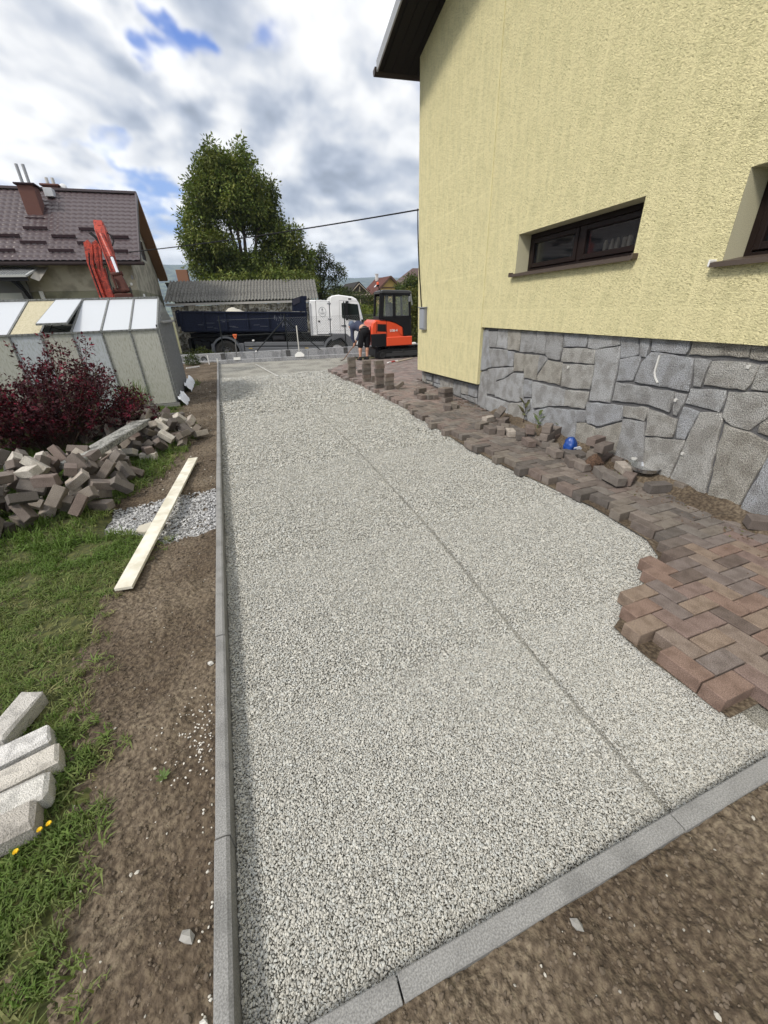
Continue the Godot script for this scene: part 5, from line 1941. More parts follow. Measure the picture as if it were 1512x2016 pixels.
func wheel(o: Node3D, called: String, c: Vector3, r: float, w: float, rim: Material, dish: float) -> void:
	var b := MB.new()
	b.at(Transform3D(Basis(Vector3.RIGHT, PI / 2), c))
	b.lathe([Vector2(r * 0.58, -w), Vector2(r * 0.9, -w), Vector2(r, -w * 0.85), Vector2(r, -w * 0.12), Vector2(r * 0.96, -0.01), Vector2(r * 0.80, 0.0), Vector2(r * 0.60, -0.015), Vector2(r * 0.57, -0.05)], 28)
	for k in 36:
		var a := TAU * k / 36.0
		b.at(Transform3D(Basis(Vector3(0, 0, 1), a), c))
		b.box(Vector3(r * 0.995, 0, -w * 0.5), Vector3(0.02, 0.035, w * 0.7))
	var t := part(called, b, mat(0.055, 0.052, 0.048, 0.9), o)
	b = MB.new()
	b.at(Transform3D(Basis(Vector3.RIGHT, PI / 2), c))
	b.lathe([Vector2(r * 0.575, -0.03), Vector2(r * 0.52, -0.035), Vector2(r * 0.47, -0.05 - dish), Vector2(r * 0.30, -0.05 - dish), Vector2(r * 0.24, -0.05), Vector2(r * 0.20, -0.0), Vector2(0.0, 0.01)], 24)
	part("rim", b, rim, t)
	b = MB.new()
	for k in 8:
		var a := TAU * k / 8.0
		b.at(Transform3D(Basis(Vector3.RIGHT, PI / 2), c + Vector3(cos(a) * r * 0.37, sin(a) * r * 0.37, -0.05 - dish)))
		b.lathe([Vector2(0.02, -0.01), Vector2(0.02, 0.03), Vector2(0.0, 0.035)], 6)
	part("wheel_nuts", b, M.zinc, t)


func arch(cx: float, cy: float, r0: float, r1: float, a0: float, a1: float) -> Array:
	var p := []
	for k in 13:
		var a := lerpf(a0, a1, k / 12.0)
		p.append(Vector2(cx + cos(a) * r1, cy + sin(a) * r1))
	for k in 13:
		var a := lerpf(a1, a0, k / 12.0)
		p.append(Vector2(cx + cos(a) * r0, cy + sin(a) * r0))
	return p


func shiftz(b: MB, dz: float) -> MB:
	for i in b.v.size():
		b.v[i].z += dz
	return b


func build_truck() -> void:
	var o := thing("tipper_truck", "white tipper truck with a dark blue load bed parked on the street", "truck")
	var t := frame_of(Vector3(-1.28, 0.0, -18.49), Vector3(0.984, 0, 0.176))
	t.basis = t.basis * Basis(Vector3(0, 0, 1), -0.039)
	t.origin.y = -0.09
	o.transform = t
	var navy := overlay(textured(ntex(161, 0.06, 4, [[0.2, gray(0.70)], [0.6, gray(1.0)]], 256), lin(0.007, 0.011, 0.030), 1.2, 0.5), ntex(162, 0.03, 5, [[0.62, Color.WHITE], [0.78, Color(1.6, 1.5, 1.3)]], 256), Vector3(0.6, 1.2, 0.6))
	navy.metallic_specular = 0.3
	var grey := mat(0.13, 0.137, 0.15, 0.6)
	var white := textured(ntex(163, 0.03, 3, [[0.2, gray(0.96)], [0.8, gray(1.0)]], 128), lin(0.84, 0.85, 0.86), 0.5, 0.25)
	# chassis
	var b := MB.new()
	b.box(Vector3(3.2, 0.72, -0.55), Vector3(6.6, 0.22, 0.14))
	b.box(Vector3(3.2, 0.72, -1.65), Vector3(6.6, 0.22, 0.14))
	b.box(Vector3(2.4, 0.92, -1.1), Vector3(4.8, 0.14, 1.3))
	for x in [0.25, 1.37, 3.0, 4.6]:
		b.box(Vector3(x, 0.6, -1.1), Vector3(0.25, 0.3, 1.6))
	b.box(Vector3(0.55, 0.45, -0.5), Vector3(0.35, 0.5, 0.5), 0.03)
	b.box(Vector3(0.0, 0.55, -1.1), Vector3(0.1, 0.5, 2.0))
	part("chassis", b, M.black, o)
	# load bed: hollow box with ribs
	b = MB.new()
	var ly := 1.78
	var by := 1.10
	b.box(Vector3(2.25, (ly + by) / 2, -0.03), Vector3(4.78, ly - by, 0.04))
	b.box(Vector3(2.25, (ly + by) / 2, -2.2), Vector3(4.78, ly - by, 0.04))
	b.box(Vector3(2.25, by, -1.1), Vector3(4.76, 0.08, 2.2))
	b.box(Vector3(4.63, (2.34 + by) / 2, -1.1), Vector3(0.05, 2.34 - by, 2.16))
	var bed := part("load_bed", b, navy, o)
	b = MB.new()
	b.box(Vector3(2.25, ly - 0.015, 0.0), Vector3(4.84, 0.06, 0.09), 0.008)
	b.box(Vector3(2.25, by + 0.03, 0.005), Vector3(4.78, 0.07, 0.06), 0.008)
	for x in [-0.11, 0.72, 1.52, 2.32, 3.12, 3.92, 4.6]:
		b.box(Vector3(x, (ly + by) / 2, 0.012), Vector3(0.075, ly - by - 0.12, 0.055), 0.008)
	part("ribs", b, navy, bed)
	b = MB.new()
	b.box(Vector3(-0.17, (ly + by) / 2 - 0.02, -1.1), Vector3(0.05, ly - by - 0.02, 2.16), 0.008)
	b.box(Vector3(-0.26, 1.5, -0.1), Vector3(0.10, 0.5, 0.06), 0.01)
	b.bar(Vector3(-0.3, 1.75, -0.06), Vector3(-0.14, 1.82, -0.06), 0.05, 0.05)
	part("tailgate", b, navy, bed)
	b = MB.new()
	b.prism([Vector2(4.08, 1.82), Vector2(4.62, 1.82), Vector2(4.66, 2.36), Vector2(4.5, 2.36), Vector2(4.12, 2.24)], 0.04)
	shiftz(b, -0.05)
	part("headboard_cheek", b, navy, bed)
	b = MB.new()
	b.prism([Vector2(4.14, 2.02), Vector2(4.42, 2.14), Vector2(4.42, 2.33), Vector2(4.14, 2.22)], 0.02)
	shiftz(b, -0.008)
	part("headboard_flap", b, mat(0.035, 0.035, 0.05, 0.7), bed)
	b = MB.new()
	b.box(Vector3(4.64, 2.3, -1.1), Vector3(0.12, 0.12, 2.2), 0.01)
	part("headboard_rail", b, navy, bed)
	# scrawled chalk marks on the bed side
	b = MB.new()
	var r := RandomNumberGenerator.new()
	r.seed = 16
	for i in 26:
		var x := r.randf_range(3.35, 4.0)
		var y := r.randf_range(1.2, 1.62)
		b.bar(Vector3(x, y, -0.0085), Vector3(x + r.randf_range(-0.04, 0.04), y + r.randf_range(0.04, 0.14), -0.0085), 0.008, 0.003, Vector3(0, 0, 1))
	for i in 10:
		var x := r.randf_range(0.2, 3.0)
		var y := r.randf_range(1.2, 1.5)
		b.bar(Vector3(x, y, -0.0085), Vector3(x + r.randf_range(0.1, 0.45), y + r.randf_range(-0.01, 0.01), -0.0085), 0.007, 0.003, Vector3(0, 0, 1))
	part("scratches", b, mat(0.17, 0.18, 0.21, 0.8), bed)
	# grey side guards, mudguards, wheels
	b = MB.new()
	for y in [0.42, 0.62]:
		b.box(Vector3(3.68, y, -0.05), Vector3(3.2, 0.15, 0.05), 0.015)
	b.box(Vector3(3.68, 0.52, -0.08), Vector3(3.2, 0.3, 0.03))
	b.box(Vector3(2.25, 0.555, -0.022), Vector3(0.34, 0.025, 0.008))
	var sg := part("side_guard", b, grey, o)
	b = MB.new()
	for x in [2.3, 4.55]:
		b.box(Vector3(x, 0.455, -0.021), Vector3(0.14, 0.03, 0.012), 0.003)
	part("side_marker", b, mat(0.5, 0.34, 0.05, 0.4), sg)
	for c in [[1.37, 0.34, 0.50, 0.57, -0.12, PI + 0.25, "rear"], [5.82, 0.36, 0.50, 0.58, 0.1, PI - 0.05, "front"]]:
		b = MB.new()
		b.prism(arch(c[0], c[1], c[2], c[3], c[4], c[5]), -0.42, 0.0)
		shiftz(b, -0.0)
		part("mudguard", b, grey, o)
	b = MB.new()
	b.box(Vector3(0.86, 0.44, -0.2), Vector3(0.13, 0.38, 0.36), 0.02)
	b.box(Vector3(1.96, 0.44, -0.12), Vector3(0.2, 0.42, 0.18), 0.02)
	part("mudflaps", b, grey, o)
	wheel(o, "wheel", Vector3(1.37, 0.32, -0.03), 0.43, 0.27, mat(0.13, 0.125, 0.12, 0.7), 0.09)
	wheel(o, "wheel", Vector3(1.37, 0.32, -1.9), 0.43, 0.27, mat(0.13, 0.125, 0.12, 0.7), 0.09)
	wheel(o, "wheel", Vector3(5.82, 0.34, -0.06), 0.42, 0.25, mat(0.58, 0.58, 0.58, 0.45, 0.3), -0.02)
	wheel(o, "wheel", Vector3(5.82, 0.34, -1.9), 0.42, 0.25, mat(0.58, 0.58, 0.58, 0.45, 0.3), -0.02)
	b = MB.new()
	b.at(Transform3D(Basis(Vector3(0, 0, 1), PI / 2), Vector3(3.45, 0.84, -0.25)))
	b.lathe([Vector2(0.0, -0.24), Vector2(0.11, -0.24), Vector2(0.13, -0.2), Vector2(0.13, 0.2), Vector2(0.11, 0.24), Vector2(0.0, 0.24)], 16)
	part("air_tank", b, mat(0.05, 0.05, 0.055, 0.5), o)
	b = MB.new()
	b.at(Transform3D(Basis(), Vector3(2.45, 0.745, -0.04)))
	b.lathe([Vector2(0.0, -0.04), Vector2(0.04, -0.03), Vector2(0.055, 0.0), Vector2(0.04, 0.03), Vector2(0.0, 0.04)], 10)
	part("cap", b, M.white_plain, o)
	# cupboard behind the cab: the door has a ring emblem
	b = MB.new()
	b.box(Vector3(5.19, 1.57, -1.0), Vector3(0.82, 1.30, 1.9), 0.03)
	var cup := part("cupboard", b, white, o)
	b = MB.new()
	b.box(Vector3(4.80, 1.52, -0.32), Vector3(0.06, 1.2, 0.6), 0.012)
	for k in 3:
		b.box(Vector3(4.765, 1.52, -0.12 - k * 0.2), Vector3(0.02, 1.15, 0.03))
	part("cupboard_side", b, mat(0.45, 0.46, 0.48, 0.5), cup)
	b = MB.new()
	b.box(Vector3(5.30, 1.58, -0.035), Vector3(0.56, 1.24, 0.02), 0.004)
	part("seal", b, mat(0.12, 0.12, 0.13, 0.6), cup)
	b = MB.new()
	b.box(Vector3(5.30, 1.58, -0.026), Vector3(0.515, 1.195, 0.024), 0.008)
	var door := part("door", b, white, cup)
	b = MB.new()
	b.box(Vector3(5.125, 1.46, -0.005), Vector3(0.07, 0.06, 0.02), 0.006)
	b.box(Vector3(5.125, 1.455, 0.008), Vector3(0.035, 0.012, 0.02), 0.003)
	part("handle", b, M.black, door)
	b = MB.new()
	for y in [2.11, 1.55, 1.02]:
		b.box(Vector3(5.56, y, -0.005), Vector3(0.15, 0.045, 0.02), 0.006)
	part("hinges", b, mat(0.3, 0.31, 0.33, 0.4, 0.4), door)
	b = MB.new()
	var ring := []
	for k in 33:
		ring.append(Vector3(5.28 + cos(TAU * k / 32.0) * 0.145, 1.80 + sin(TAU * k / 32.0) * 0.175, -0.0125))
	b.tube(ring, 0.006, 0.006, 4, false)
	b.bar(Vector3(5.15, 1.79, -0.0125), Vector3(5.41, 1.79, -0.0125), 0.008, 0.004, Vector3(0, 0, 1))
	b.prism([Vector2(5.255, 1.83), Vector2(5.27, 1.83), Vector2(5.27, 1.87), Vector2(5.30, 1.90), Vector2(5.285, 1.93), Vector2(5.255, 1.92)], -0.012)
	for k in 5:
		b.box(Vector3(5.21 + k * 0.035, 1.735, -0.0125), Vector3(0.02, 0.035, 0.004))
	part("emblem", b, mat(0.12, 0.13, 0.14, 0.7), door)
	# cab
	b = MB.new()
	var side := [Vector2(5.60, 0.98), Vector2(5.60, 2.31), Vector2(5.68, 2.38), Vector2(5.95, 2.42), Vector2(6.5, 2.36), Vector2(6.66, 2.29), Vector2(6.78, 2.12), Vector2(6.96, 1.45), Vector2(7.0, 1.2), Vector2(7.0, 0.55), Vector2(6.55, 0.55), Vector2(6.42, 0.82), Vector2(6.2, 0.98)]
	var win := [Vector2(6.06, 1.60), Vector2(6.06, 2.11), Vector2(6.09, 2.135), Vector2(6.72, 2.09), Vector2(6.81, 1.50), Vector2(6.78, 1.475), Vector2(6.12, 1.575)]
	b.prism(side, -2.0, 0.03)
	shiftz(b, -0.0)
	var cab := part("cab", b, white, o)
	b = MB.new()
	b.prism(win, 0.012, 0.003)
	part("side_window", b, mat(0.018, 0.024, 0.022, 0.06), cab)
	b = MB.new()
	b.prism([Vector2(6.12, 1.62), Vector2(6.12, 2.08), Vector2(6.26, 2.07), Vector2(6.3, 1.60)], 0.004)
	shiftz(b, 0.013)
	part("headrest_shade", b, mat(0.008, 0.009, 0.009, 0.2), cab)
	b = MB.new()
	b.prism([Vector2(6.80, 2.08), Vector2(6.97, 1.44), Vector2(6.985, 1.44), Vector2(6.815, 2.09)], -1.9)
	shiftz(b, -0.05)
	part("windscreen", b, mat(0.02, 0.025, 0.03, 0.06), cab)
	b = MB.new()
	for q in [[Vector3(5.97, 1.05, 0.002), Vector3(5.97, 2.22, 0.002)], [Vector3(5.97, 2.22, 0.002), Vector3(6.7, 2.2, 0.002)], [Vector3(6.86, 1.55, 0.002), Vector3(6.9, 0.9, 0.002)]]:
		b.bar(q[0], q[1], 0.010, 0.004, Vector3(0, 0, 1))
	part("door_seam", b, mat(0.3, 0.3, 0.31, 0.6), cab)
	b = MB.new()
	b.box(Vector3(6.12, 1.30, 0.016), Vector3(0.20, 0.035, 0.03), 0.01)
	part("door_handle", b, M.black, cab)
	b = MB.new()
	b.box(Vector3(6.40, 2.275, 0.0), Vector3(0.13, 0.055, 0.02), 0.01)
	b.box(Vector3(6.28, 2.17, 0.04), Vector3(0.12, 0.05, 0.1), 0.015)
	b.bar(Vector3(6.26, 2.16, 0.09), Vector3(6.26, 1.5, 0.12), 0.09, 0.12, Vector3(0, 0, 1), 0.02)
	part("mirror", b, M.black, cab)
	b = MB.new()
	b.box(Vector3(6.9, 1.47, 0.03), Vector3(0.1, 0.14, 0.06), 0.02)
	part("front_mirror", b, M.black, cab)
	b = MB.new()
	b.prism([Vector2(5.61, 0.72), Vector2(5.61, 0.99), Vector2(6.24, 0.99), Vector2(6.42, 0.85), Vector2(6.55, 0.62), Vector2(6.62, 0.32), Vector2(6.42, 0.32), Vector2(6.36, 0.56), Vector2(6.2, 0.75), Vector2(6.0, 0.86)], 0.06, 0.012)
	shiftz(b, -0.03)
	part("wheel_arch", b, mat(0.10, 0.105, 0.115, 0.6), cab)
	b = MB.new()
	b.box(Vector3(6.85, 0.45, -1.0), Vector3(0.36, 0.26, 2.06), 0.04)
	b.box(Vector3(6.2, 0.65, -1.0), Vector3(1.1, 0.5, 1.4))
	part("bumper", b, M.black, cab)
	b = MB.new()
	for z in [-0.5, -1.5]:
		b.at(Transform3D(Basis(), Vector3(6.9, 0.62, z)))
		b.box(Vector3.ZERO, Vector3(0.22, 0.2, 0.34), 0.04)
	part("headlight", b, mat(0.5, 0.52, 0.55, 0.1), cab)
	# heap of pale sand in the bed
	b = MB.new()
	var rows := []
	for j in 17:
		var row := PackedVector3Array()
		for i in 49:
			var x := lerpf(-0.1, 4.55, i / 48.0)
			var z := lerpf(-0.07, -2.15, j / 16.0)
			var h := 1.50 + 0.43 * exp(-pow((x - 1.62) / 0.36, 2.0) - pow((z + 1.0) / 0.55, 2.0)) + 0.22 * exp(-pow((x - 2.1) / 0.3, 2.0)) + clod2.get_noise_2d(x * 2.0, z * 2.0) * 0.05
			row.append(t * Vector3(x, h, z))
		rows.append(row)
	b.grid(rows, Vector3.UP)
	solo("sand_heap", b, textured(ntex(165, 0.1, 3, [[0.2, gray(0.68)], [0.8, gray(0.8)]], 128), Color(1, 0.98, 0.92), 2.0, 0.95), "pale sand heaped in the tipper truck's blue load bed", "sand")


func build_excavator() -> void:
	var o := thing("mini_excavator", "orange and black mini excavator with glazed cab beside the yellow house corner", "excavator")
	o.transform = frame_of(Vector3(4.88, 0, -13.58), Vector3(0.993, 0, 0.119))
	var orange := mat(0.72, 0.075, 0.02, 0.28)
	orange.clearcoat_enabled = true
	orange.clearcoat = 0.5
	var blackp := mat(0.016, 0.016, 0.018, 0.4)
	# tracks
	for z in [-0.02, -1.12]:
		var b := MB.new()
		var loop := []
		for k in 9:
			var a := lerpf(PI * 0.5, PI * 1.5, k / 8.0)
			loop.append(Vector2(0.17 + cos(a) * 0.19, 0.125 + sin(a) * 0.165))
		for k in 9:
			var a := lerpf(-PI * 0.5, PI * 0.5, k / 8.0)
			loop.append(Vector2(1.75 + cos(a) * 0.19, 0.125 + sin(a) * 0.165))
		b.prism(loop, -0.28, 0.02)
		shiftz(b, z)
		var n := 44
		for k in n:
			var f := float(k) / n
			var per := 2.0 * 1.58 + TAU * 0.178
			var d := f * per
			var c: Vector2
			var ang: float
			if d < 1.58:
				c = Vector2(0.17 + d, -0.045)
				ang = 0.0
			elif d < 1.58 + PI * 0.178:
				ang = (d - 1.58) / 0.178
				c = Vector2(1.75 + sin(ang) * 0.195, 0.125 - cos(ang) * 0.17)
			elif d < 3.16 + PI * 0.178:
				c = Vector2(1.75 - (d - 1.58 - PI * 0.178), 0.295)
				ang = PI
			else:
				ang = PI + (d - 3.16 - PI * 0.178) / 0.178
				c = Vector2(0.17 + sin(ang) * 0.195, 0.125 - cos(ang) * 0.17)
			b.at(Transform3D(Basis(Vector3(0, 0, 1), ang), Vector3(c.x, c.y, z - 0.14)))
			b.box(Vector3.ZERO, Vector3(0.035, 0.03, 0.29))
		var tr := part("track", b, M.rubber, o)
		b = MB.new()
		b.at(Transform3D())
		b.box(Vector3(0.96, 0.12, z + 0.006), Vector3(1.35, 0.10, 0.03), 0.01)
		b.box(Vector3(0.96, 0.20, z + 0.004), Vector3(0.9, 0.05, 0.025), 0.008)
		part("track_frame", b, mat(0.05, 0.05, 0.052, 0.6), tr)
		b = MB.new()
		for q in [[0.17, 0.125, 0.10], [1.75, 0.125, 0.10], [0.52, 0.045, 0.055], [0.85, 0.045, 0.055], [1.18, 0.045, 0.055], [1.48, 0.045, 0.055], [0.9, 0.235, 0.04]]:
			b.at(Transform3D(Basis(Vector3.RIGHT, PI / 2), Vector3(q[0], q[1], z + 0.01)))
			b.lathe([Vector2(q[2], -0.03), Vector2(q[2], 0.015), Vector2(q[2] * 0.7, 0.02), Vector2(q[2] * 0.62, 0.0), Vector2(0.02, 0.0), Vector2(0.0, 0.012)], 14)
		part("rollers", b, mat(0.035, 0.035, 0.036, 0.5), tr)
	var b := MB.new()
	b.box(Vector3(0.95, 0.30, -0.68), Vector3(0.9, 0.16, 0.8), 0.03)
	b.box(Vector3(0.02, 0.18, -0.68), Vector3(0.2, 0.3, 1.2), 0.03)
	part("undercarriage", b, blackp, o)
	# upper body
	b = MB.new()
	var deck := [Vector2(-0.17, 0.43), Vector2(1.2, 0.42), Vector2(1.2, 0.68), Vector2(0.93, 0.70), Vector2(0.92, 0.96), Vector2(0.88, 1.02), Vector2(0.62, 1.14), Vector2(0.42, 1.19), Vector2(0.10, 1.21), Vector2(-0.05, 1.22), Vector2(-0.16, 1.15), Vector2(-0.20, 1.0), Vector2(-0.21, 0.75), Vector2(-0.19, 0.5)]
	b.prism(deck, -1.38, 0.05)
	shiftz(b, -0.02)
	var body := part("engine_hood", b, orange, o)
	b = MB.new()
	b.prism([Vector2(0.31, 0.405), Vector2(1.21, 0.41), Vector2(1.21, 0.69), Vector2(0.31, 0.69)], 0.05, 0.02)
	shiftz(b, -0.03)
	part("side_skirt", b, orange, body)
	b = MB.new()
	b.prism([Vector2(-0.215, 0.42), Vector2(0.30, 0.405), Vector2(0.30, 0.80), Vector2(-0.225, 0.80)], 0.045, 0.015)
	shiftz(b, -0.03)
	part("rear_bumper", b, blackp, body)
	b = MB.new()
	b.prism([Vector2(0.0, 0.88), Vector2(0.31, 0.855), Vector2(0.31, 1.08), Vector2(0.02, 1.10)], 0.02, 0.006)
	shiftz(b, -0.03)
	var vt := part("vent", b, blackp, body)
	b = MB.new()
	for k in 5:
		b.box(Vector3(0.16, 0.90 + k * 0.04, -0.008), Vector3(0.26, 0.012, 0.012))
	part("louvres", b, mat(0.03, 0.03, 0.032, 0.5), vt)
	b = MB.new()
	for q in [[Vector3(0.325, 0.70, -0.018), Vector3(0.325, 1.17, -0.018)], [Vector3(-0.03, 0.82, -0.018), Vector3(0.0, 1.18, -0.018)]]:
		b.bar(q[0], q[1], 0.012, 0.006, Vector3(0, 0, 1))
	part("panel_gap", b, blackp, body)
	b = MB.new()
	b.box(Vector3(-0.205, 0.98, -0.1), Vector3(0.03, 0.12, 0.08), 0.01)
	part("tail_light", b, mat(0.4, 0.02, 0.015, 0.2), body)
	var tm := TextMesh.new()
	tm.text = "U36-4"
	tm.font_size = 12
	tm.pixel_size = 0.0082
	tm.depth = 0.006
	var sf := SystemFont.new()
	sf.font_names = PackedStringArray(["Droid Sans"])
	sf.font_weight = 700
	sf.font_italic = true
	tm.font = sf
	inst("lettering", tm, mat(0.8, 0.8, 0.8, 0.5), Transform3D(Basis(), Vector3(0.57, 0.885, -0.012)), body)
	# black sweep under the cab
	b = MB.new()
	b.prism([Vector2(0.30, 1.19), Vector2(0.45, 1.17), Vector2(0.66, 1.10), Vector2(0.88, 0.97), Vector2(0.93, 0.85), Vector2(0.93, 0.70), Vector2(1.19, 0.70), Vector2(1.2, 1.25), Vector2(0.3, 1.27)], -1.2, 0.02)
	shiftz(b, -0.005)
	part("cab_base", b, blackp, o)
	# cab: posts, roof, panes
	b = MB.new()
	var zA := -0.03
	var zB := -1.0
	for z in [zA, zB]:
		b.bar(Vector3(0.14, 1.24, z), Vector3(0.21, 2.0, z), 0.16 if z == zA else 0.08, 0.06, Vector3(0, 0, 1), 0.012)
		b.bar(Vector3(0.60, 1.24, z), Vector3(0.605, 1.98, z), 0.10, 0.06, Vector3(0, 0, 1), 0.012)
		b.bar(Vector3(1.15, 1.1, z), Vector3(1.12, 1.98, z), 0.07, 0.06, Vector3(0, 0, 1), 0.012)
		b.bar(Vector3(0.15, 1.27, z), Vector3(1.17, 1.27, z), 0.10, 0.06, Vector3(0, 0, 1), 0.012)
		b.bar(Vector3(0.19, 1.97, z), Vector3(1.14, 1.94, z), 0.08, 0.06, Vector3(0, 0, 1), 0.012)
	b.bar(Vector3(0.14, 1.27, zA), Vector3(0.14, 1.27, zB), 0.08, 0.1)
	b.bar(Vector3(1.15, 1.27, zA), Vector3(1.15, 1.27, zB), 0.08, 0.1)
	var cab := part("cab", b, blackp, o)
	b = MB.new()
	b.prism([Vector2(0.16, 1.99), Vector2(1.19, 1.95), Vector2(1.20, 2.01), Vector2(1.12, 2.05), Vector2(0.26, 2.09), Vector2(0.17, 2.06)], -1.06, 0.02)
	shiftz(b, 0.005)
	part("roof", b, mat(0.06, 0.062, 0.068, 0.35), cab)
	for q in [[0.25, 0.55, 1.32, 1.93], [0.655, 1.115, 1.32, 1.91]]:
		for z in [zA, zB]:
			b = MB.new()
			b.poly([Vector3(q[0], q[2], z), Vector3(q[1], q[2], z), Vector3(q[1], q[3], z), Vector3(q[0], q[3], z)], Vector3(0, 0, 1))
			part("pane", b, M.glass, cab)
	b = MB.new()
	b.box(Vector3(0.56, 1.42, -0.5), Vector3(0.13, 0.62, 0.45), 0.05)
	b.box(Vector3(0.74, 1.22, -0.5), Vector3(0.42, 0.14, 0.45), 0.05)
	part("seat", b, mat(0.03, 0.03, 0.032, 0.8), cab)
	b = MB.new()
	b.tube([Vector3(0.98, 1.2, -0.35), Vector3(0.95, 1.55, -0.35)], 0.015, 0.012, 6)
	b.box(Vector3(0.95, 1.58, -0.35), Vector3(0.05, 0.09, 0.05), 0.015)
	part("lever", b, blackp, cab)
	b = MB.new()
	b.tube([Vector3(0.17, 2.06, -0.06), Vector3(0.09, 2.17, -0.06), Vector3(0.085, 2.19, -0.06)], 0.012, 0.012, 6)
	b.at(Transform3D(Basis(), Vector3(0.085, 2.18, -0.06)))
	b.lathe([Vector2(0.0, 0.0), Vector2(0.05, 0.0), Vector2(0.05, 0.05), Vector2(0.0, 0.05)], 14)
	var bc := part("beacon_foot", b, blackp, cab)
	b = MB.new()
	b.at(Transform3D(Basis(), Vector3(0.085, 2.23, -0.06)))
	b.lathe([Vector2(0.045, 0.0), Vector2(0.045, 0.05), Vector2(0.03, 0.075), Vector2(0.0, 0.08)], 14)
	part("beacon", b, mat(0.75, 0.12, 0.05, 0.2), bc)
	b = MB.new()
	b.bar(Vector3(1.16, 1.95, 0.02), Vector3(1.20, 1.62, 0.04), 0.03, 0.02, Vector3(0, 0, 1))
	b.box(Vector3(1.12, 1.80, 0.03), Vector3(0.07, 0.16, 0.03), 0.01)
	part("mirror", b, mat(0.25, 0.26, 0.27, 0.3), cab)
	# boom folded away to the right, hidden by the house
	b = MB.new()
	b.bar(Vector3(1.8, 0.62, -0.7), Vector3(2.9, 1.2, -0.7), 0.16, 0.26, Vector3(0, 1, 0), 0.02)
	b.bar(Vector3(2.9, 1.25, -0.7), Vector3(3.6, 0.4, -0.7), 0.14, 0.22, Vector3.RIGHT, 0.02)
	part("boom", b, orange, o)
	b = MB.new()
	b.box(Vector3(1.28, 0.45, -0.01), Vector3(0.14, 0.07, 0.1), 0.02)
	part("lamp", b, M.white_plain, o)
	# tools lying about
	b = MB.new()
	b.bar(Vector3(3.97, 0.025, -14.05), Vector3(3.50, 0.025, -11.75), 0.05, 0.05, Vector3.UP, 0.006)
	solo("spirit_level", b, mat(0.42, 0.50, 0.56, 0.4), "long pale blue levelling bar lying on the ground by the worker", "levelling bar")
	b = MB.new()
	b.bar(Vector3(4.75, 0.02, -12.35), Vector3(5.25, 0.02, -12.75), 0.06, 0.03, Vector3.UP, 0.004)
	var st := solo("marker_lath", b, M.white_plain, "red and white lath lying on the paving in front of the excavator track", "lath")
	b = MB.new()
	b.bar(Vector3(4.9, 0.0215, -12.47), Vector3(5.1, 0.0215, -12.63), 0.062, 0.033, Vector3.UP, 0.004)
	part("red_band", b, mat(0.45, 0.05, 0.035, 0.6), st)
	b = MB.new()
	b.bar(Vector3(5.1, 0.02, -12.45), Vector3(5.95, 0.02, -13.1), 0.07, 0.025, Vector3.UP, 0.004)
	solo("timber_lath", b, mat(0.45, 0.38, 0.28, 0.8), "bare timber lath beside the red and white one", "lath")
	b = MB.new()
	b.bar(Vector3(0.93, -0.06, -15.4), Vector3(1.28, -0.065, -12.0), 0.03, 0.03, Vector3.UP, 0.004)
	solo("screed_rail", b, mat(0.6, 0.6, 0.58, 0.4, 0.2), "thin pale screed rail lying on the sand at the far end of the groove", "rail")
	for q in [[-0.60, -16.05, 0.30, "short white peg standing left of the edging's far end"], [-1.02, -15.0, 0.0, "white stake lying on the soil beyond the greenhouse"]]:
		b = MB.new()
		if q[2] > 0.0:
			b.bar(Vector3(q[0], -0.05, q[1]), Vector3(q[0] - 0.01, q[2], q[1]), 0.03, 0.03)
		else:
			b.bar(Vector3(q[0] - 0.25, 0.03, q[1] + 0.1), Vector3(q[0] + 0.12, 0.01, q[1] - 0.35), 0.035, 0.035)
		solo("peg", b, M.white_plain, q[3], "peg")
	b = MB.new()
	b.bar(Vector3(-0.315, -0.02, -16.35), Vector3(-0.315, 0.13, -16.35), 0.05, 0.05)
	solo("peg", b, mat(0.6, 0.6, 0.58, 0.7), "pale block standing on the far end of the left edging", "peg")
	# two shovels leaning on the kerb wall
	var kt := frame_of(Vector3(-1.54, 0, -17.01), Vector3(0.984, 0, 0.176))
	var sh := thing("shovel", "white-handled shovel leaning against the kerb wall before the truck's middle", "shovel")
	b = MB.new()
	b.tube([kt * Vector3(4.27, 1.09, 0.04), kt * Vector3(4.26, 0.22, 0.16)], 0.021, 0.018, 8)
	part("handle", b, mat(0.55, 0.54, 0.50, 0.7), sh)
	b = MB.new()
	b.at(kt * Transform3D(Basis(Vector3.RIGHT, -0.25), Vector3(4.26, 0.0, 0.2)))
	b.prism([Vector2(-0.17, 0.02), Vector2(0.17, 0.02), Vector2(0.18, 0.1), Vector2(0.06, 0.20), Vector2(-0.06, 0.20), Vector2(-0.18, 0.1)], 0.02, 0.004)
	part("blade", b, mat(0.72, 0.72, 0.70, 0.5), sh)
	sh = thing("shovel", "shovel with orange grip standing before the truck's rear wheel", "shovel")
	b = MB.new()
	b.tube([kt * Vector3(2.02, 0.75, 0.02), kt * Vector3(1.98, 0.12, 0.18)], 0.02, 0.018, 8)
	part("handle", b, mat(0.10, 0.10, 0.10, 0.6), sh)
	b = MB.new()
	b.bar(kt * Vector3(1.95, 0.86, 0.0), kt * Vector3(2.10, 0.86, 0.0), 0.05, 0.05, Vector3.UP, 0.01)
	b.bar(kt * Vector3(1.97, 0.86, 0.0), kt * Vector3(2.02, 0.73, 0.02), 0.03, 0.03)
	b.bar(kt * Vector3(2.08, 0.86, 0.0), kt * Vector3(2.03, 0.73, 0.02), 0.03, 0.03)
	part("grip", b, mat(0.72, 0.16, 0.05, 0.5), sh)
	b = MB.new()
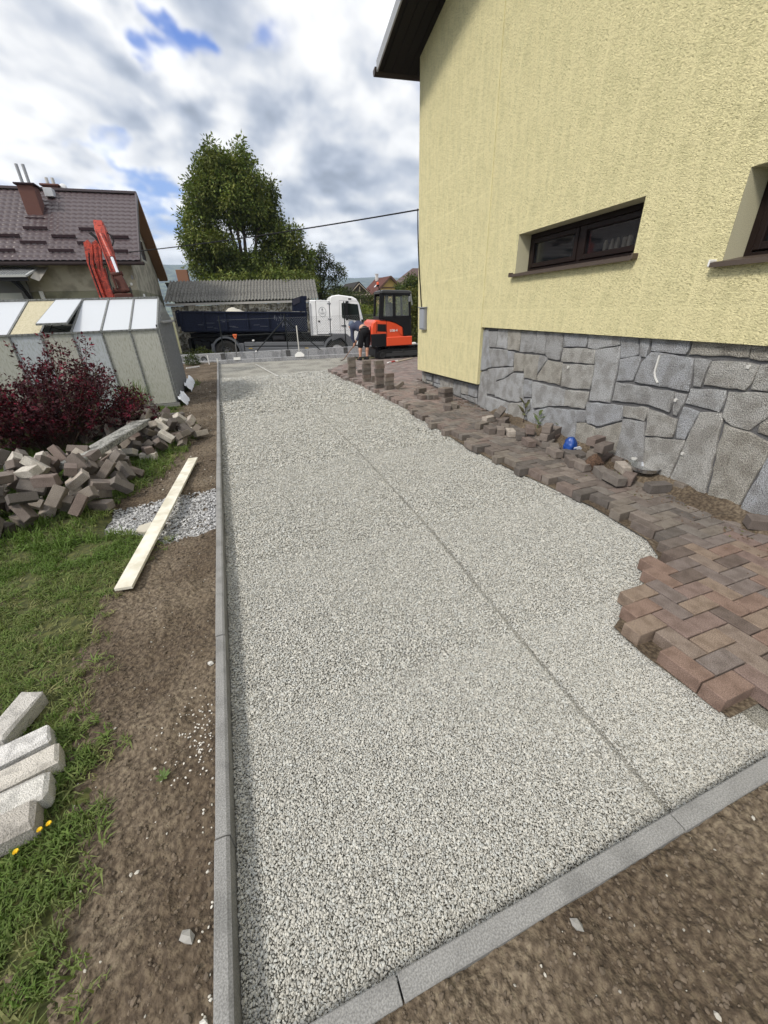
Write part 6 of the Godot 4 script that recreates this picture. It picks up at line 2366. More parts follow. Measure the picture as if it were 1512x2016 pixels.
	b.at(kt * Transform3D(Basis(Vector3.RIGHT, -0.25), Vector3(1.98, 0.02, 0.2)))
	b.prism([Vector2(-0.12, 0.0), Vector2(0.12, 0.0), Vector2(0.12, 0.10), Vector2(-0.12, 0.10)], 0.015, 0.004)
	part("blade", b, mat(0.62, 0.62, 0.60, 0.5), sh)


# --- the worker -------------------------------------------------------------------------------------------

func nets(bones: Array, cell: float, k: float) -> MB:
	# surface nets over smooth-joined tapered capsules: bones are [a, b, ra, rb]
	var lo := Vector3.ONE * 1e9
	var hi := -lo
	for q in bones:
		var rr := maxf(q[2], q[3]) + cell * 3.0
		lo = lo.min(q[0] - Vector3.ONE * rr).min(q[1] - Vector3.ONE * rr)
		hi = hi.max(q[0] + Vector3.ONE * rr).max(q[1] + Vector3.ONE * rr)
	var nx := int((hi.x - lo.x) / cell) + 2
	var ny := int((hi.y - lo.y) / cell) + 2
	var nz := int((hi.z - lo.z) / cell) + 2
	var f := PackedFloat32Array()
	f.resize(nx * ny * nz)
	f.fill(1.0)
	for q in bones:
		var a: Vector3 = q[0]
		var d: Vector3 = q[1] - a
		var l2 := maxf(d.length_squared(), 1e-8)
		var pad := maxf(q[2], q[3]) + cell * 2.5 + k
		var m0 := ((a.min(q[1]) - Vector3.ONE * pad - lo) / cell).floor()
		var m1 := ((a.max(q[1]) + Vector3.ONE * pad - lo) / cell).ceil()
		for x in range(maxi(0, int(m0.x)), mini(nx, int(m1.x) + 1)):
			for y in range(maxi(0, int(m0.y)), mini(ny, int(m1.y) + 1)):
				for z in range(maxi(0, int(m0.z)), mini(nz, int(m1.z) + 1)):
					var p := lo + Vector3(x, y, z) * cell
					var t := clampf((p - a).dot(d) / l2, 0.0, 1.0)
					var v := (p - a - d * t).length() - lerpf(q[2], q[3], t)
					var at := (x * ny + y) * nz + z
					var o := f[at]
					var h := maxf(k - absf(o - v), 0.0) / k
					f[at] = minf(o, v) - h * h * k * 0.25
	var b := MB.new()
	var id := {}
	var corners := [Vector3i(0, 0, 0), Vector3i(1, 0, 0), Vector3i(0, 1, 0), Vector3i(1, 1, 0), Vector3i(0, 0, 1), Vector3i(1, 0, 1), Vector3i(0, 1, 1), Vector3i(1, 1, 1)]
	var edges := [[0, 1], [2, 3], [4, 5], [6, 7], [0, 2], [1, 3], [4, 6], [5, 7], [0, 4], [1, 5], [2, 6], [3, 7]]
	for x in nx - 1:
		for y in ny - 1:
			for z in nz - 1:
				var vals := []
				var neg := 0
				for c in corners:
					var v := f[((x + c.x) * ny + y + c.y) * nz + z + c.z]
					vals.append(v)
					if v < 0.0:
						neg += 1
				if neg == 0 or neg == 8:
					continue
				var s := Vector3.ZERO
				var n := 0
				for e in edges:
					var va: float = vals[e[0]]
					var vb: float = vals[e[1]]
					if (va < 0.0) != (vb < 0.0):
						s += Vector3(corners[e[0]]).lerp(Vector3(corners[e[1]]), va / (va - vb))
						n += 1
				id[(x * ny + y) * nz + z] = b.vert(lo + (Vector3(x, y, z) + s / n) * cell, Vector3.ZERO)
	for x in range(1, nx - 1):
		for y in range(1, ny - 1):
			for z in range(1, nz - 1):
				var at := (x * ny + y) * nz + z
				var v := f[at]
				for q in [[ny * nz, nz, 1], [nz, 1, ny * nz], [1, ny * nz, nz]]:
					var w := f[at + q[0]]
					if (v < 0.0) == (w < 0.0):
						continue
					var c0: int = id[at]
					var c1: int = id[at - q[1]]
					var c2: int = id[at - q[1] - q[2]]
					var c3: int = id[at - q[2]]
					if v < 0.0:
						b.ix.append_array([c0, c2, c1, c0, c3, c2])
					else:
						b.ix.append_array([c0, c1, c2, c0, c2, c3])
	b.smooth(0, 0)
	return b


func build_worker() -> void:
	var o := thing("person", "worker in navy top and black shorts bending over with a tool, back to the camera", "person", Vector3(4.34, -0.02, -13.8))
	var skin := mat(0.50, 0.27, 0.185, 0.55)
	skin.subsurf_scatter_enabled = true
	skin.subsurf_scatter_strength = 0.08
	var navy := mat(0.03, 0.038, 0.075, 0.85)
	var blk := mat(0.014, 0.014, 0.016, 0.85)
	var hipL := Vector3(0.09, 0.86, 0.0)
	var hipR := Vector3(0.27, 0.86, 0.0)
	var kneeL := Vector3(0.0, 0.47, -0.03)
	var kneeR := Vector3(0.24, 0.47, -0.04)
	var ankL := Vector3(-0.045, 0.09, 0.03)
	var ankR := Vector3(0.205, 0.09, 0.03)
	var shL := Vector3(-0.14, 1.02, -0.38)
	var shR := Vector3(0.20, 1.06, -0.42)
	var elL := Vector3(-0.17, 0.74, -0.36)
	var elR := Vector3(0.10, 0.76, -0.40)
	var haL := Vector3(-0.125, 0.53, -0.30)
	var haR := Vector3(-0.05, 0.60, -0.34)
	var waist := Vector3(0.15, 0.99, -0.10)
	var chest := Vector3(0.06, 1.07, -0.32)
	# the body: one skin from head to feet, five fingers a hand
	var bones := [[Vector3(0.18, 0.9, 0.0), waist, 0.135, 0.125], [waist, chest, 0.125, 0.15], [shL, shR, 0.065, 0.065], [hipL, kneeL, 0.085, 0.056], [hipR, kneeR, 0.085, 0.056], [kneeL, kneeL.lerp(ankL, 0.35), 0.055, 0.058], [kneeL.lerp(ankL, 0.35), ankL, 0.058, 0.036], [kneeR, kneeR.lerp(ankR, 0.35), 0.055, 0.058], [kneeR.lerp(ankR, 0.35), ankR, 0.058, 0.036], [ankL, ankL + Vector3(-0.03, -0.04, -0.16), 0.036, 0.03], [ankR, ankR + Vector3(0.02, -0.04, -0.16), 0.036, 0.03], [shL, elL, 0.052, 0.042], [elL, haL, 0.041, 0.028], [shR, elR, 0.052, 0.042], [elR, haR, 0.041, 0.028], [chest, Vector3(-0.06, 1.09, -0.46), 0.06, 0.055], [Vector3(-0.115, 1.10, -0.53), Vector3(-0.14, 1.06, -0.55), 0.095, 0.08]]
	for h in [haL, haR]:
		bones.append([h, h + Vector3(-0.01, -0.05, -0.015), 0.028, 0.03])
		for k in 4:
			var base: Vector3 = h + Vector3(-0.012, -0.075, -0.04 + k * 0.019)
			bones.append([base, base + Vector3(-0.03, -0.025, 0.0), 0.0095, 0.009])
			bones.append([base + Vector3(-0.03, -0.025, 0.0), base + Vector3(-0.028, -0.052, 0.004), 0.009, 0.008])
		bones.append([h + Vector3(0.0, -0.03, 0.02), h + Vector3(-0.035, -0.06, 0.035), 0.011, 0.009])
	var body := nets(bones, 0.016, 0.03)
	part("body", body, skin, o)
	# clothes follow the body
	var top := nets([[waist + Vector3(-0.01, 0.012, -0.05), chest, 0.14, 0.168], [shL, shR, 0.085, 0.085], [chest, Vector3(-0.05, 1.08, -0.43), 0.12, 0.075], [shL, elL, 0.070, 0.058], [elL, elL.lerp(haL, 0.8), 0.056, 0.044], [shR, elR, 0.070, 0.058], [elR, elR.lerp(haR, 0.8), 0.056, 0.044]], 0.018, 0.05)
	part("sweatshirt", top, navy, o)
	var sh := nets([[Vector3(0.18, 0.90, 0.01), Vector3(0.172, 0.935, -0.01), 0.155, 0.148], [hipL, kneeL.lerp(hipL, 0.02), 0.112, 0.098], [hipR, kneeR.lerp(hipR, 0.02), 0.112, 0.098]], 0.018, 0.03)
	part("shorts", sh, blk, o)
	var bl := MB.new()
	var ring := []
	for k in 25:
		var a := TAU * k / 24.0
		ring.append(Vector3(0.168 + cos(a) * 0.152, 0.985 + sin(a) * 0.05 - 0.0, -0.035 + sin(a) * 0.145))
	bl.tube(ring, 0.017, 0.017, 6, false)
	part("belt", bl, mat(0.09, 0.085, 0.08, 0.6), o)
	bl = MB.new()
	bl.box(Vector3(0.06, 0.62, 0.02), Vector3(0.09, 0.16, 0.10), 0.02)
	bl.box(Vector3(0.33, 0.64, 0.0), Vector3(0.06, 0.16, 0.12), 0.02)
	part("pockets", bl, mat(0.05, 0.052, 0.055, 0.85), o)
	var cap := nets([[Vector3(-0.11, 1.135, -0.525), Vector3(-0.125, 1.115, -0.535), 0.098, 0.10]], 0.016, 0.02)
	part("cap", cap, mat(0.10, 0.13, 0.19, 0.8), o)
	for q in [ankL, ankR]:
		var s := nets([[q + Vector3(0, -0.035, 0.02), q + Vector3(-0.02, -0.05, -0.17), 0.05, 0.045], [q + Vector3(0, 0.01, 0.0), q + Vector3(0, -0.03, 0.0), 0.048, 0.05]], 0.016, 0.03)
		part("shoe", s, mat(0.02, 0.02, 0.022, 0.7), o)
	var tl := MB.new()
	var p0 := Vector3(4.34, -0.02, -13.8)
	tl.tube([p0 + haR + Vector3(0.02, 0.02, 0.0), p0 + Vector3(-0.19, 0.44, -0.28), p0 + Vector3(-0.56, 0.06, -0.2)], 0.014, 0.014, 8)
	var t2 := thing("hand_tool", "wooden-handled tool held by the bending worker", "tool")
	part("handle", tl, mat(0.20, 0.11, 0.065, 0.7), t2)
	tl = MB.new()
	tl.bar(p0 + Vector3(-0.56, 0.06, -0.2), p0 + Vector3(-0.68, 0.02, -0.19), 0.09, 0.02, Vector3.UP, 0.004)
	part("head", tl, mat(0.12, 0.11, 0.10, 0.5, 0.5), t2)


const PAVE_GROUP := "loose paving bricks lying on the brick paving along the house"
const STACK_GROUP := "bricks stacked in columns on the paving near the worker"
const PILE_GROUP := "paving bricks dumped in the heap on the lawn"


func loose(x: float, z: float, y: float, yaw: float, pitch: float, roll: float, m: Material, label: String, group: String) -> MeshInstance3D:
	var o := inst(numbered("brick"), bricks[int(absf(x * 37.0 + z * 91.0)) % 7], m, Transform3D(rb(deg_to_rad(yaw), deg_to_rad(pitch), deg_to_rad(roll)), Vector3(x, y, z)), self)
	tag(o, label, "brick", group)
	return o


func build_stacks() -> void:
	var r := RandomNumberGenerator.new()
	r.seed = 40
	var ords := ["bottom", "second", "third", "fourth", "fifth", "sixth", "seventh"]
	for s in [[2.96, -10.28, 6, "leftmost stack, nearest the worker"], [3.07, -9.39, 6, "second stack from the worker"], [3.04, -8.42, 7, "tall third stack from the worker"], [3.17, -8.19, 4, "short stack before the tall third one"]]:
		for k in s[2]:
			var which: String = "topmost brick" if k == s[2] - 1 else "%s brick from the ground" % ords[k] if k > 0 else "bottom brick"
			loose(s[0] + r.randf_range(-0.012, 0.012), s[1] + r.randf_range(-0.01, 0.01), 0.041 + 0.081 * k, r.randf_range(-7, 7) + (4.0 if s[2] == 4 else 0.0), 0, 0, M.brick[r.randi() % 6], "%s of the %s" % [which, s[3]], STACK_GROUP)
	loose(3.04, -11.1, 0.041, 8, 0, 0, M.brick[1], "brick lying flat behind the leftmost stack, on its left", PAVE_GROUP)
	loose(3.40, -10.9, 0.041, -12, 0, 0, M.brick[3], "brick lying flat behind the leftmost stack, on its right", PAVE_GROUP)
	loose(3.17, -9.2, 0.051, 85, 0, 90, M.brick[0], "brick set on edge against the second stack's right side", PAVE_GROUP)
	loose(3.30, -9.25, 0.041, 70, 0, 0, M.brick[2], "brick lying at the right foot of the second stack", PAVE_GROUP)
	loose(3.36, -8.08, 0.082, 8, 0, 27, M.brick[4], "tilted brick leaning at the foot of the short stack", PAVE_GROUP)
	# [x, z, layer, yaw, pitch, roll, what]
	var list := [
		[3.47, -7.31, 0, 5, 0, 0, "brick at the far end of the small group at the house corner"], [3.33, -6.92, 0, 88, 0, 0, "left brick of the row of three near the house corner"], [3.44, -6.86, 0, 92, 0, 0, "middle brick of the row of three near the house corner"], [3.55, -6.84, 0, 86, 0, 0, "right brick of the row of three near the house corner"], [3.42, -7.12, 1, 12, 0, 0, "upper brick of the small group at the house corner"],
		[3.63, -6.46, 0, 10, 0, 0, "bottom brick of the little stack under the plaster's lower edge"], [3.63, -6.47, 1, 6, 0, 0, "second brick of the little stack under the plaster's lower edge"], [3.61, -6.45, 2, 12, 0, 0, "top brick of the little stack under the plaster's lower edge"], [3.82, -6.95, 0, 4, 0, 0, "lower brick of the pair against the low plinth"], [3.80, -6.93, 1, 8, 0, 0, "upper brick of the pair against the low plinth"],
		[3.33, -5.92, 0, 70, 0, 0, "left one of two bricks in front of the little stack"], [3.50, -5.98, 0, 64, 0, 0, "right one of two bricks in front of the little stack"],
		[3.20, -4.68, 0, 20, 0, 0, "farthest flat brick of the long row below the plants"], [3.17, -4.44, 0, 75, 0, 0, "end-on brick next to the farthest one of the long row"], [3.48, -4.92, 0, 15, 0, 0, "pale-edged brick nearest the wall left of the dark plant"], [3.62, -4.86, 1, 35, 22, 18, "tilted brick resting against others left of the dark plant"], [3.60, -4.72, 0, 40, 0, 0, "brick lying under the tilted one left of the dark plant"],
		[3.27, -4.34, 0, 62, 0, 0, "third brick of the long row, below the dark plant"], [3.40, -4.42, 0, 58, 0, 0, "brick behind the third one of the long row"], [3.33, -4.20, 0, 66, 0, 0, "pale-topped brick in the long row"], [3.35, -4.03, 0, 60, 0, 0, "brick right of the pale-topped one in the long row"], [3.46, -4.10, 0, 55, 0, 0, "brick behind the one right of the pale-topped brick"], [3.27, -3.76, 0, 80, 0, 0, "single brick standing forward of the long row"], [3.45, -3.92, 0, 50, 0, 0, "flat brick between the forward brick and the wall"], [3.40, -3.92, 1, 52, 4, 0, "brick lying across the top of the long row"], [3.41, -3.70, 0, 88, 0, 0, "small-looking brick end under the three-brick stack"], [3.44, -3.62, 0, 30, 0, 0, "bottom brick of the stack left of the blue bag"], [3.44, -3.66, 1, 24, 0, 0, "middle brick of the stack left of the blue bag"], [3.47, -3.70, 2, 40, 0, 0, "top brick of the stack left of the blue bag"], [3.70, -3.80, 0, 18, 0, 0, "brick touching the wall behind the stack left of the blue bag"], [3.68, -3.80, 1, 22, 0, 0, "upper brick touching the wall behind that stack"],
		[3.38, -3.45, 0, 48, 0, 0, "long brick just left of the blue bag"], [3.28, -3.33, 0, 78, 0, 0, "brick end in front of the blue bag on its left"], [3.37, -3.19, 0, 82, 0, 0, "brick end right of the blue bag"], [3.44, -3.12, 0, 78, 0, 0, "second brick end right of the blue bag"], [3.24, -3.03, 0, 64, 0, 0, "brick in front of the big stack with soil on it"], [3.24, -2.90, 0, 85, 0, 0, "brick end poking out of the soil lump"],
		[3.40, -2.94, 0, 12, 0, 0, "bottom brick of the big stack right of the blue bag"], [3.60, -2.96, 0, 8, 0, 0, "bottom right brick of the big stack"], [3.44, -2.93, 1, 16, 0, 0, "middle brick of the big stack right of the blue bag"], [3.48, -2.88, 2, 10, 0, 0, "top front brick of the big stack right of the blue bag"], [3.58, -3.08, 2, 14, 0, 0, "top rear brick of the big stack, nearest the wall"], [3.62, -3.05, 1, 10, 0, 0, "middle rear brick of the big stack"], [3.70, -2.84, 0, 20, 0, 0, "flat brick at the wall right of the big stack"],
		[3.26, -2.65, 0, 70, 0, 0, "brick standing clear right of the soil lump"], [3.55, -2.66, 0, 62, 0, 0, "pale-topped brick left of the steel bowl"], [3.20, -2.46, 0, 80, 4, 0, "brick end-on in front of the pale-topped one"], [3.36, -2.44, 0, 24, 0, 0, "brick dusted with reddish soil in front of the steel bowl"], [3.42, -2.19, 0, -14, 0, 0, "largest-looking loose brick right of the steel bowl"], [3.66, -2.10, 0, -8, 0, -3, "brick sunk in the soil by the wall right of the bowl"], [3.47, -1.40, 0, -40, 6, 0, "loose brick at the picture's right edge on the paving"],
	]
	for q in list:
		var pale: bool = q[6].begins_with("pale")
		loose(q[0], q[1], 0.042 + 0.082 * q[2] + (0.02 if q[4] != 0 else 0.0), q[3] + r.randf_range(-4, 4), q[4], q[5], M.brick_pale[1] if pale else M.brick[r.randi() % 6], q[6], PAVE_GROUP)
	# soil lump with roots on the bricks
	var b := MB.new()
	var rings := []
	for j in 9:
		var ring := []
		var f := j / 8.0
		for k in 14:
			var a := TAU * k / 14.0
			var rad := 0.085 * sin(PI * clampf(f, 0.06, 0.94)) * (1.0 + 0.6 * clod.get_noise_2d(a * 0.07 + f, f * 0.4))
			ring.append(Vector3(cos(a) * rad, f * 0.17, sin(a) * rad * 0.8))
		rings.append(ring)
	b.at(Transform3D(Basis(), Vector3(3.33, 0.0, -2.83)))
	b.skin(rings)
	for k in 14:
		var a := TAU * k / 14.0
		b.tube([Vector3(cos(a) * 0.05, 0.15 - 0.05 * absf(sin(k * 2.0)), sin(a) * 0.05), Vector3(cos(a) * 0.09, 0.08, sin(a) * 0.08), Vector3(cos(a + 0.3) * 0.10, 0.01, sin(a + 0.3) * 0.09)], 0.003, 0.002, 4, false)
	solo("soil_lump", b, textured(ntex(171, 0.08, 4, [[0.2, Color(0.24, 0.18, 0.14)], [0.8, Color(0.42, 0.33, 0.27)]], 128), Color.WHITE, 6.0, 0.97, ntex(171, 0.08, 4, [], 128), 0.8), "rooty lump of brown soil in front of the big brick stack", "soil lump")


func build_heap() -> void:
	# bricks tipped on the lawn; each is dropped onto what lies below it
	var r := RandomNumberGenerator.new()
	r.seed = 44
	var cell := 0.04
	var w := 90
	var d := 110
	var hgt := PackedFloat32Array()
	hgt.resize(w * d)
	var ox := -3.9
	var oz := -3.2
	var n := 0
	var heaps := [[-2.25, -4.35, 1.12, 0.78, 0.40], [-1.75, -4.45, 0.62, 0.72, 0.36], [-1.05, -6.25, 0.52, 0.62, 0.27], [-1.45, -6.55, 0.6, 0.6, 0.36], [-1.3, -5.55, 0.35, 0.4, 0.16]]
	var tries := 0
	var alike := {}
	while n < 280 and tries < 9000:
		tries += 1
		var q: Array = heaps[[0, 0, 0, 1, 1, 2, 2, 3, 3, 4][r.randi() % 10]]
		var a := r.randf() * TAU
		var rad := sqrt(r.randf())
		var x: float = q[0] + cos(a) * rad * q[2]
		var z: float = q[1] + sin(a) * rad * q[3]
		# keep off the old kerb's side and inside the field
		var env := 0.0
		for e in heaps:
			var u := Vector2((x - e[0]) / e[2], (z - e[1]) / e[3]).length()
			env = maxf(env, e[4] * sqrt(maxf(0.0, 1.08 - u * u)))
		var yaw := r.randf() * TAU
		var dir := Vector2(cos(yaw), -sin(yaw))
		var prp := Vector2(-dir.y, dir.x)
		var on_edge := r.randf() < 0.25
		var th := 0.1 if on_edge else 0.08
		var wd := 0.08 if on_edge else 0.1
		var hs := []
		for sx in [-1.0, 0.0, 1.0]:
			for sy in [-1.0, 0.0, 1.0]:
				var p: Vector2 = Vector2(x, z) + dir * (sx * 0.088) + prp * (sy * wd * 0.42)
				hs.append(hgt[clampi(int((p.x - ox) / cell), 0, w - 1) * d + clampi(int((oz - p.y) / cell), 0, d - 1)])
		var e0 := maxf(hs[0], maxf(hs[1], hs[2]))
		var e1 := maxf(hs[6], maxf(hs[7], hs[8]))
		var s0 := maxf(hs[0], maxf(hs[3], hs[6]))
		var s1 := maxf(hs[2], maxf(hs[5], hs[8]))
		var tilt := clampf(atan2(e1 - e0, 0.19), -0.8, 0.8)
		var roll := clampf(atan2(s1 - s0, 0.10) * 0.8, -0.7, 0.7)
		var base := maxf((e0 + e1) * 0.5, maxf(hs[4], (s0 + s1) * 0.5)) - 0.018 * (1.0 if e0 + e1 > 0.02 else 0.0)
		var cy := base + th * 0.5
		if cy + th * 0.5 > env + 0.085 or (e0 + e1 + hs[4] > 0.06 and cy > env + 0.03):
			continue
		if e0 + e1 < 0.02 and r.randf() < 0.35:
			tilt = r.randf_range(-0.25, 0.25)
			roll = r.randf_range(-0.3, 0.3)
			cy += 0.015
		var bs := Basis(Vector3.UP, yaw) * Basis(Vector3(0, 0, 1), tilt) * Basis(Vector3.RIGHT, roll)
		if on_edge:
			bs = bs * Basis(Vector3.RIGHT, PI / 2)
		for sx in range(-5, 6):
			for sy in range(-2, 3):
				var p: Vector2 = Vector2(x, z) + dir * (sx * 0.02) + prp * (sy * wd * 0.25)
				var k := clampi(int((p.x - ox) / cell), 0, w - 1) * d + clampi(int((oz - p.y) / cell), 0, d - 1)
				hgt[k] = maxf(hgt[k], cy + th * 0.5 + sin(tilt) * sx * 0.02 - sin(roll) * sy * wd * 0.25 * -1.0)
		var u := r.randf()
		var edge_pale := u < 0.2
		var m: Material = M.brick_pale[r.randi() % 2] if edge_pale else M.brick[r.randi() % 6]
		var far_heap := z < -5.3
		var hc := Vector2(-1.25, -6.2) if far_heap else Vector2(-2.0, -4.4)
		var side: String = "front" if z > hc.y + 0.38 else "back" if z < hc.y - 0.38 else "left" if x < hc.x - 0.25 else "right" if x > hc.x + 0.25 else "middle"
		var where := "%s of the %s heap" % [side, "far" if far_heap else "near"]
		var pose: String = "on edge" if on_edge else "tipped steeply" if absf(tilt) > 0.45 or absf(roll) > 0.45 else "leaning" if absf(tilt) > 0.12 or absf(roll) > 0.12 else "lying flat"
		var facing: String = "pointing across" if absf(dir.x) > 0.8 else "pointing away" if absf(dir.y) > 0.8 else "turned left" if dir.x * dir.y > 0.0 else "turned right"
		var tint: String = "pale-topped" if edge_pale else ["grey-brown", "reddish-brown", "greyish", "dark brown", "light brown", "brown"][M.brick.find(m)]
		var level: String = "on the grass" if cy < 0.07 else "halfway up" if cy < 0.2 else "on top"
		var o := inst(numbered("brick"), bricks[r.randi() % 7], m, Transform3D(bs.scaled_local(Vector3.ONE * 0.95), Vector3(x, cy - 0.01, z)), self)
		var lb := "%s brick %s %s, %s, %s" % [tint, pose, facing, level, where]
		tag(o, lb, "brick", PILE_GROUP)
		if not alike.has(lb):
			alike[lb] = []
		alike[lb].append(o)
		n += 1
	# bricks that would read alike are told apart by their place, left to right
	for lb in alike:
		var same: Array = alike[lb]
		same.sort_custom(func(p1, p2): return p1.position.x < p2.position.x)
		if same.size() > 1:
			for k in same.size():
				same[k].set_meta("label", ("leftmost " if k == 0 else "rightmost " if k == same.size() - 1 else "middle " if same.size() == 3 else "") + lb)
	# the weathered kerb stone lying across the heap
	var b := MB.new()
	b.bar(Vector3(-1.60, 0.30, -4.45), Vector3(-1.20, 0.31, -6.0), 0.24, 0.065, Vector3(-0.15, 1, 0.1), 0.008)
	solo("old_kerb_stone", b, overlay(textured(ntex(172, 0.06, 4, [[0.2, gray(0.40)], [0.5, gray(0.56)], [0.8, gray(0.66)]], 256), Color(1.0, 1.0, 0.97), 2.0, 0.93, ntex(172, 0.06, 4, [], 256), 0.3), ntex(173, 0.03, 3, [[0.25, gray(0.6)], [0.55, gray(1.0)]], 128), Vector3.ONE), "long weathered grey kerb stone lying across the brick heap", "kerb stone")
	# pale blocks on the lawn at the left edge of the picture
	var pale := [[-1.135, -1.60, 72.0, "pale grey block lying askew, farthest of the five on the grass"], [-1.066, -1.415, 17.0, "whitest of the pale blocks, second from the far end of the row on the grass"], [-1.004, -1.308, 16.0, "yellowish pale block reaching farthest right in the row on the grass"], [-1.008, -1.190, 12.0, "whitish grey block, second nearest of the row on the grass"], [-1.012, -1.092, 13.0, "brownish grey block nearest the camera in the row on the grass"]]
	for i in pale.size():
		var q: Array = pale[i]
		var m: StandardMaterial3D = overlay(textured(ntex(174, 0.16, 3, [[0.15, gray(0.66)], [0.42, gray(0.88)], [0.8, gray(1.0)]], 256), lin([0.62, 0.80, 0.68, 0.72, 0.50][i], [0.60, 0.79, 0.645, 0.705, 0.47][i], [0.57, 0.78, 0.59, 0.67, 0.43][i]), 5.0, 0.95, ntex(174, 0.10, 4, [], 256), 0.35), ntex(175, 0.05, 3, [[0.2, gray(0.86)], [0.5, gray(1.0)]], 128), Vector3.ONE * 2.0)
		var o := inst(numbered("paving_block"), brick_mesh(430 + i, 0.005, 0.01), m, Transform3D(rb(deg_to_rad(q[2])).scaled_local(Vector3(1.15, 1.0, 1.02)), Vector3(q[0], 0.026, q[1])), self)
		tag(o, q[3], "paving block", "pale paving blocks on the lawn's edge")
	# the planed board
	b = MB.new()
	b.bar(Vector3(-0.885, 0.022, -2.47), Vector3(-0.59, 0.04, -4.97), 0.105, 0.022, Vector3.UP, 0.002)
	solo("timber_board", b, textured(ntex(176, 0.02, 4, [[0.2, Color(0.77, 0.75, 0.68)], [0.5, Color(0.83, 0.815, 0.76)], [0.8, Color(0.88, 0.87, 0.825)]], 256), Color.WHITE, 1.0, 0.7), "long pale planed board lying across the soil to the lawn", "board")
	b = MB.new()
	b.prism([Vector2(-0.10, -0.05), Vector2(-0.02, -0.09), Vector2(0.09, -0.05), Vector2(0.10, 0.04), Vector2(0.0, 0.09), Vector2(-0.09, 0.05)], 0.03, 0.006)
	b.xf = Transform3D()
	for i in b.v.size():
		b.v[i] = Vector3(-0.88 + b.v[i].x, -0.06 + b.v[i].z, -3.45 - b.v[i].y)
		b.n[i] = Vector3(b.n[i].x, b.n[i].z, -b.n[i].y)
	solo("stone_slab", b, mat(0.5, 0.47, 0.4, 0.9), "flat pale stone half hidden under the planed board", "stone")


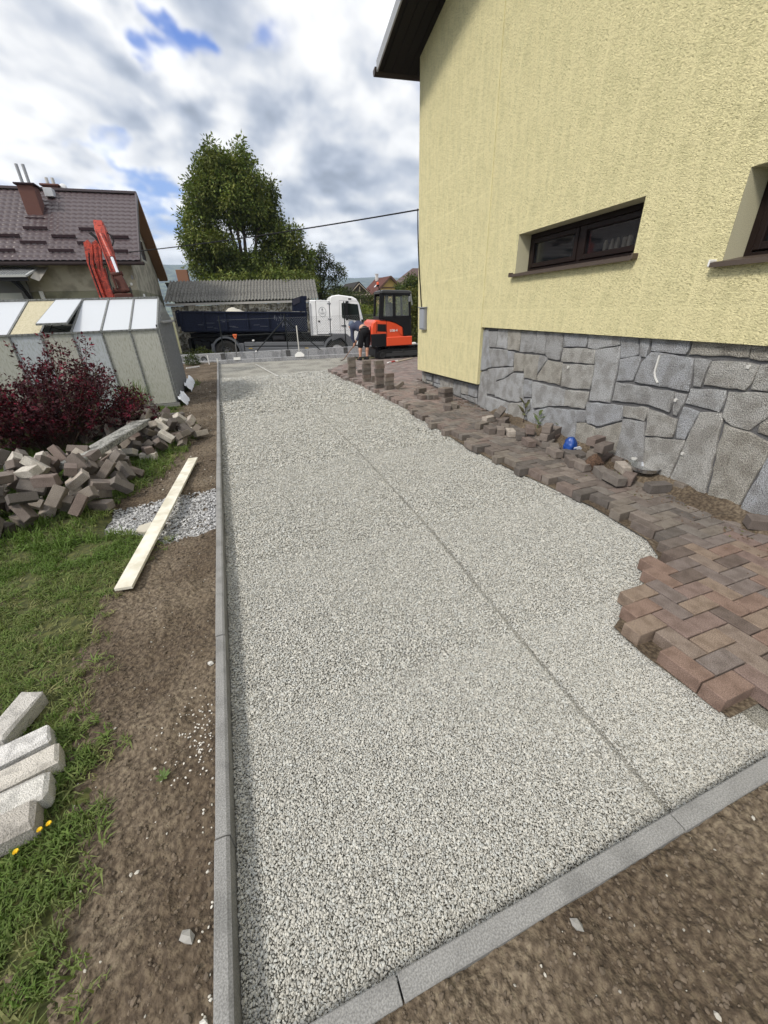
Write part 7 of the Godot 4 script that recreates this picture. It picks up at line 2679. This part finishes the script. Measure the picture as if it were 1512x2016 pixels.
func build_plants() -> void:
	var r := RandomNumberGenerator.new()
	r.seed = 50
	# dark red shrub: twigs from the base, small leaves along them
	var o := thing("red_shrub", "dark red leaved shrub behind the brick heap in front of the greenhouse", "shrub", Vector3(-2.35, 0, -6.5))
	var tw := MB.new()
	var bufs := [PackedFloat32Array(), PackedFloat32Array()]
	for i in 260:
		var a := r.randf() * TAU
		var out := sqrt(r.randf())
		var e := Vector3(cos(a) * out * 1.35, 0, sin(a) * out * 0.85)
		var top := 1.0 - 0.45 * out * out + r.randf_range(-0.22, 0.12)
		if i % 9 == 0:
			top += 0.30
		# the shrub is taller right of its middle, low at its right end
		top *= 0.62 + 0.58 * exp(-pow((e.x - 0.42) / 0.55, 2.0)) + 0.15 * exp(-pow((e.x + 0.7) / 0.6, 2.0))
		e.y = maxf(0.22, top * 1.02)
		var s := Vector3(e.x * 0.22 + r.randf_range(-0.15, 0.15), 0.0, e.z * 0.25 + r.randf_range(-0.1, 0.1))
		var mid := s.lerp(e, 0.55) + Vector3(e.x * 0.12, 0.06, e.z * 0.12)
		var pts := [s, s.lerp(mid, 0.5) + Vector3(0, 0.04, 0), mid, mid.lerp(e, 0.6), e]
		tw.tube(pts, 0.006, 0.0018, 4, false)
		var nl := 34
		for k in nl:
			var f := lerpf(0.25, 1.0, float(k) / nl)
			var g := f * 4.0
			var j := mini(3, int(g))
			var p: Vector3 = pts[j].lerp(pts[j + 1], g - j)
			p += Vector3(r.randf_range(-1, 1), r.randf_range(-0.6, 0.8), r.randf_range(-1, 1)) * 0.05
			var t := r.randf()
			var gg := r.randf_range(0.6, 1.3)
			var col := Color(0.052 * gg, 0.0115 * gg, 0.017 * gg)
			if t < 0.28 * f * f:
				col = Color(0.16 * gg, 0.015 * gg, 0.034 * gg)
			elif t > 0.93:
				col = Color(0.035 * gg, 0.035 * gg, 0.015 * gg)
			putc(bufs[k % 2], rb(r.randf() * TAU, r.randf_range(-0.8, 0.8), r.randf_range(-0.8, 0.8)).scaled_local(Vector3.ONE * r.randf_range(0.7, 1.25)), p, col)
	part("twigs", tw, mat(0.10, 0.062, 0.05, 0.9), o)
	M.red_leaf = leaf_material(1, 1, 1)
	M.red_leaf.backlight = lin(0.35, 0.12, 0.15)
	for i in 2:
		scatter("foliage", spray_mesh(601 + i, 3, 0.07, 0.046, 0.022, 0.0), M.red_leaf, bufs[i], true, o)
	# tall grass clump, and light green grass behind the shrub
	var gm := leaf_material(1, 1, 1)
	for q in [[Vector3(-1.62, 0, -7.95), "tall green grass clump between the red shrub and the greenhouse", 150, 0.62, Color(0.085, 0.135, 0.024)], [Vector3(-3.35, 0, -7.7), "yellowish green grass clump behind the red shrub at the left edge", 90, 0.7, Color(0.14, 0.16, 0.04)], [Vector3(-2.6, 0, -7.9), "green grass stalks showing above the red shrub against the greenhouse", 40, 0.85, Color(0.10, 0.13, 0.035)]]:
		o = thing("grass_clump", q[1], "grass clump", q[0])
		var bl := MB.new()
		for i in q[2]:
			var a := r.randf() * TAU
			var d := Vector3(cos(a), 0, sin(a))
			var p := d * sqrt(r.randf()) * 0.24
			var h: float = q[3] * r.randf_range(0.55, 1.1)
			var sd := Vector3(-d.z, 0, d.x) * r.randf_range(0.003, 0.006)
			var bend := r.randf_range(0.1, 0.55) * h
			bl.paint(q[4] * r.randf_range(0.7, 1.3))
			var m1 := p + Vector3.UP * h * 0.5 + d * bend * 0.18
			var m2 := p + Vector3.UP * h * 0.85 + d * bend * 0.55
			var t := p + Vector3.UP * h * (1.0 - bend * 0.15 / h) + d * bend
			var nn := d + Vector3.UP * 0.5
			bl.poly([p - sd, p + sd, m1 + sd, m1 - sd], nn)
			bl.poly([m1 - sd, m1 + sd, m2 + sd * 0.7, m2 - sd * 0.7], nn)
			bl.poly([m2 - sd * 0.7, m2 + sd * 0.7, t], nn)
		part("blades", bl, gm, o)
	# two young plants and a weed at the foot of the granite plinth
	for q in [[Vector3(3.80, 0.0, -4.54), "young plant with dark reddish leaves at the foot of the stone plinth", 0.40, Color(0.035, 0.022, 0.022), 9], [Vector3(3.76, 0.0, -4.20), "young green plant with upright leaves at the foot of the stone plinth", 0.32, Color(0.075, 0.13, 0.035), 7], [Vector3(3.80, 0.0, -3.86), "small grey-green sprout behind the bricks at the stone plinth", 0.22, Color(0.07, 0.10, 0.06), 5], [Vector3(3.76, 0.0, -2.75), "thin green weed beside the steel bowl", 0.16, Color(0.045, 0.07, 0.03), 4]]:
		o = thing("young_plant", q[1], "plant", q[0])
		var st := MB.new()
		var h: float = q[2]
		st.tube([Vector3.ZERO, Vector3(0.01, h * 0.5, 0.0), Vector3(-0.005, h * 0.8, 0.0)], 0.006, 0.003, 5, false)
		part("stem", st, mat(q[3].r, q[3].g, q[3].b, 0.6), o)
		for i in q[4]:
			var a = i * 2.4
			var d := Vector3(cos(a), 0.35 + 0.12 * i, sin(a)).normalized()
			var p := Vector3(0, h * (0.30 + 0.5 * i / q[4]), 0)
			var l := h * 0.42
			var sd := d.cross(Vector3.UP).normalized() * h * 0.06
			var nn := sd.cross(d).normalized()
			var lf := MB.new()
			for s in [-1.0, 1.0]:
				lf.poly([p, p + d * l * 0.35 + sd * s + nn * 0.004, p + d * l * 0.7 + sd * s * 0.8 + nn * 0.002, p + d * l - Vector3.UP * l * 0.1, p + d * l * 0.5], nn if nn.y > 0 else -nn)
			part("leaf", lf, leaf_material(q[3].r, q[3].g, q[3].b, false), o)
	# dandelions by the pale blocks
	for q in [[-0.935, -1.02, "yellow dandelion flower nearest the picture's lower left corner"], [-0.885, -1.065, "yellow dandelion flower touching the nearest pale block"], [-0.862, -1.075, "smaller yellow dandelion flower just right of the other one"]]:
		o = thing("dandelion", q[2], "flower", Vector3(q[0], -0.01, q[1]), 0.0, "dandelions by the pale blocks")
		var fl := MB.new()
		fl.tube([Vector3.ZERO, Vector3(0.004, 0.045, 0.002)], 0.0018, 0.0018, 5)
		part("stem", fl, mat(0.10, 0.15, 0.05, 0.6), o)
		fl = MB.new()
		for k in 22:
			var a := k * 2.4
			var d := Vector3(cos(a), 0.25 + 0.03 * k, sin(a)).normalized()
			var sd := d.cross(Vector3.UP).normalized() * 0.0022
			var p := Vector3(0.004, 0.045, 0.002)
			fl.poly([p - sd * 0.5, p + d * 0.009 - sd, p + d * 0.009 + sd, p + sd * 0.5], Vector3.UP)
		part("flower_head", fl, mat(0.75, 0.50, 0.012, 0.7), o)
	# broad weed leaves in the soil at the lower right and lower left
	for q in [[1.42, -0.10, "small green seedling in the soil near the lower right corner"], [1.62, -0.235, "tuft of grass at the front edging, right side"], [-0.52, -1.12, "pale green seedling in the soil strip left of the edging"]]:
		o = thing("seedling", q[2], "seedling", Vector3(q[0], 0.0, q[1]))
		var lf := MB.new()
		for k in 8:
			var a := k * 2.4
			var d := Vector3(cos(a), 0.6, sin(a)).normalized()
			var sd := d.cross(Vector3.UP).normalized() * 0.006
			lf.poly([Vector3.ZERO, d * 0.018 + sd, d * 0.035, d * 0.018 - sd], Vector3.UP)
		part("leaf", lf, leaf_material(0.085, 0.14, 0.045, false), o)


func build_small_things() -> void:
	# blue plastic bag with a white patch
	var o := thing("blue_bag", "crumpled blue plastic bag with a white print among the bricks", "bag", Vector3(3.46, 0.0, -3.30))
	var b := MB.new()
	var rings := []
	var r := RandomNumberGenerator.new()
	r.seed = 60
	for j in 13:
		var f := j / 12.0
		var ring := []
		for k in 20:
			var a := TAU * k / 20.0
			var rad := 0.070 * pow(sin(PI * lerpf(0.10, 0.93, f)), 0.6) * (1.0 + r.randf_range(-0.10, 0.10) + 0.12 * sin(a * 5.0 + f * 6.0))
			ring.append(Vector3(cos(a) * rad, f * 0.20, sin(a) * rad))
		rings.append(ring)
	b.skin(rings)
	part("bag", b, mat(0.012, 0.06, 0.28, 0.35), o)
	b = MB.new()
	b.at(Transform3D(rb(-0.6, 0.3, 0.2), Vector3(0.03, 0.085, 0.072)))
	b.prism([Vector2(-0.05, -0.02), Vector2(0.03, -0.035), Vector2(0.055, 0.0), Vector2(0.03, 0.03), Vector2(-0.03, 0.02)], 0.006, 0.002)
	b.at(Transform3D(rb(-0.6, 0.2, -0.5), Vector3(-0.05, 0.055, 0.06)))
	b.prism([Vector2(-0.012, -0.03), Vector2(0.012, -0.03), Vector2(0.008, 0.03), Vector2(-0.012, 0.02)], 0.005, 0.0)
	part("white_print", b, mat(0.62, 0.66, 0.74, 0.4), o)
	# steel bowl
	b = MB.new()
	b.at(Transform3D(Basis(), Vector3(3.585, 0.075, -2.46)))
	b.lathe([Vector2(0.0, 0.004), Vector2(0.085, 0.004), Vector2(0.10, 0.012), Vector2(0.118, 0.05), Vector2(0.128, 0.053), Vector2(0.128, 0.050), Vector2(0.121, 0.046), Vector2(0.104, 0.008), Vector2(0.09, 0.0), Vector2(0.0, 0.0)], 40)
	solo("steel_bowl", b, mat(0.55, 0.56, 0.57, 0.22, 0.85), "shiny steel pet bowl standing at the foot of the stone plinth", "bowl")
	o = thing("glass_jar", "small clear jar with a white lid behind the steel bowl", "jar", Vector3(3.585, 0.04, -2.60))
	b = MB.new()
	b.lathe([Vector2(0.0, 0.0), Vector2(0.038, 0.0), Vector2(0.042, 0.01), Vector2(0.042, 0.085), Vector2(0.028, 0.10), Vector2(0.026, 0.11)], 18)
	part("body", b, glass(Color(0.5, 0.52, 0.5, 0.25)), o)
	b = MB.new()
	b.lathe([Vector2(0.026, 0.105), Vector2(0.026, 0.122), Vector2(0.0, 0.122)], 16)
	part("lid", b, mat(0.5, 0.5, 0.48, 0.5), o)


func _ready() -> void:
	rng.seed = 1
	build_view()
	build_materials()
	build_ground()
	build_house()
	build_neighbour_house()
	build_greenhouse()
	build_shed()
	build_far()
	build_trees()
	build_kerb_wall()
	build_truck()
	build_excavator()
	build_digger_arm()
	build_worker()
	build_stacks()
	build_heap()
	build_plants()
	build_small_things()
